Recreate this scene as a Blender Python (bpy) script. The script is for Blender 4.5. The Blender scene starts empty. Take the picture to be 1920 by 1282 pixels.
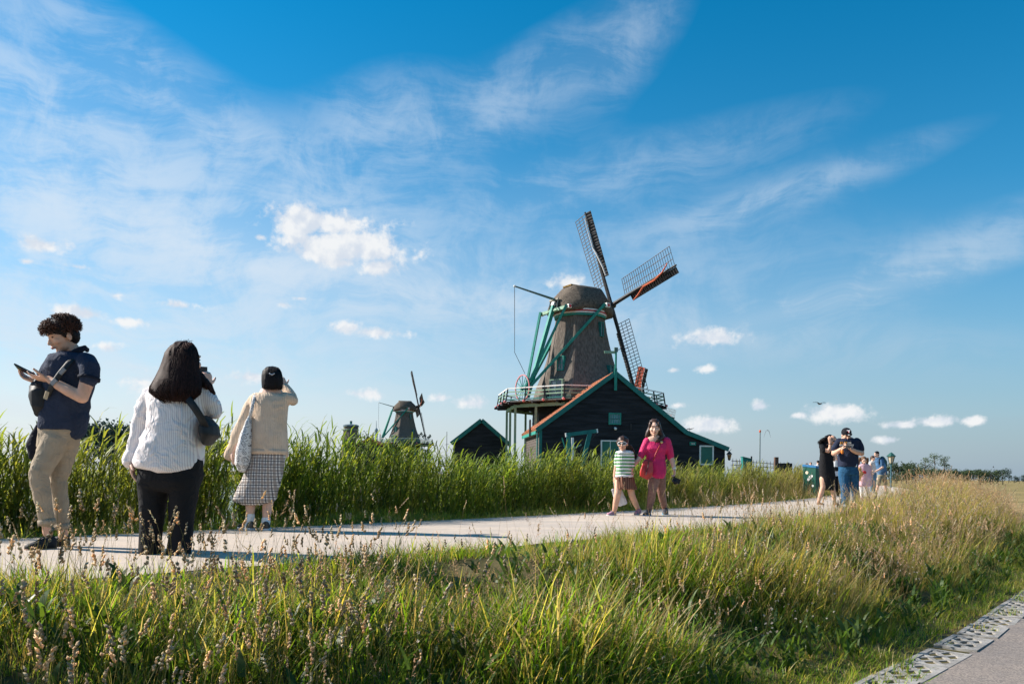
import bpy, math, random
import numpy as np
from mathutils import Vector, Matrix, noise as mnoise

random.seed(7)
rng = np.random.default_rng(11)
SC = bpy.context.scene
COL = SC.collection
R = math.radians

# ------------------------------------------------------------------ camera
F, CX, HY, ROLL = 1493.3, 960.0, 889.0, R(0.7)      # focal length in photo pixels, principal point, roll
CAMZ = 0.60
cam_d = bpy.data.cameras.new('camera')
cam_d.sensor_width = 36.0
cam_d.lens = 28.0
cam_d.shift_y = (HY - 641.0) / 1920.0
cam_d.clip_start = 0.05
cam_d.clip_end = 9000.0
cam = bpy.data.objects.new('camera', cam_d)
COL.objects.link(cam)
CAM_M = Matrix.Rotation(R(90), 4, 'X') @ Matrix.Rotation(ROLL, 4, 'Z')
CAM_M.translation = (0, 0, CAMZ)
cam.matrix_world = CAM_M
SC.camera = cam

# ------------------------------------------------------------------ exposure
SC.view_settings.view_transform = 'Standard'
SC.view_settings.look = 'None'
SC.view_settings.gamma = 1.0
SC.view_settings.exposure = 0.85
SC.view_settings.use_curve_mapping = False
SC.render.engine = 'CYCLES'
SC.cycles.max_bounces = 6
SC.cycles.diffuse_bounces = 2
SC.cycles.glossy_bounces = 2
SC.cycles.transmission_bounces = 4
SC.cycles.transparent_max_bounces = 6
SC.cycles.use_denoising = True
SC.cycles.use_adaptive_sampling = True
SC.cycles.adaptive_threshold = 0.02
SC.cycles.sample_clamp_indirect = 6.0

# ------------------------------------------------------------------ sun
SUN_AZ = R(-77.0)          # measured from +Y (view direction) towards +X
SUN_EL = R(34.0)
SUN_DIR = Vector((math.sin(SUN_AZ) * math.cos(SUN_EL), math.cos(SUN_AZ) * math.cos(SUN_EL), math.sin(SUN_EL)))
sd = bpy.data.lights.new('sun', 'SUN')
sd.energy = 5.0
sd.angle = R(0.53)
sd.color = (1.0, 0.925, 0.83)
sun = bpy.data.objects.new('sun', sd)
COL.objects.link(sun)
sun.rotation_euler = (-SUN_DIR).to_track_quat('-Z', 'Y').to_euler()


def ray(px, py):
    """photo pixel -> world direction with y component 1"""
    d = Vector(((px - CX) / F, (HY - py) / F, -1.0))
    w = CAM_M.to_3x3() @ d
    return w / w.y


def P(px, py, depth):
    d = ray(px, py)
    return Vector((d.x * depth, depth, CAMZ + d.z * depth))


def azel(px, py):
    d = ray(px, py).normalized()
    return math.degrees(math.atan2(d.x, d.y)), math.degrees(math.asin(d.z))


# ------------------------------------------------------------------ world: Nishita sky with cirrus and cumulus
W = bpy.data.worlds.new('World')
SC.world = W
W.use_nodes = True
nt = W.node_tree
nt.nodes.clear()
W.cycles.sampling_method = 'MANUAL'
W.cycles.sample_map_resolution = 256


class NB:
    """small node-building helper"""
    def __init__(s, tree):
        s.t = tree

    def n(s, kind, **kw):
        nd = s.t.nodes.new(kind)
        for k, v in kw.items():
            setattr(nd, k, v)
        return nd

    def link(s, a, b):
        s.t.links.new(a, b)

    def put(s, sock, v):
        if hasattr(v, 'is_output') or isinstance(v, bpy.types.NodeSocket):
            s.t.links.new(v, sock)
        else:
            sock.default_value = v

    def m(s, op, a, b=None, c=None, clamp=False):
        nd = s.n('ShaderNodeMath', operation=op, use_clamp=clamp)
        s.put(nd.inputs[0], a)
        if b is not None:
            s.put(nd.inputs[1], b)
        if c is not None:
            s.put(nd.inputs[2], c)
        return nd.outputs[0]

    def v(s, op, a, b=None):
        nd = s.n('ShaderNodeVectorMath', operation=op)
        s.put(nd.inputs[0], a)
        if b is not None:
            s.put(nd.inputs[1], b)
        return nd.outputs['Value'] if op in ('LENGTH', 'DOT_PRODUCT') else nd.outputs[0]

    def smooth(s, x, lo, hi):
        nd = s.n('ShaderNodeMapRange', interpolation_type='SMOOTHSTEP')
        s.put(nd.inputs[0], x)
        nd.inputs[1].default_value = lo
        nd.inputs[2].default_value = hi
        return nd.outputs[0]

    def noise(s, vec, scale, detail=4, rough=.55, dist=0.0, dim='3D'):
        nd = s.n('ShaderNodeTexNoise', noise_dimensions=dim)
        if vec is not None:
            s.link(vec, nd.inputs['Vector'])
        nd.inputs['Scale'].default_value = scale
        nd.inputs['Detail'].default_value = detail
        nd.inputs['Roughness'].default_value = rough
        nd.inputs['Distortion'].default_value = dist
        return nd

    def mix(s, fac, a, b, blend='MIX'):
        nd = s.n('ShaderNodeMix', data_type='RGBA', blend_type=blend)
        s.put(nd.inputs[0], fac)
        s.put(nd.inputs[6], a)
        s.put(nd.inputs[7], b)
        return nd.outputs[2]


def rgb(r, g, b):
    return (r, g, b, 1.0)


B = NB(nt)
out = B.n('ShaderNodeOutputWorld')
bg = B.n('ShaderNodeBackground')
bg.inputs['Strength'].default_value = 0.084
sky = B.n('ShaderNodeTexSky', sky_type='NISHITA', sun_disc=False)
sky.sun_elevation = SUN_EL
sky.sun_rotation = SUN_AZ
sky.altitude = 0
sky.air_density = 1.0
sky.dust_density = 0.25
sky.ozone_density = 2.5
hsv = B.n('ShaderNodeHueSaturation')
hsv.inputs['Saturation'].default_value = 1.55
hsv.inputs['Hue'].default_value = 0.486
B.link(sky.outputs[0], hsv.inputs['Color'])
skycol = hsv.outputs[0]

tc = B.n('ShaderNodeTexCoord')
sep = B.n('ShaderNodeSeparateXYZ')
B.link(tc.outputs['Generated'], sep.inputs[0])
az = B.m('MULTIPLY', B.m('ARCTAN2', sep.outputs[0], sep.outputs[1]), 180 / math.pi)
el = B.m('MULTIPLY', B.m('ARCSINE', sep.outputs[2]), 180 / math.pi)
# the cloud field repeats round the horizon every 90 degrees, so the sky goes on outside the view
azw = B.m('WRAP', az, 45.0, -45.0)
comb = B.n('ShaderNodeCombineXYZ')
B.link(azw, comb.inputs[0])
B.link(el, comb.inputs[1])
pos = comb.outputs[0]

# cirrus veils: (px, py, half length, half width in photo px, tilt in degrees, weight)
cirrus = [
    (150, 330, 700, 190, -14, .78), (330, 180, 420, 60, -24, .55), (60, 150, 330, 120, -20, .45), (300, 440, 800, 42, -9, .62),
    (700, 230, 170, 85, 22, .62), (950, 190, 260, 75, 30, .60), (1180, 90, 170, 70, 42, .45),
    (1150, 330, 480, 70, 10, .45), (1450, 370, 320, 36, 12, .62), (1720, 500, 330, 46, 16, .75),
    (1600, 555, 280, 18, 10, .8), (760, 520, 700, 110, -4, .36), (1250, 520, 520, 120, 4, .36), (880, 570, 620, 26, -6, .5), (1550, 650, 600, 70, -6, .34),
    (40, 580, 680, 260, 0, 1.1),
]
csum = None
for (px, py, hl, hw, tilt, wgt) in cirrus:
    a0, e0 = azel(px, py)
    k = 57.3 / F * 0.93
    t = R(tilt)
    d = B.v('SUBTRACT', pos, (a0, e0, 0))
    u = B.v('DOT_PRODUCT', d, (math.cos(t) / (hl * k), math.sin(t) / (hl * k), 0))
    w = B.v('DOT_PRODUCT', d, (-math.sin(t) / (hw * k), math.cos(t) / (hw * k), 0))
    r2 = B.m('ADD', B.m('MULTIPLY', u, u), B.m('MULTIPLY', w, w))
    g = B.m('MULTIPLY', B.m('POWER', 2.718, B.m('MULTIPLY', r2, -1.3)), wgt)
    csum = g if csum is None else B.m('ADD', csum, g)
# stretched noise for the fibres
warp = B.noise(pos, 0.06, 3, .5)
wv = B.v('MULTIPLY', B.v('SUBTRACT', warp.outputs['Color'], (.5, .5, .5)), (14, 9, 0))
p2 = B.v('ADD', pos, wv)
mp = B.n('ShaderNodeMapping')
mp.inputs['Rotation'].default_value = (0, 0, R(-12))
mp.inputs['Scale'].default_value = (0.05, 0.22, 1)
B.link(p2, mp.inputs[0])
fib = B.noise(mp.outputs[0], 1.6, 6, .66, .4)
fine = B.noise(p2, 0.28, 6, .68, .3)
fibre = B.m('ADD', B.m('MULTIPLY', fib.outputs[0], .6), B.m('MULTIPLY', fine.outputs[0], .4))
fibre = B.smooth(fibre, .40, .63)
cir = B.m('MULTIPLY', B.m('MAXIMUM', B.m('SUBTRACT', csum, .10), 0.0), B.m('MULTIPLY_ADD', fibre, .95, .22))
cir = B.m('MULTIPLY', B.m('SUBTRACT', 1.0, B.m('POWER', 2.718, B.m('MULTIPLY', cir, -1.0))), .85)
sk1 = B.mix(cir, skycol, rgb(5.0, 5.6, 6.2))

# low haze whitening the horizon, brighter towards the sun
ela = B.m('ABSOLUTE', el)
hz = B.m('POWER', 2.718, B.m('ADD', B.m('MULTIPLY', ela, -0.050), B.m('MULTIPLY', B.m('MULTIPLY', ela, ela), -.0035)))
ds = B.v('DOT_PRODUCT', tc.outputs['Generated'], tuple(SUN_DIR))
hcol = B.mix(B.smooth(ds, -.40, .62), rgb(1.75, 2.55, 3.4), rgb(4.75, 5.05, 5.5))
sk1 = B.mix(B.m('MULTIPLY', hz, .93), sk1, hcol)

# cumulus puffs: (px, py, half width, half height, softness offset)
puffs = [
    (612, 418, 112, 26, 0), (560, 425, 50, 20, .0), (645, 462, 118, 32, 0), (610, 468, 80, 24, 0), (640, 492, 50, 14, .35), (712, 503, 42, 19, .02), (690, 455, 55, 26, 0), (490, 445, 18, 9, .45),
    (82, 460, 42, 15, .16), (50, 490, 18, 7, .4), (145, 500, 34, 8, .4), (335, 572, 46, 11, .22), (160, 588, 44, 13, .1), (236, 603, 36, 9, .2),
    (196, 650, 30, 11, .3), (650, 614, 36, 15, .12), (715, 624, 75, 13, .2), (1335, 634, 62, 20, .05), (1066, 527, 34, 20, .15), (1318, 692, 27, 12, .25), (1266, 694, 18, 8, .45),
    (1336, 796, 66, 18, .15), (1427, 762, 20, 12, .25), (1568, 772, 52, 17, .1), (1500, 778, 20, 8, .35), (1692, 796, 34, 8, .35), (1752, 790, 40, 11, .25), (1822, 788, 18, 8, .3),
    (262, 716, 70, 34, .42), (470, 708, 66, 17, .32), (680, 738, 60, 15, .4), (875, 755, 66, 17, .4), (530, 571, 17, 8, .4), (565, 560, 20, 6, .5), (220, 555, 22, 12, .5), (1272, 760, 30, 9, .45),
    (830, 745, 40, 14, .45), (1660, 825, 40, 10, .6), (1330, 860, 30, 10, .6),
]
dmin = None
for (px, py, hw, hh, so) in puffs:
    a0, e0 = azel(px, py)
    k = 57.3 / F * 0.95
    r = B.v('LENGTH', B.v('MULTIPLY', B.v('SUBTRACT', pos, (a0, e0, 0)), (1 / (hw * k), 1 / (hh * k), 0)))
    if so:
        r = B.m('ADD', r, so)
    dmin = r if dmin is None else B.m('MINIMUM', dmin, r)
n1 = B.noise(pos, 0.42, 6, .60, .15)
n2 = B.noise(pos, 2.2, 3, .6)
nn = B.m('ADD', B.m('MULTIPLY', B.m('SUBTRACT', n1.outputs[0], .5), 3.1), B.m('MULTIPLY', B.m('SUBTRACT', n2.outputs[0], .5), .7))
dens = B.m('ADD', B.m('SUBTRACT', 1.30, dmin), nn)
cum = B.smooth(dens, .0, .85)
# sunlit tops, slightly greyer bases through the cloud's own relief
reli = B.noise(B.v('ADD', pos, (-.35, .55, 0)), 0.42, 3, .60, .15)
rel = B.smooth(B.m('SUBTRACT', n1.outputs[0], reli.outputs[0]), -.12, .12)
ccol = B.mix(rel, rgb(4.6, 5.0, 5.6), rgb(6.1, 6.15, 6.2))
sk2 = B.mix(B.m('MULTIPLY', cum, .95), sk1, ccol)
B.link(sk2, bg.inputs['Color'])
B.link(bg.outputs[0], out.inputs['Surface'])

# ------------------------------------------------------------------ materials
MATS = {}


def mat(name, col, rough=.75, var=.18, scale=12.0, bump=0.0, bscale=None, metal=0.0, spec=.35, stretch=None, trans=0.0, col2=None):
    """plain procedural material: a base colour broken up by noise (towards col2 when given), fine relief"""
    if name in MATS:
        return MATS[name]
    m = bpy.data.materials.new(name)
    m.use_nodes = True
    t = m.node_tree
    b = NB(t)
    bs = t.nodes['Principled BSDF']
    tcn = b.n('ShaderNodeTexCoord')
    vec = tcn.outputs['Object']
    if stretch:
        mpn = b.n('ShaderNodeMapping')
        mpn.inputs['Scale'].default_value = stretch
        b.link(vec, mpn.inputs[0])
        vec = mpn.outputs[0]
    n = b.noise(vec, scale, 6, .6)
    f = b.smooth(n.outputs[0], .3, .7)
    c1 = rgb(*[c * (1 - var) for c in col])
    c2 = rgb(*[min(1, c * (1 + var)) for c in (col2 or col)])
    b.link(b.mix(f, c1, c2), bs.inputs['Base Color'])
    bs.inputs['Roughness'].default_value = rough
    bs.inputs['Metallic'].default_value = metal
    bs.inputs['Specular IOR Level'].default_value = spec
    if bump:
        bn = b.n('ShaderNodeBump')
        bn.inputs['Strength'].default_value = bump
        bn.inputs['Distance'].default_value = .01
        n2 = b.noise(vec, bscale or scale * 4, 4, .6)
        b.link(n2.outputs[0], bn.inputs['Height'])
        b.link(bn.outputs[0], bs.inputs['Normal'])
    if trans:
        tr = b.n('ShaderNodeBsdfTranslucent')
        tr.inputs['Color'].default_value = rgb(*col)
        mx = b.n('ShaderNodeMixShader')
        mx.inputs[0].default_value = trans
        b.link(bs.outputs[0], mx.inputs[1])
        b.link(tr.outputs[0], mx.inputs[2])
        b.link(mx.outputs[0], t.nodes['Material Output'].inputs[0])
    MATS[name] = m
    return m


# ------------------------------------------------------------------ mesh building
class MB:
    def __init__(s):
        s.v, s.f = [], []

    def add(s, vs, fs):
        o = len(s.v)
        s.v.extend([tuple(x) for x in vs])
        s.f.extend([tuple(i + o for i in q) for q in fs])
        return s

    def box(s, c, size, M=None):
        x, y, z = [k / 2 for k in size]
        vs = [Vector((a * x, b_ * y, d * z)) for a in (-1, 1) for b_ in (-1, 1) for d in (-1, 1)]
        if M is not None:
            vs = [M @ q for q in vs]
        c = Vector(c)
        return s.add([q + c for q in vs], [(0, 1, 3, 2), (4, 6, 7, 5), (0, 4, 5, 1), (2, 3, 7, 6), (0, 2, 6, 4), (1, 5, 7, 3)])

    def bar(s, a, b_, w, h=None, up=(0, 0, 1)):
        """rectangular bar from a to b"""
        a, b_ = Vector(a), Vector(b_)
        h = h or w
        d = (b_ - a).normalized()
        up = Vector(up)
        if abs(d.dot(up)) > .98:
            up = Vector((0, 1, 0)) if abs(d.y) < .9 else Vector((1, 0, 0))
        x = d.cross(up).normalized()
        u = x.cross(d).normalized()
        vs = [q + x * (sx * w / 2) + u * (su * h / 2) for q in (a, b_) for sx, su in ((-1, -1), (1, -1), (1, 1), (-1, 1))]
        return s.add(vs, [(3, 2, 1, 0), (4, 5, 6, 7), (0, 1, 5, 4), (1, 2, 6, 5), (2, 3, 7, 6), (3, 0, 4, 7)])

    def tube(s, pts, rad, n=12, round_ends=True, ref=None):
        """tapered tube; rad entries are r or (rx, ry) (ry along the reference direction)"""
        pts = [Vector(p) for p in pts]
        rr = [(r, r) if not isinstance(r, (tuple, list)) else tuple(r) for r in rad]
        tans = []
        for i in range(len(pts)):
            a = pts[max(0, i - 1)]
            b_ = pts[min(len(pts) - 1, i + 1)]
            tans.append((b_ - a).normalized())
        if round_ends:
            p0, t0, r0 = pts[0], tans[0], rr[0]
            p1, t1, r1 = pts[-1], tans[-1], rr[-1]
            h0, h1 = min(r0), min(r1)
            pts = [p0 - t0 * h0 * .9, p0 - t0 * h0 * .55] + pts + [p1 + t1 * h1 * .55, p1 + t1 * h1 * .9]
            tans = [t0, t0] + tans + [t1, t1]
            rr = [(r0[0] * .42, r0[1] * .42), (r0[0] * .82, r0[1] * .82)] + rr + [(r1[0] * .82, r1[1] * .82), (r1[0] * .42, r1[1] * .42)]
        ref = Vector(ref) if ref is not None else Vector((0, 1, 0))
        vs = []
        px = None
        for p, t, r in zip(pts, tans, rr):
            q = ref - t * ref.dot(t)
            if q.length < .05:
                q = Vector((0, 0, 1)) - t * t.z if abs(t.z) < .95 else Vector((1, 0, 0)) - t * t.x
            y = q.normalized()
            x = y.cross(t).normalized()
            for k in range(n):
                a = 2 * math.pi * k / n
                vs.append(p + x * (r[0] * math.cos(a)) + y * (r[1] * math.sin(a)))
        m = len(pts)
        fs = [(i * n + k, i * n + (k + 1) % n, (i + 1) * n + (k + 1) % n, (i + 1) * n + k) for i in range(m - 1) for k in range(n)]
        fs.append(tuple(range(n))[::-1])
        fs.append(tuple((m - 1) * n + k for k in range(n)))
        return s.add(vs, fs)

    def loft(s, rings, close=True):
        """rings: list of equally long vertex lists"""
        n = len(rings[0])
        vs = [q for r in rings for q in r]
        m = len(rings)
        fs = [(i * n + k, i * n + (k + 1) % n, (i + 1) * n + (k + 1) % n, (i + 1) * n + k) for i in range(m - 1) for k in range(n)]
        if close:
            fs.append(tuple(range(n))[::-1])
            fs.append(tuple((m - 1) * n + k for k in range(n)))
        return s.add(vs, fs)

    def ell(s, c, r, M=None, nu=14, nv=9):
        c = Vector(c)
        if not isinstance(r, (tuple, list)):
            r = (r, r, r)
        rings = []
        for j in range(1, nv):
            a = math.pi * j / nv
            rings.append([Vector((r[0] * math.sin(a) * math.cos(2 * math.pi * k / nu), r[1] * math.sin(a) * math.sin(2 * math.pi * k / nu), -r[2] * math.cos(a))) for k in range(nu)])
        top, bot = Vector((0, 0, r[2])), Vector((0, 0, -r[2]))
        vs = [bot] + [q for g in rings for q in g] + [top]
        if M is not None:
            vs = [M @ q for q in vs]
        vs = [q + c for q in vs]
        fs = [(0, 1 + (k + 1) % nu, 1 + k) for k in range(nu)]
        for j in range(nv - 2):
            for k in range(nu):
                fs.append((1 + j * nu + k, 1 + j * nu + (k + 1) % nu, 1 + (j + 1) * nu + (k + 1) % nu, 1 + (j + 1) * nu + k))
        L = len(vs) - 1
        fs += [(L, 1 + (nv - 2) * nu + k, 1 + (nv - 2) * nu + (k + 1) % nu) for k in range(nu)]
        return s.add(vs, fs)

    def prism(s, poly, d):
        """extrude a 3-D polygon by vector d"""
        d = Vector(d)
        n = len(poly)
        vs = [Vector(p) for p in poly] + [Vector(p) + d for p in poly]
        return s.add(vs, [tuple(range(n))[::-1], tuple(range(n, 2 * n))] + [(k, (k + 1) % n, n + (k + 1) % n, n + k) for k in range(n)])

    def mesh(s, name):
        me = bpy.data.meshes.new(name)
        me.from_pydata(s.v, [], s.f)
        me.validate()
        me.update()
        return me


def fix_normals(me):
    import bmesh
    bm = bmesh.new()
    bm.from_mesh(me)
    bmesh.ops.recalc_face_normals(bm, faces=bm.faces)
    bm.to_mesh(me)
    bm.free()


def obj(name, mb, m, parent=None, smooth=False, loc=None):
    me = mb if isinstance(mb, bpy.types.Mesh) else mb.mesh(name)
    if not isinstance(mb, bpy.types.Mesh):
        fix_normals(me)
    if m is not None and not me.materials:
        me.materials.append(m)
    if smooth:
        me.shade_smooth()
    o = bpy.data.objects.new(name, me)
    COL.objects.link(o)
    if loc is not None:
        o.location = loc
    if parent is not None:
        o.parent = parent
    return o


def tag(o, label, cat, group=None, kind=None):
    if label:
        o['label'] = label
    if cat:
        o['category'] = cat
    if group:
        o['group'] = group
    if kind:
        o['kind'] = kind
    return o


def thing(name, label, cat, loc=(0, 0, 0), rotz=0.0, group=None):
    o = bpy.data.objects.new(name, None)
    COL.objects.link(o)
    o.empty_display_size = .2
    o.location = loc
    o.rotation_euler = (0, 0, rotz)
    return tag(o, label, cat, group)


def struct(name, mb, m, label=None, smooth=False):
    o = obj(name, mb, m, smooth=smooth)
    o['kind'] = 'structure'
    if label:
        o['label'] = label
    return o


def solid(name, mb, m, parent, voxel=.008, it=4, disp=None, smooth_f=.5, tris=None):
    """overlapping closed shapes -> one continuous skin (voxel union, relaxed), then optional displacement"""
    me = mb.mesh(name)
    fix_normals(me)
    o = bpy.data.objects.new(name, me)
    COL.objects.link(o)
    r = o.modifiers.new('r', 'REMESH')
    r.mode = 'VOXEL'
    r.voxel_size = voxel
    r.use_smooth_shade = True
    if it:
        sm = o.modifiers.new('s', 'SMOOTH')
        sm.factor = smooth_f
        sm.iterations = it
    dc = o.modifiers.new('d', 'DECIMATE')
    dc.ratio = tris or .32
    dg = bpy.context.evaluated_depsgraph_get()
    dg.update()
    new = bpy.data.meshes.new_from_object(o.evaluated_get(dg))
    bpy.data.objects.remove(o)
    bpy.data.meshes.remove(me)
    new.name = name
    if disp is not None:
        n = len(new.vertices)
        co = np.empty(n * 3)
        new.vertices.foreach_get('co', co)
        no = np.empty(n * 3)
        new.vertices.foreach_get('normal', no)
        co = co.reshape(-1, 3)
        no = no.reshape(-1, 3)
        co = disp(co, no)
        new.vertices.foreach_set('co', co.ravel())
        new.update()
    new.materials.clear()
    new.materials.append(m)
    new.shade_smooth()
    return obj(name, new, None, parent)


def folds(amp=.006, fx=30., fz=14., seed=0, diag=.5):
    """cloth creases: a few crossing warped sine ridges"""
    r_ = np.random.default_rng(seed)
    ph = r_.uniform(0, 6.3, 8)

    def f(co, no):
        x, y, z = co[:, 0], co[:, 1], co[:, 2]
        w = np.sin(x * 9 + ph[0]) * .8 + np.sin(z * 7 + ph[1]) * .9 + np.sin(y * 11 + ph[2]) * .7
        a = np.sin((x * fx * diag + z * fz) + w * 1.7 + ph[3])
        b_ = np.sin((-x * fx * diag * .7 + z * fz * 1.4 + y * 12) + w * 1.3 + ph[4])
        c = np.sin(x * fx + y * fx * .5 + w * 2.0 + ph[5]) * .4
        ra = 1 - np.abs(a)
        rb = 1 - np.abs(b_)
        msk = .35 + .65 * np.clip(.5 + .5 * np.sin(x * 13 + z * 6 + ph[6]) + .3 * np.sin(z * 17 + ph[7]), 0, 1)
        h = (ra ** 2 * .9 + rb ** 2.5 * .8 - .55 + c * .4) * msk
        return co + no * (.95 * amp * h)[:, None]
    return f


def copy_tree(o, parent=None):
    c = o.copy()
    COL.objects.link(c)
    c.parent = parent
    for ch in o.children:
        copy_tree(ch, c)
    return c

# ------------------------------------------------------------------ the dyke: a path on its crest, a road along its foot
CTRL = [(-22.0, -13.5), (-14.0, -5.4), (-8.0, 0.7), (-4.9, 3.9), (-2.15, 6.65), (-0.55, 8.30), (1.05, 10.05), (4.35, 14.05), (7.75, 18.75), (11.6, 25.3), (16.5, 35.0), (21.5, 46.0), (28.0, 62.0), (36.0, 84.0), (46.0, 115.0), (60.0, 160.0)]


def catmull(pts, step):
    o = []
    for i in range(1, len(pts) - 2):
        p0, p1, p2, p3 = [np.array(pts[k], float) for k in (i - 1, i, i + 1, i + 2)]
        m = max(2, int(np.linalg.norm(p2 - p1) / step))
        for k in range(m):
            t = k / m
            o.append(.5 * ((2 * p1) + (-p0 + p2) * t + (2 * p0 - 5 * p1 + 4 * p2 - p3) * t * t + (-p0 + 3 * p1 - 3 * p2 + p3) * t ** 3))
    o.append(np.array(pts[-2], float))
    return np.array(o)


CL = catmull(CTRL, .25)
_seg = np.linalg.norm(np.diff(CL, axis=0), axis=1)
CS = np.concatenate([[0], np.cumsum(_seg)])
CT = np.gradient(CL, axis=0)
CT /= np.linalg.norm(CT, axis=1)[:, None]
CN = np.stack([CT[:, 1], -CT[:, 0]], 1)           # points to the road side (right)
SMAX = CS[-1]


def st(s, t):
    """along / across the dyke -> x, y"""
    s = np.asarray(s, float)
    t = np.asarray(t, float)
    x = np.interp(s, CS, CL[:, 0]) + np.interp(s, CS, CN[:, 0]) * t
    y = np.interp(s, CS, CL[:, 1]) + np.interp(s, CS, CN[:, 1]) * t
    return x, y


PROF_T = np.array([-9.0, -4.6, -3.4, -2.5, -1.75, -1.45, 1.45, 1.75, 2.05, 2.8, 3.4, 4.05, 9.5])
PROF_Z = np.array([-1.02, -1.0, -.55, -.14, -.015, -.05, -.05, -.02, -.06, -.27, -.55, -.72, -.75])


def bump_z(s, t):
    return .05 * np.sin(s * 1.9 + t * 2.3) + .05 * np.sin(s * .83 - t * 1.7 + 1) + .02 * np.sin(s * 4.3 + t * 3.1)


def gz(s, t):
    """ground height of the dyke"""
    z = np.interp(t, PROF_T, PROF_Z)
    a = np.clip((np.abs(np.asarray(t)) - 1.6) / .5, 0, 1) * np.clip((3.85 - np.asarray(t)) / .5, 0, 1)
    return z + bump_z(np.asarray(s), np.asarray(t)) * a


def ribbon(name, t_list, zf, s_step, material, s0=0.0, s1=None, edge=None):
    s_arr = np.arange(s0, (s1 or SMAX), s_step)
    vs, fs = [], []
    n = len(t_list)
    for i, s in enumerate(s_arr):
        for j, t in enumerate(t_list):
            tt = t
            if edge and j in (0, n - 1):
                tt = t + edge * (mnoise.noise((s * 1.3, t, 0)) + .6 * mnoise.noise((s * 5.1, t, 3)))
            x, y = st(s, tt)
            vs.append((float(x), float(y), float(zf(s, t))))
    for i in range(len(s_arr) - 1):
        for j in range(n - 1):
            a = i * n + j
            fs.append((a, a + 1, a + n + 1, a + n))
    return struct(name, MB().add(vs, fs), material, smooth=True)


def ground_mat(name, c1, c2, scale, bump=.3):
    return mat(name, c1, rough=.95, var=.2, scale=scale, bump=bump, col2=c2, spec=.1)


# wide polder ground to the horizon
big = MB()
big.add([(-4000, -300, -.80), (4000, -300, -.80), (4000, 7000, -.80), (-4000, 7000, -.80)], [(0, 1, 2, 3)])
struct('ground', big, ground_mat('polder_ground', (.17, .15, .05), (.27, .20, .09), .35))

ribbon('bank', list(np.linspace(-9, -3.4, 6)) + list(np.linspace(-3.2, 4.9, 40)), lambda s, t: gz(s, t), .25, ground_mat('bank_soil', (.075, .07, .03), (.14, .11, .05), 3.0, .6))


def asphalt(name, c, grain=.3, warm=(1, .95, .88)):
    m = bpy.data.materials.new(name)
    m.use_nodes = True
    t = m.node_tree
    b = NB(t)
    bs = t.nodes['Principled BSDF']
    tcn = b.n('ShaderNodeTexCoord')
    v = tcn.outputs['Object']
    big_ = b.noise(v, .55, 5, .6)
    mid = b.noise(v, 6, 5, .65)
    vor = b.n('ShaderNodeTexVoronoi')
    vor.inputs['Scale'].default_value = 95
    b.link(v, vor.inputs['Vector'])
    mpn_ = b.n('ShaderNodeMapping')
    mpn_.inputs['Rotation'].default_value = (0, 0, R(-45))
    mpn_.inputs['Scale'].default_value = (.12, 1.6, 1)
    b.link(v, mpn_.inputs[0])
    trk = b.noise(mpn_.outputs[0], 1.3, 4, .6)                 # worn wheel tracks along the way
    f = b.m('ADD', b.m('ADD', b.m('MULTIPLY', big_.outputs[0], .3), b.m('MULTIPLY', mid.outputs[0], .3)), b.m('MULTIPLY', trk.outputs[0], .4))
    base = b.mix(b.smooth(f, .38, .62), rgb(*[k * .80 for k in c]), rgb(*[min(1, k * w * 1.08) for k, w in zip(c, warm)]))
    sp = b.mix(b.m('MULTIPLY', b.smooth(vor.outputs['Color'], .1, .9), grain), base, rgb(*[k * .45 for k in c]))
    b.link(sp, bs.inputs['Base Color'])
    bs.inputs['Roughness'].default_value = .92
    bs.inputs['Specular IOR Level'].default_value = .2
    bn = b.n('ShaderNodeBump')
    bn.inputs['Strength'].default_value = .35
    bn.inputs['Distance'].default_value = .006
    b.link(vor.outputs['Distance'], bn.inputs['Height'])
    b.link(bn.outputs[0], bs.inputs['Normal'])
    return m


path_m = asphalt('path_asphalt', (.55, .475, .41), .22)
road_m = asphalt('road_asphalt', (.31, .27, .245), .85)
ribbon('path', list(np.linspace(-1.52, 1.5, 9)), lambda s, t: .012 - .012 * (t / 1.5) ** 2, .12, path_m, edge=.05)
# sandy shoulder along the far side of the path
sand_m = mat('sand', (.52, .40, .29), rough=.95, var=.2, scale=8, bump=.4, bscale=120, spec=.1)
ribbon('sand_shoulder', [-1.66, -1.60, -1.50], lambda s, t: -.002, .12, sand_m, edge=.06)
# raised crumbly asphalt edge is the path's own thickness on the road side
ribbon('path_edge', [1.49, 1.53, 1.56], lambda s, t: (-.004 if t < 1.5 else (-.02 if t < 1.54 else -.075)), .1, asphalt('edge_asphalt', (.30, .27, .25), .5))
ribbon('road', list(np.linspace(4.50, 9.4, 8)), lambda s, t: -.712, .4, road_m, s1=46.0, edge=.05)

# water behind the reed bed
wm = bpy.data.materials.new('lake_water')
wm.use_nodes = True
b_ = NB(wm.node_tree)
bs = wm.node_tree.nodes['Principled BSDF']
bs.inputs['Base Color'].default_value = rgb(.06, .085, .09)
bs.inputs['Roughness'].default_value = .08
bs.inputs['IOR'].default_value = 1.33
tcn = b_.n('ShaderNodeTexCoord')
nz = b_.noise(tcn.outputs['Object'], 3.0, 4, .6, .3)
bn = b_.n('ShaderNodeBump')
bn.inputs['Strength'].default_value = .5
bn.inputs['Distance'].default_value = .05
b_.link(nz.outputs[0], bn.inputs['Height'])
b_.link(bn.outputs[0], bs.inputs['Normal'])
wl = [tuple(st(s, -3.0)) for s in np.arange(0, 70, 2.0)]
wp = [(float(x), float(y), -.60) for x, y in wl] + [(10, 62, -.6), (-30, 68, -.6), (-70, 130, -.6), (-90, 420, -.6), (-1200, 420, -.6), (-1200, -20, -.6)]
struct('water', MB().add(wp, [tuple(range(len(wp)))]), wm)
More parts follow.
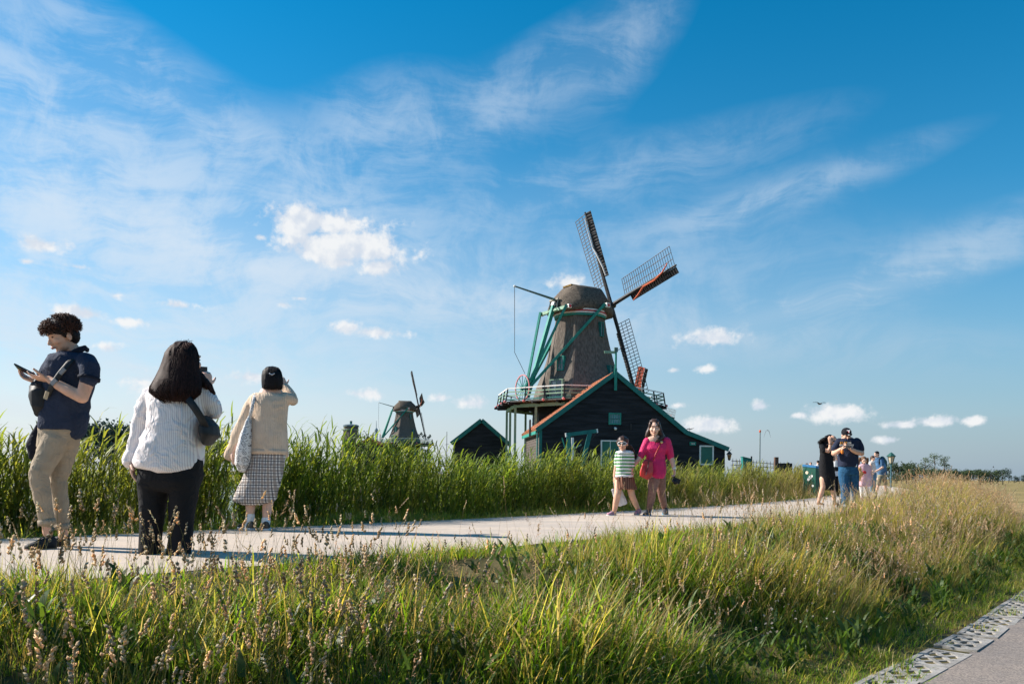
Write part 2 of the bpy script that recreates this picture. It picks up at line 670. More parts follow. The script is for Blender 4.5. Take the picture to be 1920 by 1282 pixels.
# mill island: low grassy land beyond the water
lp = [(-24, 66), (14, 60), (26, 62), (40, 100), (60, 170), (40, 460), (-95, 460), (-75, 130)]
land = MB().prism([(x, y, -1.05) for x, y in lp], (0, 0, .85))
struct('mill_yard', land, ground_mat('yard_grass', (.10, .12, .04), (.17, .15, .06), 1.2))

# ------------------------------------------------------------------ concrete grass pavers along the road edge
conc_m = mat('paver_concrete', (.29, .275, .255), rough=.9, var=.3, scale=9, bump=.4, bscale=160, spec=.15)
paver = MB()
PL, PW, PH = .60, .30, .07
nx_, ny_ = 3, 2                                     # open diamond cells
bw = .036
for i in range(nx_ + 1):                            # crossing diagonal ribs make the lattice
    for sgn in (1, -1):
        for off in (-1, 0, 1):
            x0 = -PL / 2 + i * PL / nx_ + off * 0
            a = Vector((x0 - sgn * PL / nx_ * .95, -PW / 2 + .02, 0))
            c = Vector((x0 + sgn * PL / nx_ * .95, PW / 2 - .02, 0))
            if off == 0:
                d = (c - a)
                t0, t1 = 0.0, 1.0
                lim = PL / 2 - .015
                if d.x != 0:
                    ta, tb = (-lim - a.x) / d.x, (lim - a.x) / d.x
                    t0, t1 = max(0, min(ta, tb)), min(1, max(ta, tb))
                if t1 - t0 > .1:
                    paver.bar(a + d * t0 + Vector((0, 0, .0015 * sgn)), a + d * t1 + Vector((0, 0, .0015 * sgn)), bw, PH)
for sx in (-1, 1):
    paver.bar((sx * (PL / 2 - .02), -PW / 2, .003), (sx * (PL / 2 - .02), PW / 2, .003), .04, PH)
for sy in (-1, 1):
    paver.bar((-PL / 2 + .002, sy * (PW / 2 - .02), .0045), (PL / 2 - .002, sy * (PW / 2 - .02), .0045), .04, PH)
paver_me = paver.mesh('grass_paver')
fix_normals(paver_me)
paver_me.materials.append(conc_m)
strip = thing('paver_strip', 'strip of open concrete grass pavers along the lower road edge', 'paving')
strip['kind'] = 'structure'
del strip['category']
s = 12.0
while s < 34.0:
    x, y = st(s, 4.36)
    i = int(np.searchsorted(CS, s))
    o = obj('grass_paver', paver_me, None, strip)
    o.location = (float(x), float(y), -.744 + .005 * math.sin(s * 3.1))
    o.rotation_euler = (R(random.uniform(-1.2, 1.2)), R(random.uniform(-1.2, 1.2)), math.atan2(CT[i, 1], CT[i, 0]) + R(random.uniform(-1, 1)))
    s += .615

# ------------------------------------------------------------------ mill materials
thatch_m = mat('weathered_thatch', (.140, .118, .100), rough=.95, var=.34, scale=3.0, bump=1.0, bscale=6, spec=.1, stretch=(2.2, 2.2, .5))
captch_m = mat('cap_thatch', (.100, .082, .068), rough=.95, var=.22, scale=5, bump=1.0, bscale=10, spec=.1, col2=(.14, .115, .09))
moss_m = mat('mossy_ridge', (.20, .13, .05), rough=.95, var=.4, scale=3, bump=.6, spec=.1)
teal_m = mat('teal_paint', (.020, .235, .185), rough=.62, var=.15, scale=2.5, bump=.1)
teald_m = mat('dark_teal_paint', (.012, .155, .140), rough=.6, var=.18, scale=2.0, bump=.1)
pale_m = mat('pale_green_paint', (.23, .36, .25), rough=.5, var=.15, scale=2.5)
white_m = mat('white_paint', (.78, .77, .73), rough=.5, var=.06, scale=4)
red_m = mat('red_paint', (.50, .045, .06), rough=.5, var=.15, scale=4)
pink_m = mat('faded_red_paint', (.62, .20, .20), rough=.55, var=.15, scale=4)
tar_m = mat('tarred_boards', (.013, .013, .016), rough=.62, var=.5, scale=1.4, bump=.3, bscale=30, stretch=(.25, 1, 2.2), spec=.22, col2=(.02, .02, .024))
greyb_m = mat('grey_boards', (.085, .07, .06), rough=.85, var=.35, scale=2, bump=.4, stretch=(.3, 1, 2))
sailw_m = mat('sail_timber', (.050, .046, .045), rough=.7, var=.35, scale=3, bump=.2)
lath_m = mat('sail_lath', (.14, .10, .075), rough=.8, var=.3, scale=4)
board_m = mat('sail_board', (.028, .027, .030), rough=.6, var=.3, scale=2)
cloth_m = mat('orange_sailcloth', (.58, .13, .06), rough=.85, var=.2, scale=6, bump=.3)
redcl_m = mat('red_sailcloth', (.42, .075, .035), rough=.85, var=.3, scale=2.5, bump=.4)
ropew_m = mat('pale_rope', (.50, .50, .50), rough=.9, var=.1)
glass_m = mat('window_glass', (.09, .13, .15), rough=.12, var=.3, scale=3, spec=.6)
iron_m = mat('dark_iron', (.03, .03, .032), rough=.5, var=.2, metal=.3)


def tile_mat():
    m = bpy.data.materials.new('orange_roof_tiles')
    m.use_nodes = True
    t = m.node_tree
    b = NB(t)
    bs_ = t.nodes['Principled BSDF']
    tcn_ = b.n('ShaderNodeTexCoord')
    n = b.noise(tcn_.outputs['Object'], 2.2, 6, .65)
    n2 = b.noise(tcn_.outputs['Object'], 14, 3, .6)
    f = b.m('ADD', b.m('MULTIPLY', n.outputs[0], .6), b.m('MULTIPLY', n2.outputs[0], .4))
    b.link(b.mix(b.smooth(f, .35, .65), rgb(.34, .10, .045), rgb(.60, .25, .12)), bs_.inputs['Base Color'])
    bs_.inputs['Roughness'].default_value = .8
    w = b.n('ShaderNodeTexWave', bands_direction='Y')
    w.inputs['Scale'].default_value = 1.6
    b.link(tcn_.outputs['Object'], w.inputs['Vector'])
    bn_ = b.n('ShaderNodeBump')
    bn_.inputs['Strength'].default_value = .8
    bn_.inputs['Distance'].default_value = .05
    b.link(w.outputs['Fac'], bn_.inputs['Height'])
    b.link(bn_.outputs[0], bs_.inputs['Normal'])
    return m


tile_m = tile_mat()


def octa(r, z, a0, off=(0, 0)):
    """octagon corner ring; angle 0 looks towards the camera, positive to the right"""
    return [Vector((off[0] + r * math.sin(a0 + k * math.pi / 4), off[1] - r * math.cos(a0 + k * math.pi / 4), z)) for k in range(8)]


def windmill(label, c, z0, phi, theta, sc=1.0, group=None, cloth_on=None, name='windmill', a0=R(-14), facing=0.0):
    """tower mill on a stage; phi = where the windshaft points (from +Y to +X), theta = turn of the sails"""
    root = thing(name, label, 'windmill', (c[0], c[1], z0), 0, group)
    root.scale = (sc, sc, sc)
    Z = lambda z: z + .2
    a = Vector((math.sin(phi), math.cos(phi), 0))
    h = Vector((math.cos(phi), -math.sin(phi), 0))

    def q(uu, ww, z):
        return a * uu + h * ww + Vector((0, 0, Z(z)))
    # dark boarded base under the stage: one octagonal course of boards after another
    b0 = None
    n = 17
    for k in range(n):
        zb = 8.3 * k / n
        r0 = 5.55 - .25 * k / n
        mb = MB().loft([octa(r0 - .12, Z(zb), a0), octa(r0 + .05, Z(zb) + .01, a0), octa(r0 - .005, Z(zb + 8.3 / n) + .02, a0), octa(r0 - .12, Z(zb + 8.3 / n) + .02, a0)], close=True)
        obj('board_course', mb, tar_m, root)
    # thatched octagonal tower with a flared skirt
    prof = [(8.4, 5.4), (9.4, 5.3), (10.5, 5.0), (11.3, 4.65), (12.3, 4.25), (13.5, 3.85), (15.2, 3.40), (16.6, 3.08), (18.3, 2.80)]
    rings = []
    for z, r in prof:
        ring = []
        o8 = octa(r, Z(z), a0)
        for k in range(8):
            p0, p1 = o8[k], o8[(k + 1) % 8]
            for f in (.04, .12, .5, .88, .96):
                qv = p0.lerp(p1, f)
                ring.append(qv)
        rings.append(ring)
    tw = obj('tower', MB().loft(rings), thatch_m, root, smooth=False)
    # boarded weathering band at the foot of the thatch
    band = MB().loft([octa(5.42, Z(8.42), a0), octa(5.36, Z(9.25), a0), octa(5.1, Z(9.25), a0), octa(5.1, Z(8.42), a0)], close=False)
    obj('weather_band', band, mat('greenish_boards', (.055, .07, .055), rough=.9, var=.35, scale=2), root)
    # ring of the curb under the cap
    for z1, z2, r, m_, nm in ((18.15, 18.38, 2.90, teal_m, 'curb_ring'), (18.40, 18.55, 2.98, white_m, 'curb_ring'), (18.56, 18.70, 3.02, red_m, 'curb_ring'), (18.71, 18.84, 3.06, white_m, 'curb_ring')):
        rg = [[Vector((rr * math.sin(t_), rr * math.cos(t_), Z(zz))) for t_ in [2 * math.pi * k / 32 for k in range(32)]] for rr, zz in ((r - .3, z1), (r, z1), (r, z2), (r - .3, z2))]
        obj(nm, MB().loft(rg, close=False), m_, root, smooth=False)
    # thatched cap: an upturned boat along the shaft
    sec = [(-3.75, 1.7, 19.9), (-3.45, 2.4, 20.3), (-1.95, 3.05, 21.62), (-1.8, 3.15, 21.72), (-.6, 3.4, 21.75), (.8, 3.45, 21.75), (2.1, 3.15, 21.72), (2.3, 3.05, 21.62), (3.55, 2.3, 20.6), (3.95, 1.6, 20.1)]
    rings = []
    for uu, w, zt in sec:
        ring = []
        zb = 18.75 - .25 * (abs(uu) / 3.9) ** 2
        # straight thatch slopes from a broad flat ridge, rounded at the eaves
        prof_ = [(1.0, 0), (1.05, .12), (1.04, .28), (.95, .46), (.80, .66), (.62, .86), (.50, .97), (.34, 1.0), (.12, 1.0)]
        for f_, g_ in prof_ + [(-f_, g_) for f_, g_ in prof_[::-1]]:
            ring.append(q(uu * .90, w * f_ * .83, zb + (zt - zb) * g_))
        rings.append(ring)
    cp = obj('cap', MB().loft(rings), captch_m, root, smooth=True)
    obj('ridge', MB().bar(q(-1.85, 0, 21.72), q(2.05, 0, 21.72), 1.6, .16), moss_m, cp)
    # hatch in the cap's rear: timber frame, black panel for its shaded inside
    for ww in (-.75, 0, .75):
        obj('hatch_post', MB().bar(q(-3.75, ww, 18.7), q(-3.52, ww, 19.9), .14), mat('bleached_timber', (.30, .27, .22), var=.2), cp)
    obj('hatch_head', MB().bar(q(-3.56, -.85, 19.95), q(-3.56, .85, 19.95), .16), mat('bleached_timber', ()), cp)
    obj('hatch_sill', MB().bar(q(-3.79, -.95, 18.7), q(-3.79, .95, 18.7), .14), pale_m, cp)
    obj('hatch_shade_panel', MB().loft([[q(-3.62, -.8, 18.75), q(-3.62, .8, 18.75), q(-3.53, .8, 19.9), q(-3.53, -.8, 19.9)], [q(-3.6, -.8, 18.75), q(-3.6, .8, 18.75), q(-3.5, .8, 19.9), q(-3.5, -.8, 19.9)]]), tar_m, cp)
    # cross beams of the tail rig
    beams = [(1.0, -3.9, 3.6, 19.25, .42), (-3.6, -2.3, 2.85, 18.75, .34)]
    ends = {}
    for bi, (uu, w0, w1, z, th_) in enumerate(beams):
        obj('cross_beam', MB().bar(q(uu, w0, z), q(uu, w1, z), th_), teal_m if bi == 0 else pale_m, root)
        for w_ in (w0, w1):
            e = obj('beam_end', MB().bar(q(uu, w_ - (.08 if w_ < 0 else -.08) * 0 - math.copysign(.0, w_), z), q(uu, w_ + math.copysign(.32, w_), z), th_ + .06), white_m, root)
            obj('end_disc', MB().ell(q(uu, w_ + math.copysign(.33, w_), z), (.16, .16, .16), nu=8, nv=6), red_m, e)
            ends[(bi, w_ > 0)] = q(uu, w_, z)
    T = q(-6.9, 0, 9.6)
    obj('tail_pole', MB().bar(q(-3.6, 0, 19.3), T + Vector((0, 0, -.6)), .36, .42), teal_m, root)
    obj('pole_head', MB().bar(q(-3.45, 0, 19.65), q(-3.6, 0, 19.25), .5), white_m, root)
    for bi in (0, 1):
        for sd_ in (True, False):
            end = T + (ends[(bi, sd_)] - T) * .03 + Vector((0, 0, .25 if bi else .0))
            obj('brace', MB().bar(ends[(bi, sd_)] - a * .25 + Vector((0, 0, .15)), end - a * .2, .30 if bi == 0 else .24), teal_m, root)
    # capstan wheel on the tail
    wc = T + a * -.55 + Vector((0, 0, .35)) - h * .15
    wh = obj('capstan_wheel', MB().tube([wc - a * .3, wc + a * .4], [.17, .17], 10, False), teal_m, root)
    rim = MB()
    pts = [wc + (h * math.cos(t_) + Vector((0, 0, 1)) * math.sin(t_)) * 1.42 for t_ in [2 * math.pi * k / 24 for k in range(24)]]
    for k in range(24):
        rim.bar(pts[k], pts[(k + 1) % 24], .09, .11, up=a)
    obj('rim', rim, pink_m, wh)
    for k in range(12):
        t_ = 2 * math.pi * k / 12
        obj('spoke', MB().bar(wc, wc + (h * math.cos(t_) + Vector((0, 0, 1)) * math.sin(t_)) * 1.38, .06), teal_m, wh)
    # brake lever with its rope
    v0, v1 = q(-3.6, .3, 19.9), q(-7.9, -1.3, 21.15)
    obj('brake_lever', MB().tube([v0, v1], [.14, .08], 8), mat('grey_green_timber', (.10, .16, .14), var=.2), root)
    obj('lever_tip', MB().ell(v1, (.14, .14, .14), nu=8, nv=6), white_m, root)
    obj('brake_rope', MB().tube([v1 - Vector((0, 0, .1)), v1 * .6 + wc * .4 + Vector((-.3, 0, -2.8)), wc + Vector((.25, 0, 1.6))], [.035, .03, .03], 5), iron_m, root)
    # windows and doors of the tower
    def win(ang, z, w, hh, m_frame, nm, panes=True):
        rr = np.interp(z, [p_[0] for p_ in prof], [p_[1] for p_ in prof]) * .945
        d = Vector((math.sin(ang), -math.cos(ang), 0))
        s_ = Vector((math.cos(ang), math.sin(ang), 0))
        c_ = d * (rr + .02) + Vector((0, 0, Z(z)))
        f = MB()
        M = Matrix((s_, d, Vector((0, 0, 1)))).transposed()
        f.box(c_ - Vector((0, 0, hh / 2)), (w + .16, .5, .10), M).box(c_ + Vector((0, 0, hh / 2)), (w + .16, .5, .10), M)
        f.box(c_ - s_ * w / 2, (.10, .5, hh), M).box(c_ + s_ * w / 2, (.10, .5, hh), M)
        o = obj(nm, f, m_frame, root)
        obj('pane', MB().box(c_ + d * .12, (w, .06, hh), M), glass_m, o)
        if panes:
            obj('glazing_bar', MB().box(c_ + d * .17, (.06, .05, hh), M).box(c_ + d * .172, (w, .05, .06), M), m_frame, o)
    mid = a0 + math.pi / 8
    win(mid - math.pi / 4 + .02, 12.75, .75, 1.5, teal_m, 'window')
    win(mid - math.pi / 4 + .05, 9.75, 1.5, 2.2, pale_m, 'door')
    win(mid + math.pi / 4 * .85, 16.7, .45, 1.5, teald_m, 'window', False)
    win(mid + math.pi / 4 * .9, 12.0, .5, 1.2, teald_m, 'window', False)
    # stage: deck, joists, railing
    sr = 9.45
    deck = MB().loft([octa(4.9, Z(8.40), a0), octa(sr, Z(8.40), a0), octa(sr, Z(8.28), a0), octa(4.9, Z(8.28), a0)], close=False)
    st_ = obj('stage_deck', deck, mat('deck_boards', (.09, .085, .08), var=.3, scale=2), root)
    for k in range(8):
        for f in (.1, .5, .9):
            p0, p1 = octa(sr + .55, Z(8.14), a0)[k], octa(sr + .55, Z(8.14), a0)[(k + 1) % 8]
            e = p0.lerp(p1, f)
            obj('joist', MB().bar(e * Vector((.5, .5, 1)) if False else Vector((e.x * .5, e.y * .5, e.z)), e, .16, .22), tar_m, st_)
        p0, p1 = octa(8.4, Z(7.95), a0)[k], octa(8.4, Z(7.95), a0)[(k + 1) % 8]
        obj('ring_beam', MB().bar(p0, p1, .22, .34), pale_m, st_)
    ov = octa(sr - .05, 0, a0)
    for k in range(8):
        p0, p1 = ov[k], ov[(k + 1) % 8]
        for z, th_, m_ in ((9.75, .11, white_m), (9.36, .12, pale_m), (8.98, .12, pale_m), (8.56, .10, teald_m)):
            obj('rail', MB().bar(Vector((p0.x, p0.y, Z(z))), Vector((p1.x, p1.y, Z(z))), .07, th_), m_, st_)
        for f in (0, .333, .667):
            e = p0.lerp(p1, f)
            po = obj('rail_post', MB().bar(Vector((e.x * 1.02, e.y * 1.02, Z(8.36))), Vector((e.x * .995, e.y * .995, Z(9.80))), .13), sailw_m, st_)
            nb_ = obj('post_knob', MB().ell((e.x * 1.035, e.y * 1.035, Z(8.34)), (.15, .15, .15), nu=8, nv=6), pink_m, st_)
    # posts that carry the stage
    for k in range(8):
        p0, p1 = octa(8.4, 0, a0)[k], octa(8.4, 0, a0)[(k + 1) % 8]
        for f in (0.0, .42):
            e = p0.lerp(p1, f)
            obj('stage_post', MB().bar(Vector((e.x, e.y, 0)), Vector((e.x, e.y, Z(7.8))), .26), pale_m, root)
    # sails
    hub = q(4.5, 0, 20.4)
    obj('windshaft', MB().tube([q(3.4, 0, 19.95), hub + a * .35], [.42, .36], 10, False), iron_m, root)
    tilt_ = R(12)                                           # the windshaft points slightly upwards
    vv = Vector((0, 0, 1)) * math.cos(tilt_) - a * math.sin(tilt_)
    Rl = 11.3
    for si in range(4):
        th_ = theta + si * math.pi / 2
        d = vv * math.cos(th_) + h * math.sin(th_)          # along the stock
        t_ = -vv * math.sin(th_) + h * math.cos(th_)        # towards growing theta (leading side)
        of = a * (.12 if si % 2 else -.12)
        o_ = hub + of
        wv = (t_ * math.cos(R(14)) - a * math.sin(R(14)))
        sail = obj('sail', MB().tube([o_ - d * .6, o_ + d * 3, o_ + d * Rl], [(.24, .24), (.22, .22), (.10, .10)], 6, False, ref=t_), sailw_m, root)
        nbar = 24
        for k in range(nbar):
            r_ = 2.5 + (Rl - 2.7) * k / (nbar - 1)
            tw_ = R(5 - 5 * k / nbar)
            wk = (t_ * math.cos(tw_) - a * math.sin(tw_))
            obj('sail_bar', MB().bar(o_ + d * r_ + wk * .15, o_ + d * r_ - wk * 2.15, .06, .05), lath_m, sail)
        for j in (.75, 1.45, 2.13):
            pts = []
            for k in range(0, nbar, 4):
                r_ = 2.5 + (Rl - 2.7) * k / (nbar - 1)
                tw_ = R(5 - 5 * k / nbar)
                pts.append(o_ + d * r_ - (t_ * math.cos(tw_) - a * math.sin(tw_)) * j)
            tw_ = R(0)
            pts.append(o_ + d * (Rl - .2) - (t_ * math.cos(tw_) - a * math.sin(tw_)) * j)
            obj('sail_lath', MB().tube(pts, [.032] * len(pts), 4, False), lath_m, sail)
        nbd = 6
        for k in range(nbd):
            r0, r1 = 3.3 + (Rl - 3.4) * k / nbd, 3.3 + (Rl - 3.4) * (k + 1) / nbd - .03
            w_ = t_ * math.cos(R(16)) + a * math.sin(R(16))
            obj('leading_board', MB().prism([o_ + d * r0 + w_ * .12, o_ + d * r1 + w_ * .12, o_ + d * r1 + w_ * .78, o_ + d * r0 + w_ * .78], a * .05), board_m, sail)
            for rr in np.linspace(r0 + .1, r1 - .1, 4):
                obj('board_rib', MB().bar(o_ + d * rr + w_ * .1 - a * .07, o_ + d * rr + w_ * .7 - a * .07, .05, .06, up=a), sailw_m, sail)
        lead = lambda r_, w: o_ + d * r_ + t_ * w - a * .28
        if si == 0:
            obj('furled_cloth', MB().tube([lead(3.2, .8), lead(4.2, .7), lead(6.0, .25), lead(6.8, -.05), lead(9.4, -.1), lead(10.4, .05)], [.08, .10, .10, .08, .05, .07], 6), ropew_m, sail)
        elif si == 1:
            obj('furled_cloth', MB().tube([lead(3.9, 1.0), lead(4.9, .75), lead(6.0, .25), lead(7.8, .3), lead(9.3, .05), lead(10.4, -.5)], [.06, .10, .10, .10, .09, .05], 6), cloth_m, sail)
        if cloth_on == si:
            w_ = t_ * math.cos(R(10)) - a * math.sin(R(10))
            pan = MB()
            for k in range(12):
                r0, r1 = 2.7 + 8.6 * k / 12, 2.7 + 8.6 * (k + 1) / 12 - .02
                pan.prism([o_ + d * r0 - w_ * .12 - a * .1, o_ + d * r1 - w_ * .12 - a * .1, o_ + d * r1 - w_ * 2.2 - a * .1, o_ + d * r0 - w_ * 2.2 - a * .1], -a * .04)
            obj('sail_cloth', pan, redcl_m, sail)
    return root


MC = P(1084, 890, 90.0)
windmill('large thatched windmill with teal tail braces and railed stage behind the black barn', (MC.x, MC.y), -.2, R(59), R(-11))
m2 = P(757, 887, 250.0)
windmill('far smaller-looking thatched windmill seen above the reeds, sails nearly edge-on', (m2.x, m2.y), 1.2, R(76), R(-5))
m3 = P(1181, 892, 132.0)
windmill('mill behind the barn of which only one red-clothed sail tip shows', (m3.x, m3.y), -.2, R(32), R(17), sc=.6, cloth_on=0)

# ------------------------------------------------------------------ the black barn in front of the mill
A8 = R(6)
BO = Vector((P(1012, 890, 75).x, 75.0, -.2))
ex, ey = Vector((math.cos(A8), math.sin(A8), 0)), Vector((-math.sin(A8), math.cos(A8), 0))
barn = thing('barn', 'black weatherboarded barn with teal bargeboards and orange tiled roof below the windmill', 'barn', BO, A8)


def bX(px):
    """photo column -> distance along the barn front"""
    k = ray(px, 850).x
    return (k * BO.y - BO.x) / (ex.x - k * ex.y)


def bZ(px, py):
    """height above the yard of a point of the front"""
    return P(px, py, BO.y + bX(px) * ex.y).z - BO.z


BL = 11.0
gab = [(0.0, bZ(1012, 802)), (bX(1151), bZ(1151, 701)), (bX(1284), bZ(1284, 811)), (bX(1359), bZ(1359, 841))]
GX = [g[0] for g in gab]
GZ = [g[1] for g in gab]


def span(z):
    """left and right ends of the front wall at height z"""
    l = 0.0 if z <= GZ[0] else np.interp(z, [GZ[0], GZ[1]], [GX[0], GX[1]])
    r_ = GX[3] if z <= GZ[3] else np.interp(z, [GZ[3], GZ[2], GZ[1]], [GX[3], GX[2], GX[1]])
    return float(l), float(r_)


bh = .29
z = 0.0
while z < GZ[1] - .1:
    z1 = min(z + bh, GZ[1] - .02)
    l0, r0 = span(z)
    l1, r1 = span(z1)
    wv_ = random.uniform(-.006, .006)
    mb = MB()
    mb.add([(l0, -.055 + wv_, z), (r0, -.055 + wv_, z), (r1, -.022, z1 + .02), (l1, -.022, z1 + .02), (l0, .06, z), (r0, .06, z), (r1, .06, z1 + .02), (l1, .06, z1 + .02)],
           [(0, 1, 2, 3), (7, 6, 5, 4), (0, 4, 5, 1), (3, 2, 6, 7), (0, 3, 7, 4), (1, 5, 6, 2)])
    obj('wall_board', mb, tar_m, barn)
    z += bh
# rear and side walls
obj('wall', MB().prism([(0.07, .07, 0), (GX[3] - .07, .07, 0), (GX[3] - .07, .07, GZ[3] - .15), (GX[2], .07, GZ[2] - .2), (GX[1], .07, GZ[1] - .25), (.07, .07, GZ[0] - .15)], (0, BL, 0)), tar_m, barn)
zz = 0.0
while zz < GZ[0] - .3:
    obj('side_board', MB().prism([(-.04, .3, zz), (-.01, .3, zz + .27), (.06, .3, zz + .27), (.06, .3, zz)], (0, BL - .4, 0)), greyb_m, barn)
    zz += .26
# roof planes (the left one shows as an orange strip)
for (i0, i1, nm) in ((0, 1, 'roof'), (1, 2, 'roof'), (2, 3, 'roof')):
    p0, p1 = Vector((GX[i0], 0, GZ[i0])), Vector((GX[i1], 0, GZ[i1]))
    dd = (p1 - p0).normalized()
    if i0 == 0:
        p0 = p0 - dd * .45
    if i1 == 3:
        p1 = p1 + dd * .3
    up_ = Vector((-dd.z, 0, dd.x))
    rf = obj(nm, MB().prism([p0 + Vector((0, -.16, 0)) + up_ * .03, p1 + Vector((0, -.16, 0)) + up_ * .03, p1 + Vector((0, -.16, 0)) + up_ * .2, p0 + Vector((0, -.16, 0)) + up_ * .2], (0, BL + .5, 0)), tile_m, barn)
    # tile courses as real ridged rolls running down the slope
    L_ = (p1 - p0).length
    if i0 == 0:
        roll = MB()
        for k in range(38):
            yv = .05 + k * .29
            roll.bar(p0 + up_ * .22 + Vector((0, yv, 0)), p1 + up_ * .22 + Vector((0, yv, 0)), .13, .07, up=up_)
        o = obj('tile_rolls', roll, tile_m, rf)
        o['kind'] = 'stuff'
    bb = MB().prism([p0 + Vector((0, -.30, 0)) + up_ * .26, p1 + Vector((0, -.30, 0)) + up_ * .26, p1 + Vector((0, -.30, 0)) - up_ * .17, p0 + Vector((0, -.30, 0)) - up_ * .17], (0, .13, 0))
    obj('bargeboard', bb, teald_m, barn)
obj('eave_board', MB().bar((-.42, -.1, GZ[0] - .42), (-.42, BL, GZ[0] - .42), .08, .3), teal_m, barn)
obj('corner_board', MB().box((.02, -.09, GZ[0] / 2 - .1), (.28, .06, GZ[0] - .2)), teald_m, barn)
obj('drain_pipe', MB().tube([(-.3, -.2, 0), (-.3, -.2, GZ[0] - .5)], [.07, .07], 6), teald_m, barn)
obj('flue', MB().tube([(-1.0 + .4, 3.0, GZ[0] - .6), (-.6, 3.0, GZ[0] + .9)], [.10, .10], 8), iron_m, barn)
# finial post with weather vane on the gable
fx = GX[1]
obj('gable_post', MB().box((fx, -.36, GZ[1] - .55), (.26, .1, 2.1)), teal_m, barn)
fp = obj('finial', MB().bar((fx, -.36, GZ[1] + .3), (fx, -.36, GZ[1] + 2.15), .16), teal_m, barn)
obj('vane_board', MB().box((fx - .55, -.36, GZ[1] + 2.0), (1.15, .08, .24)), pale_m, fp)
obj('vane_head', MB().box((fx, -.36, GZ[1] + 2.25), (.34, .2, .42)), mat('grey_green_timber', ()), fp)
obj('vane_rod', MB().tube([(fx, -.36, GZ[1] + 2.2), (fx + 1.3, -.36, GZ[1] + 2.55)], [.035, .02], 5), iron_m, fp)


def rect(px0, py0, px1, py1):
    x0_, x1_ = bX(px0), bX(px1)
    return x0_, x1_, bZ(px0, py1), bZ(px0, py0)


def framed(nm, r_, fr_m, fill_m, nx_, nz_, fw=.12, bar_m=None, fill='pane'):
    x0_, x1_, z0_, z1_ = r_
    f = MB()
    f.box(((x0_ + x1_) / 2, -.10, z0_), (x1_ - x0_ + fw, .14, fw)).box(((x0_ + x1_) / 2, -.10, z1_), (x1_ - x0_ + fw, .14, fw))
    f.box((x0_, -.10, (z0_ + z1_) / 2), (fw, .135, z1_ - z0_ - fw)).box((x1_, -.10, (z0_ + z1_) / 2), (fw, .135, z1_ - z0_ - fw))
    o = obj(nm, f, fr_m, barn)
    for i in range(nx_):
        for j in range(nz_):
            xa, xb = x0_ + (x1_ - x0_) * i / nx_, x0_ + (x1_ - x0_) * (i + 1) / nx_
            za, zb = z0_ + (z1_ - z0_) * j / nz_, z0_ + (z1_ - z0_) * (j + 1) / nz_
            obj(fill, MB().box(((xa + xb) / 2, -.085, (za + zb) / 2), (xb - xa - .06, .03, zb - za - .06)), fill_m, o)
    if bar_m:
        for i in range(1, nx_):
            xa = x0_ + (x1_ - x0_) * i / nx_
            obj('glazing_bar', MB().box((xa, -.115, (z0_ + z1_) / 2), (.06, .05, z1_ - z0_ - fw)), bar_m, o)
    return o


pane_m = mat('bluish_panes', (.10, .22, .28), rough=.15, var=.25, scale=2, spec=.6)
framed('window', rect(1141, 775, 1162, 794.5), teal_m, pane_m, 5, 2, .12, teal_m)
framed('door', rect(1127, 826, 1160, 875), white_m, mat('green_door', (.018, .14, .105), rough=.45, var=.12, scale=3), 2, 1, .12, white_m, fill='door_leaf')
framed('door', rect(1312, 836, 1336, 870), white_m, mat('green_door', ()), 1, 1, .14, None, fill='door_leaf')
pl = framed('name_board', rect(1293, 829, 1303, 834), teal_m, mat('green_door', ()), 1, 1, .08, None, fill='board_face')
for k, px in enumerate((1295.5, 1297.5, 1299, 1301)):
    x_ = bX(px)
    obj('lettering', MB().box((x_, -.115, bZ(1298, 831.5)), (.07 if k % 2 else .05, .02, .12)), white_m, pl)
obj('vent', MB().box((bX(1182), -.09, bZ(1182, 800)), (.16, .05, .55)), iron_m, barn)
obj('wall_lamp', MB().tube([(bX(1152), -.06, bZ(1152, 802)), (bX(1152), -.35, bZ(1152, 804))], [.1, .14], 8), white_m, barn)
# aerial on the lean-to roof
ax_ = bX(1296)
za_ = bZ(1296, 816)
an = obj('aerial', MB().tube([(ax_, .6, za_), (ax_, .6, za_ + .75)], [.025, .02], 5), iron_m, barn)
for k in range(4):
    obj('aerial_rod', MB().tube([(ax_ - .45 + .1 * k, .6, za_ + .55 + .06 * k), (ax_ + .45 - .1 * k, .6, za_ + .75 - .07 * k)], [.014, .014], 4), iron_m, an)
# corner lantern on its scrolled bracket
lx, lz = bX(1366), bZ(1366, 856)
lant = thing('wall_lantern', 'small black lantern on a scrolled bracket at the barn corner', 'lantern', BO + ex * lx + ey * -.2 + Vector((0, 0, lz)), A8)
obj('bracket', MB().tube([(-.5, .1, .7), (-.25, 0, .62), (0, 0, .55), (.2, 0, .72)], [.03, .03, .03, .02], 6), iron_m, lant)
obj('hood', MB().loft([[Vector((r_ * math.cos(k * math.pi / 3), r_ * math.sin(k * math.pi / 3), z_)) for k in range(6)] for r_, z_ in ((.32, .22), (.17, .4), (.05, .52))]), iron_m, lant)
obj('lamp_glass', MB().loft([[Vector((r_ * math.cos(k * math.pi / 3), r_ * math.sin(k * math.pi / 3), z_)) for k in range(6)] for r_, z_ in ((.14, -.22), (.23, .2))]), mat('amber_glass', (.30, .15, .06), rough=.2, var=.3), lant)
obj('base', MB().loft([[Vector((r_ * math.cos(k * math.pi / 3), r_ * math.sin(k * math.pi / 3), z_)) for k in range(6)] for r_, z_ in ((.06, -.36), (.17, -.22))]), iron_m, lant)

# timber hoist frame standing before the barn
hd = 66.0
hoist = thing('hoist_frame', 'teal timber hoist frame with a sloping beam in front of the barn', 'hoist', P(1085, 892, hd) * Vector((1, 1, 0)).to_3d() if False else (P(1085, 892, hd).x, hd, -.2), 0)


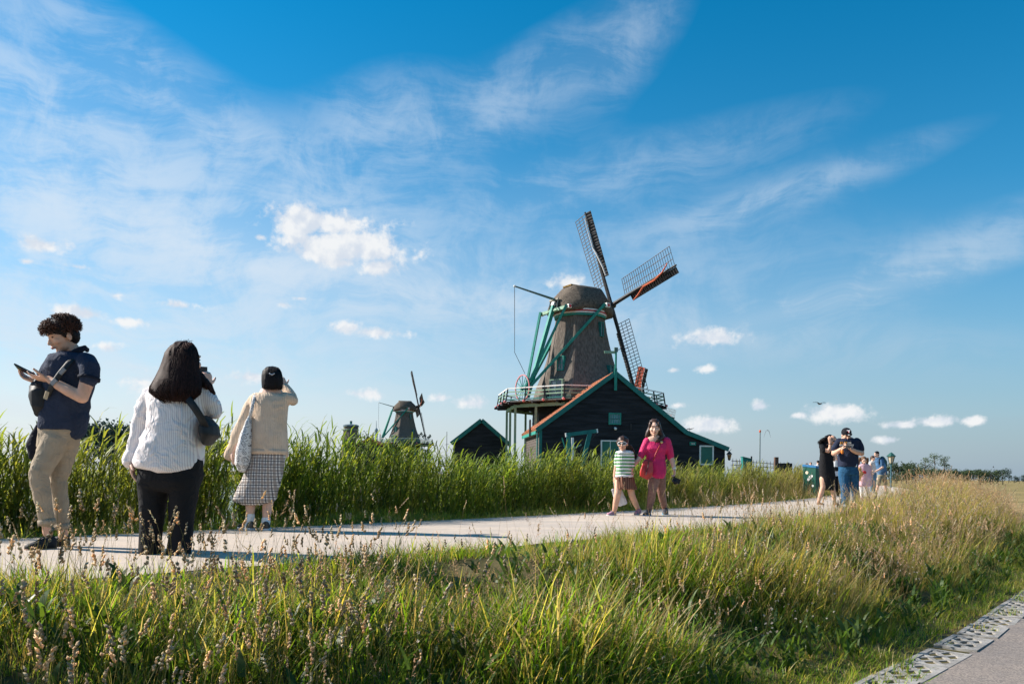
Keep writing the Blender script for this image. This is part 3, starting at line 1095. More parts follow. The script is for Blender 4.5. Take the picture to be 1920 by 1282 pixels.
def H(px, py, dy=0.0):
    w = P(px, py, hd + dy)
    return Vector((w.x - hoist.location.x, w.y - hoist.location.y, w.z + .2))


obj('top_beam', MB().bar(H(1061, 815), H(1120, 807.5), .28, .3), teald_m, hoist)
obj('beam_end', MB().bar(H(1060, 815.2), H(1062.5, 814.9), .34, .34), white_m, hoist)
obj('beam_end', MB().bar(H(1118.5, 807.7), H(1121, 807.4), .32, .32), white_m, hoist)
obj('post', MB().bar(H(1066, 818), H(1067, 905), .32), teald_m, hoist)
obj('post', MB().bar(H(1073.5, 820, -.5), H(1075, 905, -.5), .2), white_m, hoist)
obj('diagonal_post', MB().bar(H(1106, 812), H(1090, 880), .34), teald_m, hoist)
obj('stay_rod', MB().bar(H(1119, 810), H(1100, 838), .05), iron_m, hoist)
obj('lever', MB().bar(H(1054, 820, -.4), H(1061, 845, -.4), .09), teal_m, hoist)
obj('lever', MB().bar(H(1073, 842, -.6), H(1090, 833, -.6), .12), pale_m, hoist)


# ------------------------------------------------------------------ small gabled house and far buildings
def gable_house(name, label, peak, left, right, depth, length, wall_m, trim_m, roof_m, cat='house'):
    pk, l, r_ = P(*peak, depth), P(*left, depth), P(*right, depth)
    o = thing(name, label, cat, ((l.x + r_.x) / 2, depth, -.2), 0)
    loc = o.location
    p = [Vector((l.x - loc.x, 0, 0)), Vector((r_.x - loc.x, 0, 0)), Vector((r_.x - loc.x, 0, r_.z + .2)), Vector((pk.x - loc.x, 0, pk.z + .2)), Vector((l.x - loc.x, 0, l.z + .2))]
    # board courses for the gable
    z_ = 0.0
    top, eave = p[3].z, p[4].z
    obj('wall', MB().prism([q_ + Vector((0, .08, 0)) for q_ in p], (0, length, 0)), wall_m, o)
    while z_ < top - .25:
        z1_ = z_ + .3
        f0, f1 = [max(0, min(1, (zz_ - eave) / (top - eave))) for zz_ in (z_, min(z1_, top - .03))]
        xl0, xl1 = p[4].x + (p[3].x - p[4].x) * f0, p[4].x + (p[3].x - p[4].x) * f1
        xr0, xr1 = p[2].x + (p[3].x - p[2].x) * f0, p[2].x + (p[3].x - p[2].x) * f1
        z1_ = min(z1_, top - .03)
        obj('wall_board', MB().add([(xl0, -.04, z_), (xr0, -.04, z_), (xr1, -.01, z1_), (xl1, -.01, z1_), (xl0, .07, z_), (xr0, .07, z_), (xr1, .07, z1_), (xl1, .07, z1_)],
                                   [(0, 1, 2, 3), (7, 6, 5, 4), (0, 4, 5, 1), (3, 2, 6, 7), (0, 3, 7, 4), (1, 5, 6, 2)]), wall_m, o)
        z_ += .3
    for e_ in (p[4], p[2]):
        dd_ = (p[3] - e_).normalized()
        up2 = Vector((-dd_.z, 0, dd_.x)) * (1 if dd_.x > 0 else -1)
        e2 = e_ - dd_ * .3
        obj('roof', MB().prism([e2 + up2 * .02 - Vector((0, .2, 0)), p[3] + up2 * .02 - Vector((0, .2, 0)), p[3] + up2 * .22 - Vector((0, .2, 0)), e2 + up2 * .22 - Vector((0, .2, 0))], (0, length + .5, 0)), roof_m, o)
        obj('bargeboard', MB().prism([e2 + up2 * .26 - Vector((0, .34, 0)), p[3] + up2 * .26 - Vector((0, .34, 0)), p[3] - up2 * .2 - Vector((0, .34, 0)), e2 - up2 * .2 - Vector((0, .34, 0))], (0, .12, 0)), trim_m, o)
    return o


gable_house('boathouse', 'small dark gabled shed with teal bargeboards beside the mill stage', (903, 788), (850, 829), (950, 829), 95.0, 9.0, tar_m, teald_m, tile_m, 'shed')
gable_house('red_roof_house', 'low house with a red roof far behind the reeds', (690, 822), (672, 834), (712, 834), 230.0, 14.0, tar_m, redcl_m, mat('red_roof', (.45, .09, .06), var=.2))

# truncated far mill body
c = P(657, 886, 260.0)
tm = thing('mill_stump', 'far dark mill body without sails above the reeds', 'mill', (c.x, c.y, -.2))
zt = P(657, 800, 260).z + .2
obj('tower', MB().loft([octa(3.6, 0, 0), octa(3.0, zt * .6, 0), octa(2.35, zt, 0)]), thatch_m, tm)
obj('cap', MB().loft([[Vector((r_ * math.cos(k * math.pi / 10), r_ * math.sin(k * math.pi / 10), z_)) for k in range(20)] for r_, z_ in ((2.55, zt), (2.6, zt + .45), (1.9, zt + .75), (.5, zt + .9))]), mat('grey_blue_lead', (.12, .17, .20), var=.2), tm)
obj('band', MB().loft([[Vector((r_ * math.cos(k * math.pi / 10), r_ * math.sin(k * math.pi / 10), z_)) for k in range(20)] for r_, z_ in ((2.62, zt - 1.1), (2.62, zt - .85))]), pale_m, tm)
obj('flue', MB().tube([(0, 0, zt + .8), (0, 0, zt + 1.7)], [.38, .38], 8, False), teald_m, tm)
obj('flue_cap', MB().ell((0, 0, zt + 1.75), (.5, .5, .2), nu=10, nv=6), iron_m, tm)

# distant telecom tower
c = P(704.5, 886, 900.0)
tt_ = thing('telecom_tower', 'thin grey telecom tower on the horizon beside the far mill', 'tower', (c.x, c.y, -1))
k9 = 900 / F
far_m = mat('far_grey', (.24, .33, .38), var=.1)
obj('shaft', MB().tube([(0, 0, 0), (0, 0, 84 * k9), (0, 0, 86 * k9)], [3.2 * k9, 2.6 * k9, 2.0 * k9], 8, False), far_m, tt_)
for z_ in (66, 74, 81):
    obj('gallery', MB().tube([(0, 0, z_ * k9), (0, 0, (z_ + 2) * k9)], [3.8 * k9, 3.8 * k9], 10, False), far_m, tt_)
obj('mast', MB().tube([(0, 0, 85 * k9), (0, 0, 100 * k9)], [.7 * k9, .3 * k9], 5, False), far_m, tt_)

# ------------------------------------------------------------------ railing, flag pole, lamp post and bin along the path
fd = 62.0
fence = thing('iron_fence', 'black iron railing with spiked bars behind the grass near the barn', 'fence', (P(1375, 892, fd).x, fd, -.2))


def FZ(px, py, d=fd):
    w = P(px, py, d)
    return Vector((w.x - fence.location.x, w.y - fence.location.y, w.z + .2))


for i in range(17):
    px = 1374 + i * 6.4
    py = 861 + (px - 1374) * .075
    dd_ = fd + i * .5
    obj('fence_bar', MB().tube([FZ(px, 905, dd_), FZ(px, py, dd_), FZ(px, py - 3.0, dd_)], [.022, .022, .004], 4, False), iron_m, fence)
for off in (2.5, 10):
    obj('fence_rail', MB().bar(FZ(1372, 861 + off, fd), FZ(1480, 869 + off, fd + 8.4), .05), iron_m, fence)
obj('fence_post', MB().bar(FZ(1478.5, 906, fd + 8.2), FZ(1478.5, 866.5, fd + 8.2), .1), iron_m, fence)
obj('fence_post', MB().bar(FZ(1409, 906, fd + 2.5), FZ(1409, 855, fd + 2.5), .1), iron_m, fence)
ch = thing('letter_box', 'dark green wooden box with a slanted lid before the iron railing', 'box', (P(1400, 892, 58).x, 58, -.2))
w0 = P(1393, 857, 58).z + .2
obj('body', MB().prism([(-.28, 0, 0), (.30, 0, 0), (.30, 0, w0 - .14), (-.28, 0, w0)], (0, .5, 0)), teald_m, ch)
obj('lid', MB().prism([(-.32, -.06, w0 + .01), (.34, -.06, w0 - .14), (.34, -.06, w0 - .09), (-.32, -.06, w0 + .06)], (0, .62, 0)), teald_m, ch)
cart = thing('dark_trough', 'dark low wall end and post beside the iron railing', 'wall', (P(1462, 892, 60).x, 60, -.2))
w1 = P(1462, 868, 60).z + .2
obj('block', MB().box((.3, 0, w1 / 2), (1.1, .5, w1)), tar_m, cart)
obj('post', MB().box((-.28, 0, (w1 + .45) / 2), (.26, .3, w1 + .45)), mat('brown_post', (.10, .06, .045), var=.3), cart)
c = P(1424, 894, 64.0)
fl = thing('flag_pole', 'bare grey flag pole with a red tip behind the grass', 'pole', (c.x, c.y, -.2))
zt = P(1424, 809, 64).z + .2
obj('pole', MB().tube([(0, 0, 0), (0, 0, zt)], [.07, .05], 8, False), mat('grey_pole', (.22, .27, .28), rough=.4, var=.1), fl)
obj('tip', MB().ell((0, 0, zt + .03), (.09, .09, .12), nu=8, nv=6), mat('orange_tip', (.7, .14, .06), var=.1), fl)

c = P(1670.5, 897, 56.0)
lp_ = thing('lamp_post', 'green lantern lamp post standing beside the path near the treeline', 'street lamp', (c.x, c.y, -.9))
zb_ = P(1671, 868, 56).z + .9
grn = mat('lamp_green', (.030, .10, .085), rough=.4, var=.1)
obj('post', MB().tube([(0, 0, 0), (0, 0, .9), (0, 0, 1.0), (0, 0, zb_)], [.085, .08, .055, .045], 8, False), mat('lamp_post_blue', (.05, .13, .16), rough=.4, var=.1), lp_)
hx = lambda r_, z_: [Vector((r_ * math.cos(k * math.pi / 3), r_ * math.sin(k * math.pi / 3), z_)) for k in range(6)]
head = obj('lantern', MB().loft([hx(.13, zb_), hx(.24, zb_ + .46)]), mat('lamp_panes', (.52, .44, .32), rough=.25, var=.12, scale=5), lp_)
for k in range(6):
    obj('lantern_bar', MB().bar(hx(.137, zb_)[k], hx(.247, zb_ + .46)[k], .03), grn, head)
obj('collar', MB().loft([hx(.07, zb_ - .1), hx(.15, zb_)]), grn, head)
obj('hood', MB().loft([hx(.33, zb_ + .46), hx(.34, zb_ + .50), hx(.12, zb_ + .70), hx(.03, zb_ + .76)]), grn, head)

# green litter bin with blue lid edge and stickers
bd = 26.0
c = P(1526, 897, bd)
bn_t = thing('litter_bin', 'dark green slanted litter container with blue lid edge and round stickers by the path', 'bin', (c.x, c.y, -.12), R(-10))
kz = bd / F
grd = mat('bin_green', (.012, .085, .06), rough=.4, var=.2, scale=3, bump=.1)
hz_ = P(1526, 873, bd).z + .12
w_ = 37 * kz / 2
fr = [(-w_ * .95, -.02, 0), (-w_ * .02, -.30, 0), (w_, -.05, 0), (w_, .3, 0), (-w_ * .9, .3, 0)]
fr = [Vector(v) for v in fr]
up_ = [Vector((0, 0, hz_ * k)) for k in (1.0, .965, .90, .90, 1.0)]
obj('body', MB().loft([fr, [a_ + b2 for a_, b2 in zip(fr, up_)]]), grd, bn_t)
lid = [Vector((v.x * 1.08, v.y * 1.08, 0)) for v in fr]
obj('lid', MB().loft([[a_ + b2 + Vector((0, 0, -.03)) for a_, b2 in zip(lid, up_)], [a_ + b2 + Vector((0, 0, .045)) for a_, b2 in zip(lid, up_)]]), mat('bin_blue', (.03, .16, .34), rough=.4, var=.15), bn_t)
n_ = Vector((-.28, -w_ * .93, 0)).normalized()
for (fx_, fz_, rad, m_) in ((.25, .80, .055, mat('sticker_cream', (.66, .58, .42), var=.25)), (.55, .66, .055, white_m), (.38, .60, .045, white_m), (.78, .42, .04, white_m), (.66, .70, .05, white_m)):
    p_ = fr[0].lerp(fr[1], fx_) + Vector((0, 0, fz_ * hz_)) + n_ * .006
    tz = (fr[1] - fr[0]).normalized()
    ring = [p_ + tz * rad * math.cos(t_) + Vector((0, 0, rad * math.sin(t_))) for t_ in [2 * math.pi * k / 12 for k in range(12)]]
    obj('sticker', MB().prism(ring, n_ * .004), m_, bn_t)

# ------------------------------------------------------------------ birds
def bird(label, px, py, d, spanv, dihedral, bank):
    c_ = P(px, py, d)
    t_ = thing('bird', label, 'bird', c_, R(bank))
    bm_ = mat('bird_grey', (.055, .055, .06), rough=.8, var=.3, scale=10)
    s_ = spanv
    body = MB().tube([(0, -.24 * s_, 0), (0, -.1 * s_, 0), (0, .12 * s_, 0), (0, .26 * s_, .01 * s_)], [.02 * s_, .055 * s_, .05 * s_, .012 * s_], 8)
    # both wings belong to the body's one surface
    for sd_ in (-1, 1):
        prev = None
        rings = []
        for k in range(6):
            f = k / 5
            x_ = sd_ * s_ * .5 * f
            z_ = s_ * (dihedral[0] * min(f, .45) + dihedral[1] * max(0, f - .45))
            ch_ = s_ * .16 * (1 - .75 * f ** 1.5)
            sw = s_ * .10 * max(0, f - .4)
            rings.append([Vector((x_, -ch_ / 2 + sw, z_)), Vector((x_, ch_ / 2 + sw, z_)), Vector((x_, ch_ / 2 + sw, z_ + .008 * s_)), Vector((x_, -ch_ / 2 + sw, z_ + .02 * s_))])
        body.loft(rings)
    obj('body', body, bm_, t_)


bird('dark bird gliding with level wings above the walkers on the path', 1537, 757, 40, .72, (.22, -.02), 12)
bird('dark bird with both wings bent sharply down beside the flag pole', 1439, 806.5, 48, .42, (-.15, -1.7), 5)
bird('tiny dark bird low over the distant treeline', 1862.5, 876, 90, .42, (.9, -.4), 60)

# ------------------------------------------------------------------ distant trees
def tree_mesh(seed, h, w, n=900, trunk=.18, leaf=.35, shape='round', open_=.0):
    """trunk and limbs / crown of leaf-clump faces spread through lobes"""
    r_ = random.Random(seed)
    nr = np.random.default_rng(seed)
    tr = MB()
    tr.tube([(0, 0, 0), (.05 * w, 0, h * .3), (-.03 * w, .02, h * .62), (0, 0, h * .9)], [trunk, trunk * .75, trunk * .4, trunk * .12], 6)
    lobes = []
    nl = 11
    for k in range(nl):
        f = r_.uniform(.28, .97) if shape == 'round' else r_.uniform(.12, .98)
        wf = (math.sin(math.pi * min(1, f * .95)) ** .6 if shape == 'round' else .35 + .65 * math.sin(math.pi * f))
        a_ = r_.uniform(0, 6.28)
        rad = w * .5 * wf * r_.uniform(.25, .8)
        c_ = Vector((math.cos(a_) * rad, math.sin(a_) * rad, h * f))
        lobes.append((c_, w * r_.uniform(.16, .27)))
        tr.tube([(0, 0, c_.z * .7), (c_.x * .5, c_.y * .5, c_.z * .86), c_], [trunk * .4, trunk * .25, trunk * .08], 4)
    V = np.zeros((n, 4, 3))
    for k in range(n):
        c_, rr = lobes[r_.randrange(nl)]
        v = nr.normal(0, 1, 3)
        v /= np.linalg.norm(v)
        p_ = np.array(c_) + v * rr * nr.uniform(.45, 1.05) ** .6 * np.array([1, 1, .85])
        x_ = nr.normal(0, 1, 3)
        x_ /= np.linalg.norm(x_)
        y_ = np.cross(x_, nr.normal(0, 1, 3))
        y_ /= np.linalg.norm(y_)
        l_ = leaf * nr.uniform(.5, 1.2)
        V[k] = [p_ - x_ * l_ * .5, p_ + y_ * l_ * .3, p_ + x_ * l_ * .5, p_ - y_ * l_ * .3]
    me = bpy.data.meshes.new('crown')
    me.from_pydata(V.reshape(-1, 3).tolist(), [], [(4 * k, 4 * k + 1, 4 * k + 2, 4 * k + 3) for k in range(n)])
    t_me = tr.mesh('trunk')
    fix_normals(t_me)
    return t_me, me


bark_m = mat('bark', (.10, .085, .065), var=.3, scale=4)
leafA = mat('tree_leaves', (.060, .095, .032), rough=.7, var=.35, scale=.5, trans=.25, col2=(.085, .12, .04))
leafB = mat('dark_tree_leaves', (.032, .060, .026), rough=.7, var=.4, scale=.4, trans=.2, col2=(.055, .085, .03))
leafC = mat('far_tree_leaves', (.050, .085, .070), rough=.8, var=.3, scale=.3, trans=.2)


def tree(meshes, leaf, label, px, py_top, depth, h, group=None, base=-.8, name='tree', wscale=1.0):
    c_ = P(px, 890, depth)
    s_ = (P(px, py_top, depth).z - base) / h
    o = thing(name, label, 'tree', (c_.x, c_.y, base), random.uniform(0, 6), group)
    o.scale = (s_ * wscale, s_ * wscale, s_)
    obj('trunk', meshes[0], bark_m if not meshes[0].materials else None, o)
    cr = obj('crown', meshes[1], None, o)
    if not meshes[1].materials:
        meshes[1].materials.append(leaf)
    else:
        cr.material_slots[0].link = 'OBJECT'
        cr.material_slots[0].material = leaf
    return o


tall = [tree_mesh(21 + k, 10, 5.0, 620, .16, .42) for k in range(3)]
bush = [tree_mesh(41 + k, 6, 6.0, 700, .16, .50) for k in range(5)]
popl = [tree_mesh(61, 12, 2.4, 500, .15, .40, 'tall')]
for (px, pt, k, lb, ws) in ((1734, 855, 0, 'tall thin-crowned tree at the left of the tall clump over the wood', 1.1), (1752, 850.5, 1, 'tallest loose-crowned tree in the clump over the wood', 1.25), (1771, 854, 2, 'tall tree at the right of the tall clump over the wood', 1.1)):
    tree(tall[k], leafA, lb, px, pt, 270, 10, wscale=ws)
gp = 'bushy trees of the wood on the horizon'
lb = 'bushy dark green tree of the low wood on the horizon behind the field'
px = 1668
i = 0
while px < 1960:
    top = np.interp(px, [1668, 1690, 1712, 1726, 1790, 1800, 1850, 1860, 1882, 1900, 1930, 1960], [872, 868, 867, 876, 880, 877, 882, 880, 880, 893, 886, 888]) + random.uniform(-1.5, 2.5)
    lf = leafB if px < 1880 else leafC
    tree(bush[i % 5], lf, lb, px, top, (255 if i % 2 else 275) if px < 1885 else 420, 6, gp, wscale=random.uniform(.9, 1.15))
    px += random.uniform(8.5, 12)
    i += 1
for px in (1682, 1700, 1718, 1740, 1757, 1776, 1795, 1815, 1838, 1858):
    tree(bush[i % 5], leafB, lb, px, 881 + random.uniform(-1, 2), 248, 6, gp, wscale=1.3)
    i += 1
# far shore on the left, seen over the reeds
gp2 = 'far shore trees beyond the lake'
lb2 = 'hazy rounded tree on the far lake shore above the reeds'
for px in list(range(146, 262, 14)) + list(range(380, 440, 15)):
    top = 797 + random.uniform(-5, 7) if 150 < px < 262 else 829 + random.uniform(-5, 5)
    if 150 < px < 230:
        top = 793 + random.uniform(-3, 5)
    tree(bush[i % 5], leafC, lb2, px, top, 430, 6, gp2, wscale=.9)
    i += 1
for px, pt, lb3 in ((672, 826, 'lowest small dark tree just right of the far mill stump'), (683, 812, 'taller small dark tree between the mill stump and telecom tower'), (692, 818, 'small dark tree just left of the telecom tower')):
    tree(bush[i % 5], leafB, lb3, px, pt + 2, 235, 6, 'small trees by the far mill', base=-.2)
    i += 1
for px, pt, lb3 in ((787, 803, 'tallest slim poplar, nearest the far windmill'), (794.5, 806, 'middle of the three slim poplars right of the far windmill'), (803, 808, 'shortest slim poplar, farthest from the far windmill')):
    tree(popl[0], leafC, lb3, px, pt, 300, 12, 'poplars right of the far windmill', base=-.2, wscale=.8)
# slim mast in the distance
c = P(837, 888, 320)
ms = thing('mast', 'thin bare mast above the reeds left of the small shed', 'mast', (c.x, c.y, -.2))
zt = P(837, 808, 320).z
obj('pole', MB().tube([(0, 0, 0), (0, 0, zt)], [.16, .10], 6, False), iron_m, ms)
obj('yard_arm', MB().bar((-.8, 0, zt * .7), (.8, 0, zt * .72), .12), iron_m, ms)

# ------------------------------------------------------------------ grasses: tufts instanced on real ground points
def leaf_mat(name, trans=.45, rough=.5, glow=(1.5, 1.4, .7)):
    m = bpy.data.materials.new(name)
    m.use_nodes = True
    t = m.node_tree
    b = NB(t)
    bs = t.nodes['Principled BSDF']
    at = b.n('ShaderNodeAttribute', attribute_name='col')
    b.link(at.outputs['Color'], bs.inputs['Base Color'])
    bs.inputs['Roughness'].default_value = rough
    bs.inputs['Specular IOR Level'].default_value = .35
    tr = b.n('ShaderNodeBsdfTranslucent')
    tw = b.n('ShaderNodeVectorMath', operation='MULTIPLY')
    b.link(at.outputs['Color'], tw.inputs[0])
    tw.inputs[1].default_value = glow
    b.link(tw.outputs[0], tr.inputs['Color'])
    mx = b.n('ShaderNodeMixShader')
    mx.inputs[0].default_value = trans
    b.link(bs.outputs[0], mx.inputs[1])
    b.link(tr.outputs[0], mx.inputs[2])
    b.link(mx.outputs[0], t.nodes['Material Output'].inputs[0])
    return m


GRASS_M = leaf_mat('grass_blade', .52, .45)
REED_M = leaf_mat('reed_leaf', .55, .5)
SEED_M = leaf_mat('seed_head', .45, .8, (1.1, 1.08, 1.0))


class Leafy(MB):
    def __init__(s):
        super().__init__()
        s.c = []

    def paint(s, n, c):
        s.c.extend([c] * n)

    def blade(s, root, yaw, length, width, lean, curve, seg=4, col=(.08, .13, .02), twist=0.0):
        d = Vector((math.cos(yaw), math.sin(yaw), 0))
        w = Vector((-math.sin(yaw + twist), math.cos(yaw + twist), 0))
        p = Vector(root)
        vs = []
        for k in range(seg):
            u = k / seg
            ww = width * (1 - u ** 1.8) * (.75 + .25 * min(1, u * 3)) / 2
            vs += [p + w * ww, p - w * ww]
            th = lean + curve * ((k + .5) / seg) ** 1.6
            p = p + (d * math.sin(th) + Vector((0, 0, math.cos(th)))) * (length / seg)
        vs.append(p)
        fs = [(2 * k, 2 * k + 1, 2 * k + 3, 2 * k + 2) for k in range(seg - 1)] + [(2 * seg - 2, 2 * seg - 1, 2 * seg)]
        s.add(vs, fs)
        s.paint(len(vs), col)

    def stem(s, root, yaw, length, rad, lean, curve, seg=4, col=(.12, .14, .04)):
        d = Vector((math.cos(yaw), math.sin(yaw), 0))
        p = Vector(root)
        pts = [p.copy()]
        for k in range(seg):
            th = lean + curve * ((k + .5) / seg) ** 2
            p = p + (d * math.sin(th) + Vector((0, 0, math.cos(th)))) * (length / seg)
            pts.append(p.copy())
        vs, fs = [], []
        for i, q in enumerate(pts):
            rr = rad * (1 - .55 * i / seg)
            for k in range(3):
                a = 2.094 * k
                vs.append(q + Vector((math.cos(a) * rr, math.sin(a) * rr, 0)))
        for i in range(seg):
            for k in range(3):
                fs.append((i * 3 + k, i * 3 + (k + 1) % 3, i * 3 + 3 + (k + 1) % 3, i * 3 + 3 + k))
        s.add(vs, fs)
        s.paint(len(vs), col)
        return pts, (pts[-1] - pts[-2]).normalized()

    def spikelet(s, c, axis, L, r, col):
        axis = Vector(axis).normalized()
        x = axis.orthogonal().normalized()
        y = axis.cross(x)
        c = Vector(c)
        vs = [c - axis * L / 2, c + axis * L / 2] + [c + x * r * a + y * r * b for a, b in ((1, 0), (-.5, .87), (-.5, -.87))]
        fs = [(0, 3, 2), (0, 4, 3), (0, 2, 4), (1, 2, 3), (1, 3, 4), (1, 4, 2)]
        s.add(vs, fs)
        s.paint(5, col)

    def flake(s, c, axis, L, r, col):
        axis = Vector(axis).normalized()
        x = axis.cross(Vector((u(-1, 1), u(-1, 1), u(-1, 1)))).normalized()
        c = Vector(c)
        s.add([c - axis * L / 2, c + x * r, c + axis * L / 2, c - x * r], [(0, 1, 2, 3)])
        s.paint(4, col)

    def build(s, name, m):
        li = np.array([i for f in s.f for i in f])
        lt = np.array([len(f) for f in s.f])
        return (np.array([tuple(q) for q in s.v]), np.array(s.c, float), li, lt)


def u(a, b):
    return random.uniform(a, b)


def vary(c, k=.25):
    f = u(1 - k, 1 + k)
    g = u(-.12, .12)
    return (c[0] * f * (1 + g), c[1] * f, c[2] * f * (1 - g))


GREEN = [(.165, .29, .018), (.215, .315, .024), (.09, .195, .016), (.30, .345, .036), (.44, .38, .09)]


def tuft_green(i, h=(.10, .50), nb=12, w=(.005, .011), spread=.08, dryp=.14, curve=(.2, 1.9), lean=(.03, .75)):
    L = Leafy()
    for k in range(nb):
        r_, a = spread * math.sqrt(u(0, 1)), u(0, 6.283)
        c = random.choice(GREEN) if u(0, 1) > dryp else (.42, .33, .16)
        L.blade((r_ * math.cos(a), r_ * math.sin(a), -.02), a + u(-1.5, 1.5), h[0] + (h[1] - h[0]) * random.random() ** 1.6, u(*w), lean[0] + (lean[1] - lean[0]) * random.random() ** 1.5, u(*curve), 3, vary(c), u(-.6, .6))
    return L.build('tuft', GRASS_M)


def stalk_clumped(i):
    """cocksfoot: stiff stem with one-sided knobbly clusters"""
    L = Leafy()
    for q in range(random.choice((1, 1, 2))):
        H = u(.48, .78)
        yaw = u(0, 6.28)
        pts, tip = L.stem((u(-.03, .03), u(-.03, .03), -.02), yaw, H, .0016, u(0, .14), u(.05, .45), 5, vary((.20, .19, .07)))
        base = vary((.66, .52, .34), .15)
        n = random.randint(4, 5)
        top = pts[-1]
        for k in range(n):
            f = k / (n - 1)
            c = top - tip * (.004 + .065 * (1 - f) ** 1.0)
            side = Vector((math.cos(yaw + u(-.7, .7)), math.sin(yaw + u(-.7, .7)), u(.2, .9))).normalized()
            c = c + side * (.004 + .015 * (1 - f) * u(.5, 1.1))
            for j in range(3):
                off = Vector((u(-1, 1), u(-1, 1), u(-1, 1))) * (.0045 + .002 * (1 - f))
                L.spikelet(c + off, tip + side * .6 + off * 60, u(.018, .026), u(.0055, .0078), vary(base, .18))
        L.blade((0, 0, .02), yaw + u(1, 4), u(.15, .3), .005, .3, 1.2, 4, vary(GREEN[1]))
    return L.build('stalk', SEED_M)


def stalk_spike(i, col=(.50, .40, .24), hl=.10):
    """foxtail / ryegrass: slim spike that nods"""
    L = Leafy()
    H = u(.45, .75)
    yaw = u(-.8, .8)
    pts, tip = L.stem((0, 0, -.02), yaw, H, .0013, u(.02, .2), u(.2, 1.1), 5, vary((.24, .21, .08)))
    a, b = pts[-2], pts[-1]
    n = 16
    base = vary(col, .2)
    for k in range(n):
        c = b + (a - b) * (k / n) * (hl / max(.01, (a - b).length))
        o_ = Vector((u(-1, 1), u(-1, 1), u(-.3, .3))).normalized()
        L.flake(c + o_ * .003, tip + o_ * .35, u(.012, .019), u(.003, .0044), vary(base, .2))
    return L.build('stalk', SEED_M)


def stalk_panicle(i, col=(.56, .35, .21)):
    """open reddish panicle of tiny spikelets"""
    L = Leafy()
    H = u(.42, .72)
    yaw = u(0, 6.28)
    pts, tip = L.stem((0, 0, -.02), yaw, H, .0012, u(0, .18), u(.05, .5), 3, vary((.30, .22, .10)))
    base = vary(col, .2)
    top = pts[-1]
    for k in range(9):
        f = k / 9
        c = top - tip * (.16 * f)
        a = u(0, 6.28)
        br = Vector((math.cos(a), math.sin(a), u(.5, 1.2))).normalized()
        ln = .012 + .045 * f * u(.6, 1.1)
        for j in range(4):
            q = c + br * ln * (j + 1) / 4
            L.flake(q + Vector((u(-1, 1), u(-1, 1), u(-1, 1))) * .004, br, u(.010, .016), u(.0022, .0036), vary(base, .25))
    return L.build('stalk', SEED_M)


def clover(i):
    L = Leafy()
    for k in range(3):
        x, y, h = u(-.06, .06), u(-.06, .06), u(.14, .30)
        pts, tip = L.stem((x, y, 0), u(0, 6.28), h, .0012, .05, .2, 3, (.1, .15, .03))
        for j in range(14):
            o_ = Vector((u(-1, 1), u(-1, 1), u(-.7, 1))).normalized()
            L.flake(pts[-1] + o_ * .006, o_, .008, .0024, vary((.62, .56, .50), .1))
    return L.build('clover', SEED_M)


def broadleaf(i):
    L = Leafy()
    for k in range(14):
        a = u(0, 6.28)
        L.blade((u(-.05, .05), u(-.05, .05), u(0, .16)), a, u(.07, .15), u(.018, .035), u(.2, .8), u(.5, 1.3), 4, vary((.07, .12, .022)), u(-.4, .4))
    return L.build('weed', GRASS_M)


def reed(i, h=(1.35, 1.75), lit=0):
    """common reed: cane with alternate long leaves swept by the wind"""
    L = Leafy()
    H = u(*h)
    pts, tip = L.stem((0, 0, -.05), u(-.6, .6), H, .0042, u(0, .08), u(.05, .28), 4, vary((.15, .17, .05)))
    n = 14
    for k in range(n):
        f = .16 + .84 * k / (n - 1)
        i0 = min(3, int(f * 4))
        q = pts[i0] + (pts[i0 + 1] - pts[i0]) * (f * 4 - i0)
        yaw = (0 if k % 2 else math.pi) * .62 + u(-.75, .75)
        ln = u(.30, .52) * (1 if f < .9 else .75)
        c = random.choice([(.12, .225, .020), (.165, .26, .028), (.08, .165, .018), (.26, .32, .048)])
        L.blade(q, yaw, ln, u(.020, .036), u(.15, .7), u(.7, 2.1), 3, vary(c, .22), u(-.5, .5))
    return L.build('reed', REED_M)


coll_mat, coll_dry = {}, {}


def make_coll(name, variants, m=None, dry=(.46, .32, .14)):
    coll_mat[id(variants)] = m or GRASS_M
    coll_dry[id(variants)] = dry
    return variants


COL_GREEN = make_coll('src_green', [tuft_green(i) for i in range(10)])
COL_LUSH = make_coll('src_lush', [tuft_green(i, (.22, .58), 12, (.008, .016), .06, .04, (.6, 2.0)) for i in range(6)])
COL_SHORT = make_coll('src_short', [tuft_green(i, (.07, .20), 10, (.005, .010), .06, .16) for i in range(6)])
COL_DRY = make_coll('src_dry', [tuft_green(i, (.25, .60), 9, (.003, .006), .06, .7, (.1, 1.0)) for i in range(6)])
COL_CLUMP = make_coll('src_clump', [stalk_clumped(i) for i in range(12)], SEED_M, (.55, .34, .21))
COL_SPIKE = make_coll('src_spike', [stalk_spike(i) for i in range(10)], SEED_M, (.55, .34, .21))
COL_PAN = make_coll('src_panicle', [stalk_panicle(i) for i in range(10)], SEED_M, (.55, .34, .21))
COL_CLOVER = make_coll('src_clover', [clover(i) for i in range(4)], SEED_M, (.55, .34, .21))
COL_WEED = make_coll('src_weed', [broadleaf(i) for i in range(5)])
COL_REED = make_coll('src_reed', [reed(i) for i in range(14)], REED_M, (.30, .22, .09))


VEG_TRIS = [0]


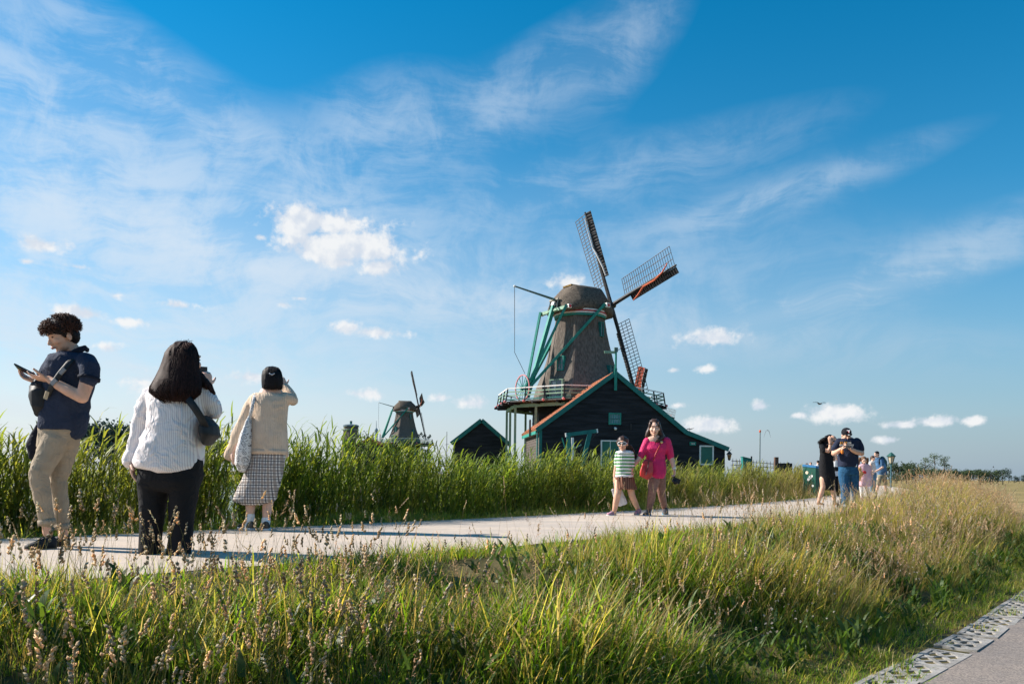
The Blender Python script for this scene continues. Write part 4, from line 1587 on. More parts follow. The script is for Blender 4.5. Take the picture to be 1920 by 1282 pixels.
def scatter(name, coll, x, y, z, yaw, tilt, scale, tint, label):
    """every plant of a stand written out as real geometry in one mesh (colour per blade)"""
    n = len(x)
    pick = rng.integers(0, len(coll), n)
    bright = rng.uniform(.65, 1.35, n)
    ax, ay = rng.normal(0, 1, n) * tilt, rng.normal(0, 1, n) * tilt
    V, Cc, LI, LT = [], [], [], []
    off = 0
    for i, (v, c, li, lt) in enumerate(coll):
        k = np.nonzero(pick == i)[0]
        if not len(k):
            continue
        cy, sy = np.cos(yaw[k])[:, None], np.sin(yaw[k])[:, None]
        sc = np.asarray(scale)[k][:, None]
        X = (v[None, :, 0] * cy - v[None, :, 1] * sy)
        Y = (v[None, :, 0] * sy + v[None, :, 1] * cy)
        Z = np.repeat(v[None, :, 2], len(k), 0)
        X = X + Z * np.sin(ax[k])[:, None]
        Y = Y + Z * np.sin(ay[k])[:, None]
        V.append(np.stack([X * sc + x[k][:, None], Y * sc + y[k][:, None], Z * sc + z[k][:, None]], 2).reshape(-1, 3))
        tt = np.clip(np.asarray(tint), 0, 1)[k][:, None, None]
        cc = (c[None] * (1 - tt) + np.array(coll_dry[id(coll)])[None, None] * tt) * bright[k][:, None, None]
        Cc.append(cc.reshape(-1, 3))
        LI.append((li[None] + (off + np.arange(len(k)) * len(v))[:, None]).ravel())
        LT.append(np.tile(lt, len(k)))
        off += len(k) * len(v)
    V, Cc, LI, LT = np.concatenate(V), np.concatenate(Cc), np.concatenate(LI), np.concatenate(LT)
    me = bpy.data.meshes.new(name)
    me.vertices.add(len(V))
    me.vertices.foreach_set('co', V.astype(np.float32).ravel())
    me.loops.add(len(LI))
    me.loops.foreach_set('vertex_index', LI.astype(np.int32))
    me.polygons.add(len(LT))
    ls = np.concatenate([[0], np.cumsum(LT)[:-1]]).astype(np.int32)
    me.polygons.foreach_set('loop_start', ls)
    me.update(calc_edges=True)
    at = me.attributes.new('col', 'FLOAT_COLOR', 'POINT')
    arr = np.ones((len(V), 4), np.float32)
    arr[:, :3] = Cc
    at.data.foreach_set('color', arr.ravel())
    me.materials.append(coll_mat[id(coll)])
    me.shade_smooth()
    VEG_TRIS[0] += int((LT - 2).sum())
    o = bpy.data.objects.new(name, me)
    COL.objects.link(o)
    o['kind'] = 'stuff'
    o['label'] = label
    return o


def samples(n, s0, s1, t0, t1, spow=1.0, tpow=1.0):
    s = s0 + (s1 - s0) * rng.random(n) ** spow
    t = t0 + (t1 - t0) * rng.random(n) ** tpow
    return s, t


def in_view(x, y, pad=.14):
    return (y > .8) & (np.abs(x) < (960 / F + pad) * y + 1.0)


def pnoise(x, y, sc, seed):
    """cheap smooth patch noise in 0..1"""
    r_ = np.random.default_rng(seed)
    v = np.zeros_like(x)
    for k in range(6):
        a, f, p = r_.uniform(0, 6.28), sc * r_.uniform(.5, 1.7), r_.uniform(0, 6.28)
        v += np.sin((x * np.cos(a) + y * np.sin(a)) * f + p)
    return np.clip(.5 + v / 6.5, 0, 1)


def place(name, coll, n, s0, s1, t0, t1, scale, tilt, label, dens=None, tintf=None, spow=1.0, tpow=1.0, zoff=0.0, yawf=None, hf=None):
    s, t = samples(n, s0, s1, t0, t1, spow, tpow)
    x, y = st(s, t)
    k = in_view(x, y)
    if dens is not None:
        k &= rng.random(n) < dens(s, t, x, y)
    s, t, x, y = s[k], t[k], x[k], y[k]
    z = gz(s, t) + zoff
    m = len(x)
    sc = rng.uniform(*scale, m) * (hf(s, t, x, y) if hf else 1.0)
    if callable(tintf):
        tint = tintf(s, t, x, y)
    else:
        tint = np.full(m, tintf or 0.0)
    yaw = rng.uniform(0, 6.283, m) if yawf is None else yawf(m)
    scatter(name, coll, x, y, z, yaw, tilt, sc, tint, label)
    return m


def px_of(x, y):
    return CX + F * x / y


# a worn sandy scrape beside the path where people step off
x0, y0 = st(21.0, 1.9)


def scrape(x, y):
    c = P(930, 1060, 5.6)
    return ((x - c.x) / .50) ** 2 + ((y - c.y) / .30) ** 2 > 1


def dryness(s, t, x, y):
    """the sward turns straw-brown towards the right and along the crest"""
    px = px_of(x, y)
    d = np.clip((px - 1250) / 600, 0, 1) * .42
    return np.clip(d * (.35 + pnoise(x, y, 1.6, 3)) + .06 * pnoise(x, y, 3.0, 5), 0, .8)


def crest(s, t, x, y):
    """trodden shorter along the path edge except towards the right, where it stands waist high"""
    px = px_of(x, y)
    right = np.clip((px - 1230) / 320, 0, 1)
    low = np.clip((t - 1.6) / 1.4, 0, 1)
    mid = np.exp(-((px - 980) / 190) ** 2)
    base = (.40 + .60 * low) * (1 - right) + right * (.62 + .30 * low + .85 * np.clip((px - 1560) / 200, 0, 1) * np.clip((3.2 - t) / 1.0, 0, 1)) - .22 * mid * (1 - low)
    clump = np.clip(-.05 + 1.9 * pnoise(x, y, 2.6, 77), .25, 1.6)                 # hummocks and hollows
    foot = np.clip((4.2 - t) / .7, .35, 1)
    left = 1 - .55 * np.clip((520 - px) / 150, 0, 1) * (1 - np.clip((t - 1.7) / .9, 0, 1))   # trodden where the walkers stand
    return np.clip(base * clump * foot * left, .16, 1.8)


GL = 'tall meadow grass on the dyke slope between the path and the lower road'
cnt = {}
S0 = 12.5
fall = lambda s, t, x, y: np.clip(7.5 / np.hypot(x, y), .10, 1) * scrape(x, y)
# dense green sward, near and then thinning with distance
cnt['g'] = place('meadow_grass', COL_GREEN, 18500, S0, 60, 1.62, 4.22, (.6, 1.1), .15, GL, dens=fall, tintf=dryness, spow=1.6, hf=crest)
cnt['l'] = place('lush_grass', COL_LUSH, 6500, S0, 45, 1.75, 3.85, (.55, .95), .15, 'lush broad-bladed grass clumps on the dyke slope',
                 dens=lambda s, t, x, y: fall(s, t, x, y) * (pnoise(x, y, 2.2, 8) > .5) * (1 - .6 * (t < 2.0)), tintf=lambda s, t, x, y: dryness(s, t, x, y) * .5, spow=1.6, hf=crest)
cnt['d'] = place('dry_grass', COL_DRY, 15000, S0, 70, 1.60, 3.7, (.6, 1.1), .14, 'straw-coloured dry grass mixed into the dyke slope',
                 dens=lambda s, t, x, y: fall(s, t, x, y) * np.clip(.18 + (px_of(x, y) - 1050) / 800, .15, 1) * (.3 + pnoise(x, y, 2.0, 9)), tintf=lambda s, t, x, y: .15 + .5 * pnoise(x, y, 4, 2), spow=1.5, hf=crest)
cnt['cd'] = place('crest_dry_grass', COL_DRY, 4200, 24, 60, 1.55, 2.9, (.85, 1.35), .16, 'tall straw grass along the crest towards the distant wood',
                  dens=lambda s, t, x, y: np.clip((px_of(x, y) - 1560) / 160, 0, 1), tintf=lambda s, t, x, y: .1 + .5 * pnoise(x, y, 3, 52))
cnt['cg'] = place('crest_green_grass', COL_GREEN, 3000, 24, 60, 1.55, 3.4, (.9, 1.4), .16, 'green grass mixed into the tall crest towards the distant wood',
                  dens=lambda s, t, x, y: np.clip((px_of(x, y) - 1560) / 160, 0, 1), tintf=lambda s, t, x, y: .1 + .4 * pnoise(x, y, 2, 53))
SH = 'seed heads of wild grasses standing above the foreground grass'
cnt['c'] = place('cocksfoot_stalks', COL_CLUMP, 3800, S0, 30, 1.6, 3.6, (.62, 1.02), .14, 'knobbly tan cocksfoot seed heads above the foreground grass',
                 dens=lambda s, t, x, y: scrape(x, y) * np.where(t < 2.1, .45, 1.0) * np.where(px_of(x, y) < 760, .75, np.where(px_of(x, y) < 1250, .10, .28)), spow=1.35, hf=lambda s, t, x, y: .72 + .28 * np.clip((t - 1.6) / 1.2, 0, 1))
cnt['s'] = place('nodding_stalks', COL_SPIKE, 4000, S0, 60, 1.58, 3.6, (.65, 1.1), .12, 'slender nodding grass spikes above the foreground grass',
                 dens=lambda s, t, x, y: scrape(x, y) * np.clip(.18 + (px_of(x, y) - 1000) / 900, .15, .9), tintf=lambda s, t, x, y: pnoise(x, y, 2, 4) * .6, spow=1.4, hf=lambda s, t, x, y: .82 + .5 * np.clip((px_of(x, y) - 1560) / 200, 0, 1))
cnt['p'] = place('red_panicle_stalks', COL_PAN, 5200, S0, 70, 1.6, 3.7, (.6, 1.05), .14, 'fine reddish-brown grass panicles in patches on the slope',
                 dens=lambda s, t, x, y: scrape(x, y) * np.clip(.12 + .9 * (pnoise(x, y, 1.8, 12) - .42) * 2 + (px_of(x, y) > 1300) * .35, .05, 1), tintf=.15, spow=1.4, hf=lambda s, t, x, y: .82 + .5 * np.clip((px_of(x, y) - 1560) / 200, 0, 1))
cnt['w'] = place('clover_flowers', COL_CLOVER, 260, S0, 26, 2.6, 3.8, (.8, 1.1), .1, 'white clover flowers low in the foreground grass',
                 dens=lambda s, t, x, y: np.where((px_of(x, y) > 1050), .9, .25), spow=1.2)
cnt['b'] = place('broadleaf_weeds', COL_WEED, 900, S0, 34, 2.3, 3.95, (.7, 1.3), .15, 'low broad-leaved weeds at the foot of the slope', spow=1.3)
# short trimmed edge below the slope, creeping over the pavers
cnt['e'] = place('edge_grass', COL_SHORT, 4000, S0, 40, 3.75, 4.45, (.5, 1.0), .2, 'short grass creeping over the paver strip',
                 dens=lambda s, t, x, y: np.where(t < 4.14, 1.0, .55 * (pnoise(x, y, 5, 21) > .48)), spow=1.3)
EL = 'tufts of grass along the crumbling near edge of the path'
cnt['n'] = place('path_edge_grass', COL_SHORT, 4000, S0, 50, 1.50, 1.85, (.7, 1.4), .2, EL, dens=lambda s, t, x, y: fall(s, t, x, y) * (.25 + .75 * (pnoise(x, y, 3, 31) > .4)), spow=1.4)

# far verge: short green grass, seed heads, then the reed bed
cnt['v'] = place('verge_grass', COL_SHORT, 12000, S0 - 6, 70, -2.65, -1.56, (.6, 1.25), .16, 'short green verge grass on the far side of the path',
                 dens=lambda s, t, x, y: np.clip(11 / np.hypot(x, y), .15, 1) * np.clip((-1.5 - t) * 5, .3, 1), tintf=lambda s, t, x, y: .1 + .2 * pnoise(x, y, 2, 6), spow=1.3)
cnt['vt'] = place('verge_tufts', COL_GREEN, 5200, S0 - 6, 80, -2.9, -1.85, (.45, .85), .16, 'taller grass tufts against the reeds on the far verge',
                  dens=lambda s, t, x, y: np.clip(12 / np.hypot(x, y), .15, 1), tintf=lambda s, t, x, y: np.clip((px_of(x, y) - 1000) / 900, 0, .5), spow=1.3)
cnt['vs'] = place('verge_stalks', COL_CLUMP, 900, S0 - 6, 30, -2.6, -1.75, (.4, .75), .15, 'tan seed heads along the far verge below the reeds',
                  dens=lambda s, t, x, y: np.where(px_of(x, y) < 720, .7, .08))
cnt['vp'] = place('verge_panicles', COL_PAN, 1500, 22, 75, -3.6, -1.7, (.7, 1.35), .15, 'tall pinkish-brown grasses in front of the far reeds',
                  dens=lambda s, t, x, y: np.clip((px_of(x, y) - 1130) / 300, 0, 1), tintf=.3)
cnt['vd'] = place('verge_dry_grass', COL_DRY, 2600, 22, 80, -3.4, -1.75, (.8, 1.5), .15, 'dry straw grass on the far verge towards the gate',
                  dens=lambda s, t, x, y: np.clip((px_of(x, y) - 1150) / 300, 0, 1), tintf=lambda s, t, x, y: .1 + .4 * pnoise(x, y, 2, 16))


def reed_dens(s, t, x, y):
    px = px_of(x, y)
    d = np.clip(14 / np.hypot(x, y), .22, 1) * np.where(t > -4.0, 1.0, .5)
    gap = np.exp(-((px - 432) / 22) ** 2) * .75 + np.exp(-((px - 398) / 14) ** 2) * .5
    return d * np.clip(1 - gap, .04, 1)


wind = lambda m: rng.normal(.1, .75, m)
cnt['r'] = place('reeds', COL_REED, 30000, 2, 82, -2.35, -6.0, (.54, .78), .10, 'dense bed of tall green reeds along the water beside the path',
                 dens=reed_dens, tintf=lambda s, t, x, y: np.clip(.05 + .25 * pnoise(x, y, 1.2, 14) + np.clip((px_of(x, y) - 1150) / 900, 0, .4), 0, .6), tpow=1.7, zoff=.0, yawf=wind, hf=lambda s, t, x, y: 1.0 - .14 * np.clip((px_of(x, y) - 620) / 800, 0, 1) + .10 * (pnoise(x, y, 1.5, 44) - .5))
print('VEG', cnt, sum(cnt.values()), VEG_TRIS)

# ------------------------------------------------------------------ people
def cloth(name, col, rough=.85, var=.12, scale=9, bump=.25, bscale=90, spec=.15, col2=None):
    new = name not in MATS
    m = mat(name, col, rough, var, scale, bump, bscale, spec=spec, col2=col2)
    if new:
        wrinkle(m)
    return m


def wrinkle(m, dist=.03, sc=8.0):
    """soft creases on top of the weave"""
    t = m.node_tree
    b = NB(t)
    bs_ = t.nodes['Principled BSDF']
    tcn_ = b.n('ShaderNodeTexCoord')
    n_ = b.noise(tcn_.outputs['Object'], sc, 2, .45, 1.6)
    rdg = b.m('ABSOLUTE', b.m('SUBTRACT', n_.outputs[0], .5))
    bn_ = b.n('ShaderNodeBump')
    bn_.inputs['Strength'].default_value = .75
    bn_.inputs['Distance'].default_value = dist
    b.link(rdg, bn_.inputs['Height'])
    if bs_.inputs['Normal'].is_linked:
        b.link(bs_.inputs['Normal'].links[0].from_socket, bn_.inputs['Normal'])
    b.link(bn_.outputs[0], bs_.inputs['Normal'])
    return m


def skin_mat(name, col):
    m = mat(name, col, rough=.55, var=.10, scale=14, bump=.06, bscale=200, spec=.35)
    bs_ = m.node_tree.nodes['Principled BSDF']
    bs_.inputs['Subsurface Weight'].default_value = .12
    bs_.inputs['Subsurface Radius'].default_value = (.012, .005, .003)
    bs_.inputs['Subsurface Scale'].default_value = .5
    return m


skin_a = skin_mat('skin_warm', (.66, .38, .26))
skin_b = skin_mat('skin_light', (.70, .44, .33))
skin_c = skin_mat('skin_tan', (.62, .36, .25))
lip_m = mat('lip', (.40, .15, .12), rough=.5, var=.1)
eye_m = mat('eye_dark', (.02, .014, .012), rough=.25, var=.1, spec=.5)
hair_k = mat('black_hair', (.012, .010, .011), rough=.55, var=.5, scale=30, stretch=(6, 6, .6), spec=.15)
hair_b = mat('dark_brown_hair', (.020, .012, .010), rough=.65, var=.5, scale=30, stretch=(6, 6, .6), spec=.12, col2=(.035, .015, .012))
hair_l = mat('light_brown_hair', (.16, .085, .045), rough=.5, var=.4, scale=30, stretch=(6, 6, .6))
hair_n = mat('brown_hair', (.055, .028, .018), rough=.45, var=.4, scale=30, stretch=(6, 6, .6))
black_c = cloth('black_cloth', (.014, .014, .016))
blackbag = mat('black_bag_fabric', (.016, .017, .019), rough=.6, var=.3, scale=20, bump=.2)
navy_c = cloth('navy_pique', (.028, .038, .068), bump=.4, bscale=260)


def local(px, py, s_, xf, yf, dy):
    return Vector(((px - xf) / s_, dy, (yf - py) / s_))


class Person:
    """a figure laid out in its own upright frame: x to the photo's right, y away, z up; units metres"""
    def __init__(self, label, foot, scale, crop=None, zg=None, depth=None, group=None, height=1.7):
        self.s = scale
        self.foot = foot
        d = depth or (.008 - CAMZ) / ray(*foot).z           # where the ray through the feet meets the path
        w = P(foot[0], foot[1], d)
        z = zg if zg is not None else 0.0
        self.az = math.atan2(w.x, w.y)
        self.dist = d
        self.w0 = w
        # true metric scale along the ray at this distance
        self.root = thing('person', label, 'person', (w.x, w.y, z), 0.0, group)
        self.skin = MB()
        self.crop = crop
        print('DBG', label[:30], round(d, 2), round(F / scale, 2))

    def p(self, cx, cy, dy=0.0):
        if self.crop:
            ox, oy, k = self.crop
            cx, cy = ox + cx / k, oy + cy / k
        w = P(cx, cy, self.dist + dy)
        return Vector((w.x - self.w0.x, dy, w.z - self.w0.z))

    def L(self, d):
        """crop pixels -> metres"""
        return d / (self.crop[2] if self.crop else 1.0) / self.s

    def ring(self, y, xl, xr, dep, dy=0.0, n=28, sq=2.3, tilt=0.0):
        a, b = self.p(xl, y, dy), self.p(xr, y, dy)
        c, rx = (a + b) / 2, (b.x - a.x) / 2
        o = []
        for k in range(n):
            t = 2 * math.pi * k / n
            cx, sx = math.cos(t), math.sin(t)
            x = rx * math.copysign(abs(cx) ** (2 / sq), cx)
            yv = dep * math.copysign(abs(sx) ** (2 / sq), sx)
            o.append(c + Vector((x, yv, tilt * cx)))
        return o

    def torso(self, mb, rings, n=28, sq=2.3):
        return mb.loft([self.ring(*r[:5], n=n, sq=sq) if len(r) >= 5 else self.ring(*r, 0.0, n=n, sq=sq) for r in rings])

    def limb(self, mb, pts, rad, n=14, **kw):
        return mb.tube([self.p(*q) for q in pts], rad, n, **kw)

    # ---- hand: palm, four fingers of unequal length, thumb from the side of the palm
    def hand(self, mb, wrist, d, nrm, side=1, curl=.5, size=1.0, spread=.12, thumb=.5, fr=1.0):
        d = Vector(d).normalized()
        nrm = Vector(nrm)
        nrm = (nrm - d * nrm.dot(d)).normalized()
        w = d.cross(nrm) * side
        wrist = Vector(wrist)
        k = size
        mb.tube([wrist - d * .02 * k, wrist + d * .02 * k, wrist + d * .055 * k, wrist + d * .088 * k], [(.027 * k, .021 * k), (.034 * k, .019 * k), (.040 * k, .016 * k), (.038 * k, .013 * k)], 12, ref=nrm)
        for i, (off, ln) in enumerate(((.030, .070), (.0105, .080), (-.0095, .074), (-.029, .058))):
            p = wrist + d * (.086 - .004 * abs(i - 1.2)) * k + w * off * k
            ang = curl * (1 + .12 * i)
            dirv = (d + w * (off * 4 * spread)).normalized()
            pts = [p - d * .012 * k]
            pts.append(p)
            th = ang * .55
            for j, f in enumerate((.45, .32, .26)):
                v = dirv * math.cos(th) + nrm * math.sin(th)
                p = p + v * ln * f * k
                pts.append(p.copy())
                th += ang * .75
            r0 = .0095 * k * fr
            mb.tube(pts, [r0, r0, r0 * .94, r0 * .85, r0 * .72], 8)
        p = wrist + d * .022 * k + w * .026 * k
        v = (d * .55 + w * .75 + nrm * .35 * thumb).normalized()
        pts = [p - v * .012 * k, p]
        for f, b in ((.032, 0.0), (.030, .5 * thumb), (.026, .9 * thumb)):
            v2 = (v + d * b * .9 + nrm * b * .5).normalized()
            p = p + v2 * f * k
            pts.append(p.copy())
        mb.tube(pts, [.013 * k, .0135 * k, .0118 * k, .0105 * k, .0085 * k], 8)
        return wrist + d * .09 * k

    # ---- head with a face; fwd = where the face looks
    def head(self, c, fwd, k=1.0, face=True, roll=0.0, neck_to=None, neck_r=.055, jaw=1.0, glasses=False):
        c = Vector(c)
        f = Vector(fwd).normalized()
        s = f.cross(Vector((0, 0, 1))).normalized()       # head's own right-hand side in its frame
        upv = s.cross(f).normalized()
        M = Matrix((s, f, upv)).transposed()
        g = lambda x, y, z: c + M @ Vector((x * k, y * k, z * k))
        mb = self.skin
        e = lambda x, y, z, r: mb.ell(g(x, y, z), [q * k for q in r], M, 16, 11)
        e(0, -.012, .030, (.076, .096, .085))             # cranium
        e(0, .030, -.005, (.066, .066, .085))             # face
        e(0, .022, -.052, (.056 * jaw, .062, .052))       # jaw
        e(0, .058, -.092, (.026 * jaw, .026, .022))       # chin
        e(0, .080, .032, (.050, .022, .020))              # brow
        for sx in (-1, 1):
            e(sx * .037, .066, -.022, (.026, .024, .024))  # cheek
            e(sx * .077, -.010, -.008, (.010, .020, .032))  # ear
        mb.tube([g(0, .092, .014), g(0, .103, -.008), g(0, .112, -.030)], [.007 * k, .009 * k, .0125 * k], 8)
        for sx in (-1, 1):
            e(sx * .010, .100, -.034, (.009, .010, .008))
        e(0, .094, -.060, (.024, .010, .013))             # mouth mound
        if neck_to is not None:
            nt_ = Vector(neck_to)
            mb.tube([g(0, -.022, -.03), g(0, -.026, -.085), nt_], [neck_r, neck_r * .96, neck_r * 1.15], 14)
        self.hg, self.hM, self.hk = g, M, k
        if face:
            for sx in (-1, 1):
                eb = MB().tube([g(sx * .014, .101, .030), g(sx * .030, .100, .037), g(sx * .050, .083, .032)], [.0035 * k, .0045 * k, .0025 * k], 6)
                obj('eyebrow', eb, hair_k, self.root, smooth=True)
                if not glasses:
                    obj('eye', MB().ell(g(sx * .031, .0865, .010), (.0135 * k, .006 * k, .0055 * k), M, 10, 6), eye_m, self.root, smooth=True)
            obj('mouth', MB().tube([g(-.022, .097, -.061), g(0, .105, -.059), g(.022, .097, -.061)], [.003 * k, .0065 * k, .003 * k], 8).tube([g(-.018, .096, -.066), g(0, .103, -.067), g(.018, .096, -.066)], [.003 * k, .006 * k, .003 * k], 8), lip_m, self.root, smooth=True)

    def finish_skin(self, m, voxel=.006, it=3):
        o = solid('body', self.skin, m, self.root, voxel, it)
        return o

    def part(self, name, mb, m, voxel=.008, it=4, disp=None, parent=None):
        return solid(name, mb, m, parent or self.root, voxel, it, disp)

    def raw(self, name, mb, m, parent=None, smooth=True):
        return obj(name, mb, m, parent or self.root, smooth=smooth)

    def shoe(self, name, heel, toe, m, sole_m, w=.048, h=.085, sole=.018, laces=None):
        """low shoe from heel to toe (points on the ground)"""
        heel, toe = Vector(heel), Vector(toe)
        d = (toe - heel)
        L_ = d.length
        d.normalize()
        x = d.cross(Vector((0, 0, 1))).normalized()
        u_ = x.cross(d).normalized()
        rings, srings = [], []
        for f, ww, hh in ((0, .55, .80), (.06, .78, .98), (.2, .88, 1.0), (.38, .88, .92), (.55, .95, .70), (.75, 1.0, .52), (.92, .78, .42), (1.0, .40, .28)):
            c = heel + d * (L_ * f)
            rings.append([c + x * (w * ww * math.cos(t)) + u_ * (sole + h * hh * max(0, math.sin(t)) ** .7 if math.sin(t) > 0 else sole * .9) for t in [2 * math.pi * k / 16 for k in range(16)]])
            srings.append([c + x * ((w + .004) * ww * math.cos(t)) + u_ * (sole if math.sin(t) > 0 else 0) for t in [2 * math.pi * (k + .5) / 16 for k in range(16)]])
        o = self.raw(name, MB().loft(rings), m)
        self.raw('sole', MB().loft(srings), sole_m, o)
        return o

    def strands(self, name, roots, m, parent=None):
        """roots: list of (list of points, radius) thin locks"""
        mb = MB()
        for pts, r in roots:
            n = len(pts)
            mb.tube(pts, [r * (1 - .75 * (i / (n - 1)) ** 1.5) for i in range(n)], 4, False)
        return self.raw(name, mb, m, parent)


def cap_hair(P_, M, g, k, n, m, low=-.02, rad=(.086, .106, .098), ctr=(0, -.014, .036), curl=.012, ln=.03, front=.085, name='hair', rough_seed=3, down=False):
    """short hair: skull-hugging volume plus many little locks"""
    r_ = random.Random(rough_seed)
    mb = MB()
    mb.ell(g(*ctr), [q * k for q in rad], M, 18, 12)
    base = P_.part(name, mb, m, .007, 1)
    rows = []
    for i in range(n):
        a, zf = r_.uniform(0, 6.283), r_.uniform(-.25, 1.0)
        sr = math.sqrt(max(0, 1 - zf * zf))
        v = Vector((sr * math.cos(a), sr * math.sin(a), zf))
        if v.y > .4 and zf < .25:
            continue
        p0 = Vector((ctr[0] + v.x * rad[0] * .97, ctr[1] + v.y * rad[1] * .97, ctr[2] + v.z * rad[2] * .97))
        t = v.cross(Vector((r_.uniform(-1, 1), r_.uniform(-1, 1), r_.uniform(-1, 1)))).normalized()
        if down:
            t = Vector((t.x * .3, t.y * .3, -1))
        pts = [g(*p0)]
        for j in (1, 2, 3):
            f = j / 3
            q = p0 + v * (curl * math.sin(f * 2.6)) + t * ln * f
            pts.append(g(*q))
        rows.append((pts, .0035 * k))
    P_.strands('locks', rows, m, base)
    return base


# ================================================================== 1 man with phone
C3 = (0, 570, 588 / 220)
m1 = Person('man in navy polo shirt and khaki chinos looking down at his phone', (100, 1026), 247, C3)
p = m1.p
m1.head(p(318, 158, -.02), (-.62, -.70, -.34), 1.02, neck_to=p(380, 246, .03), neck_r=.050)
# arms
m1.limb(m1.skin, [(448, 300, -.13), (436, 385, -.19), (412, 462, -.21)], [.060, .050, .043])
m1.limb(m1.skin, [(412, 462, -.21), (345, 428, -.20), (290, 398, -.18), (248, 372, -.16)], [.044, .042, .036, .028])
m1.limb(m1.skin, [(275, 300, .16), (210, 400, .17), (178, 445, .10)], [.058, .046, .040])
m1.limb(m1.skin, [(178, 445, .10), (178, 415, .04), (182, 385, -.04)], [.041, .038, .029])
hw = p(250, 373, -.16)
m1.hand(m1.skin, hw, Vector((-.98, -.04, .10)), Vector((0, .35, 1)), side=-1, curl=.35, size=1.05, thumb=.8)
m1.hand(m1.skin, p(190, 384, -.06), Vector((-.85, -.15, .28)), Vector((.1, -.25, 1)), side=1, curl=.45, size=1.02, thumb=.9)
# legs and trunk under the clothes
m1.limb(m1.skin, [(345, 330, 0), (330, 420, 0), (310, 600, 0)], [(.11, .11), (.12, .11), (.12, .10)])
m1.limb(m1.skin, [(290, 640, -.07), (195, 850, -.12), (235, 1080, -.10), (240, 1140, -.10)], [.06, .045, .038, .035])
m1.limb(m1.skin, [(340, 640, .07), (292, 880, .06), (310, 1090, .07), (318, 1165, .07)], [.06, .045, .038, .035])
m1.finish_skin(skin_a, .0055, 3)
# polo shirt: body, sleeves
sh = MB()
m1.torso(sh, [(232, 350, 408, .075), (246, 305, 438, .13), (262, 268, 462, .165), (290, 248, 476, .185), (330, 240, 470, .185), (400, 236, 455, .175), (470, 228, 440, .165), (540, 216, 424, .16), (600, 208, 414, .16), (618, 207, 412, .158), (628, 215, 410, .155)])
m1.limb(sh, [(430, 285, -.10), (452, 320, -.165), (446, 368, -.19)], [.076, .072, .068])
m1.limb(sh, [(285, 285, .10), (255, 330, .17), (232, 362, .18)], [.08, .076, .07])
m1.limb(sh, [(395, 560, .0), (388, 640, .02)], [(.06, .12), (.05, .11)])
m1.part('polo_shirt', sh, navy_c, .008, 5, folds(.010, 22, 13, 4, .8))
# collar and placket
col = MB()
for (a, b, c, d_, dy0, dy1) in ((372, 240, 318, 262, -.06, -.12), (372, 240, 320, 250, .05, .05)):
    pass
cr = [p(440, 226, .03), p(428, 214, -.03), p(395, 226, -.085), p(345, 250, -.115), p(318, 270, -.12)]
col.tube(cr, [(.011, .020), (.011, .024), (.011, .026), (.010, .026), (.008, .016)], 8, ref=(0, -.4, 1))
cr = [p(440, 226, .03), p(420, 214, .08), p(370, 226, .10), p(325, 248, .06), p(308, 268, .0)]
col.tube(cr, [(.011, .020), (.011, .024), (.011, .024), (.010, .024), (.008, .016)], 8, ref=(0, .4, 1))
m1.part('collar', col, cloth('navy_dark', (.012, .016, .03)), .006, 2)
m1.raw('cuff', MB().tube([p(447, 362, -.188), p(445, 374, -.192)], [.0765, .0765], 18, False), cloth('navy_dark', ()))
m1.raw('cuff', MB().tube([p(236, 356, .18), p(229, 367, .18)], [.0725, .0725], 18, False), cloth('navy_dark', ()))
# chinos
tr = MB()
m1.torso(tr, [(600, 208, 412, .145), (640, 206, 400, .14), (680, 200, 382, .135), (715, 198, 360, .12)])
m1.limb(tr, [(282, 670, -.06), (248, 740, -.085), (196, 845, -.13), (200, 900, -.13), (222, 1000, -.115), (236, 1088, -.10)], [.098, .088, .073, .068, .059, .053], 16)
m1.limb(tr, [(338, 680, .06), (312, 780, .06), (292, 880, .055), (304, 980, .065), (312, 1108, .07)], [.092, .080, .065, .058, .052], 16)
chino = cloth('khaki_cotton', (.36, .29, .21), bump=.3, bscale=200, var=.10)
tro = m1.part('chinos', tr, chino, .008, 5, folds(.008, 30, 20, 9, .6))
m1.raw('turn_up', MB().tube([p(233, 1072, -.102), p(237, 1100, -.10)], [.061, .062], 18, False), chino, tro)
m1.raw('turn_up', MB().tube([p(311, 1095, .07), p(313, 1122, .07)], [.060, .061], 18, False), chino, tro)
soleb = mat('brown_sole', (.20, .10, .05), var=.2)
blsh = mat('black_canvas_shoe', (.014, .014, .016), rough=.7, var=.2, bump=.2, bscale=120)
h0, t0 = p(278, 1198, -.08), p(126, 1226, -.24)
h0.z, t0.z = .002, .002
s1 = m1.shoe('shoe', h0, t0, blsh, soleb, .050, .085)
lc = MB()
for k in range(4):
    f = .40 + .10 * k
    c = h0.lerp(t0, f)
    lc.tube([c + Vector((-.02, -.04, .075 - .012 * k)), c + Vector((0, -.01, .098 - .016 * k)), c + Vector((.02, .03, .08 - .012 * k))], [.004, .0045, .004], 6)
m1.raw('laces', lc, mat('black_lace', (.02, .02, .02)), s1)
h0, t0 = p(350, 1192, .09), p(215, 1196, .04)
h0.z, t0.z = .002, .002
m1.shoe('shoe', h0, t0, blsh, soleb, .048, .085)
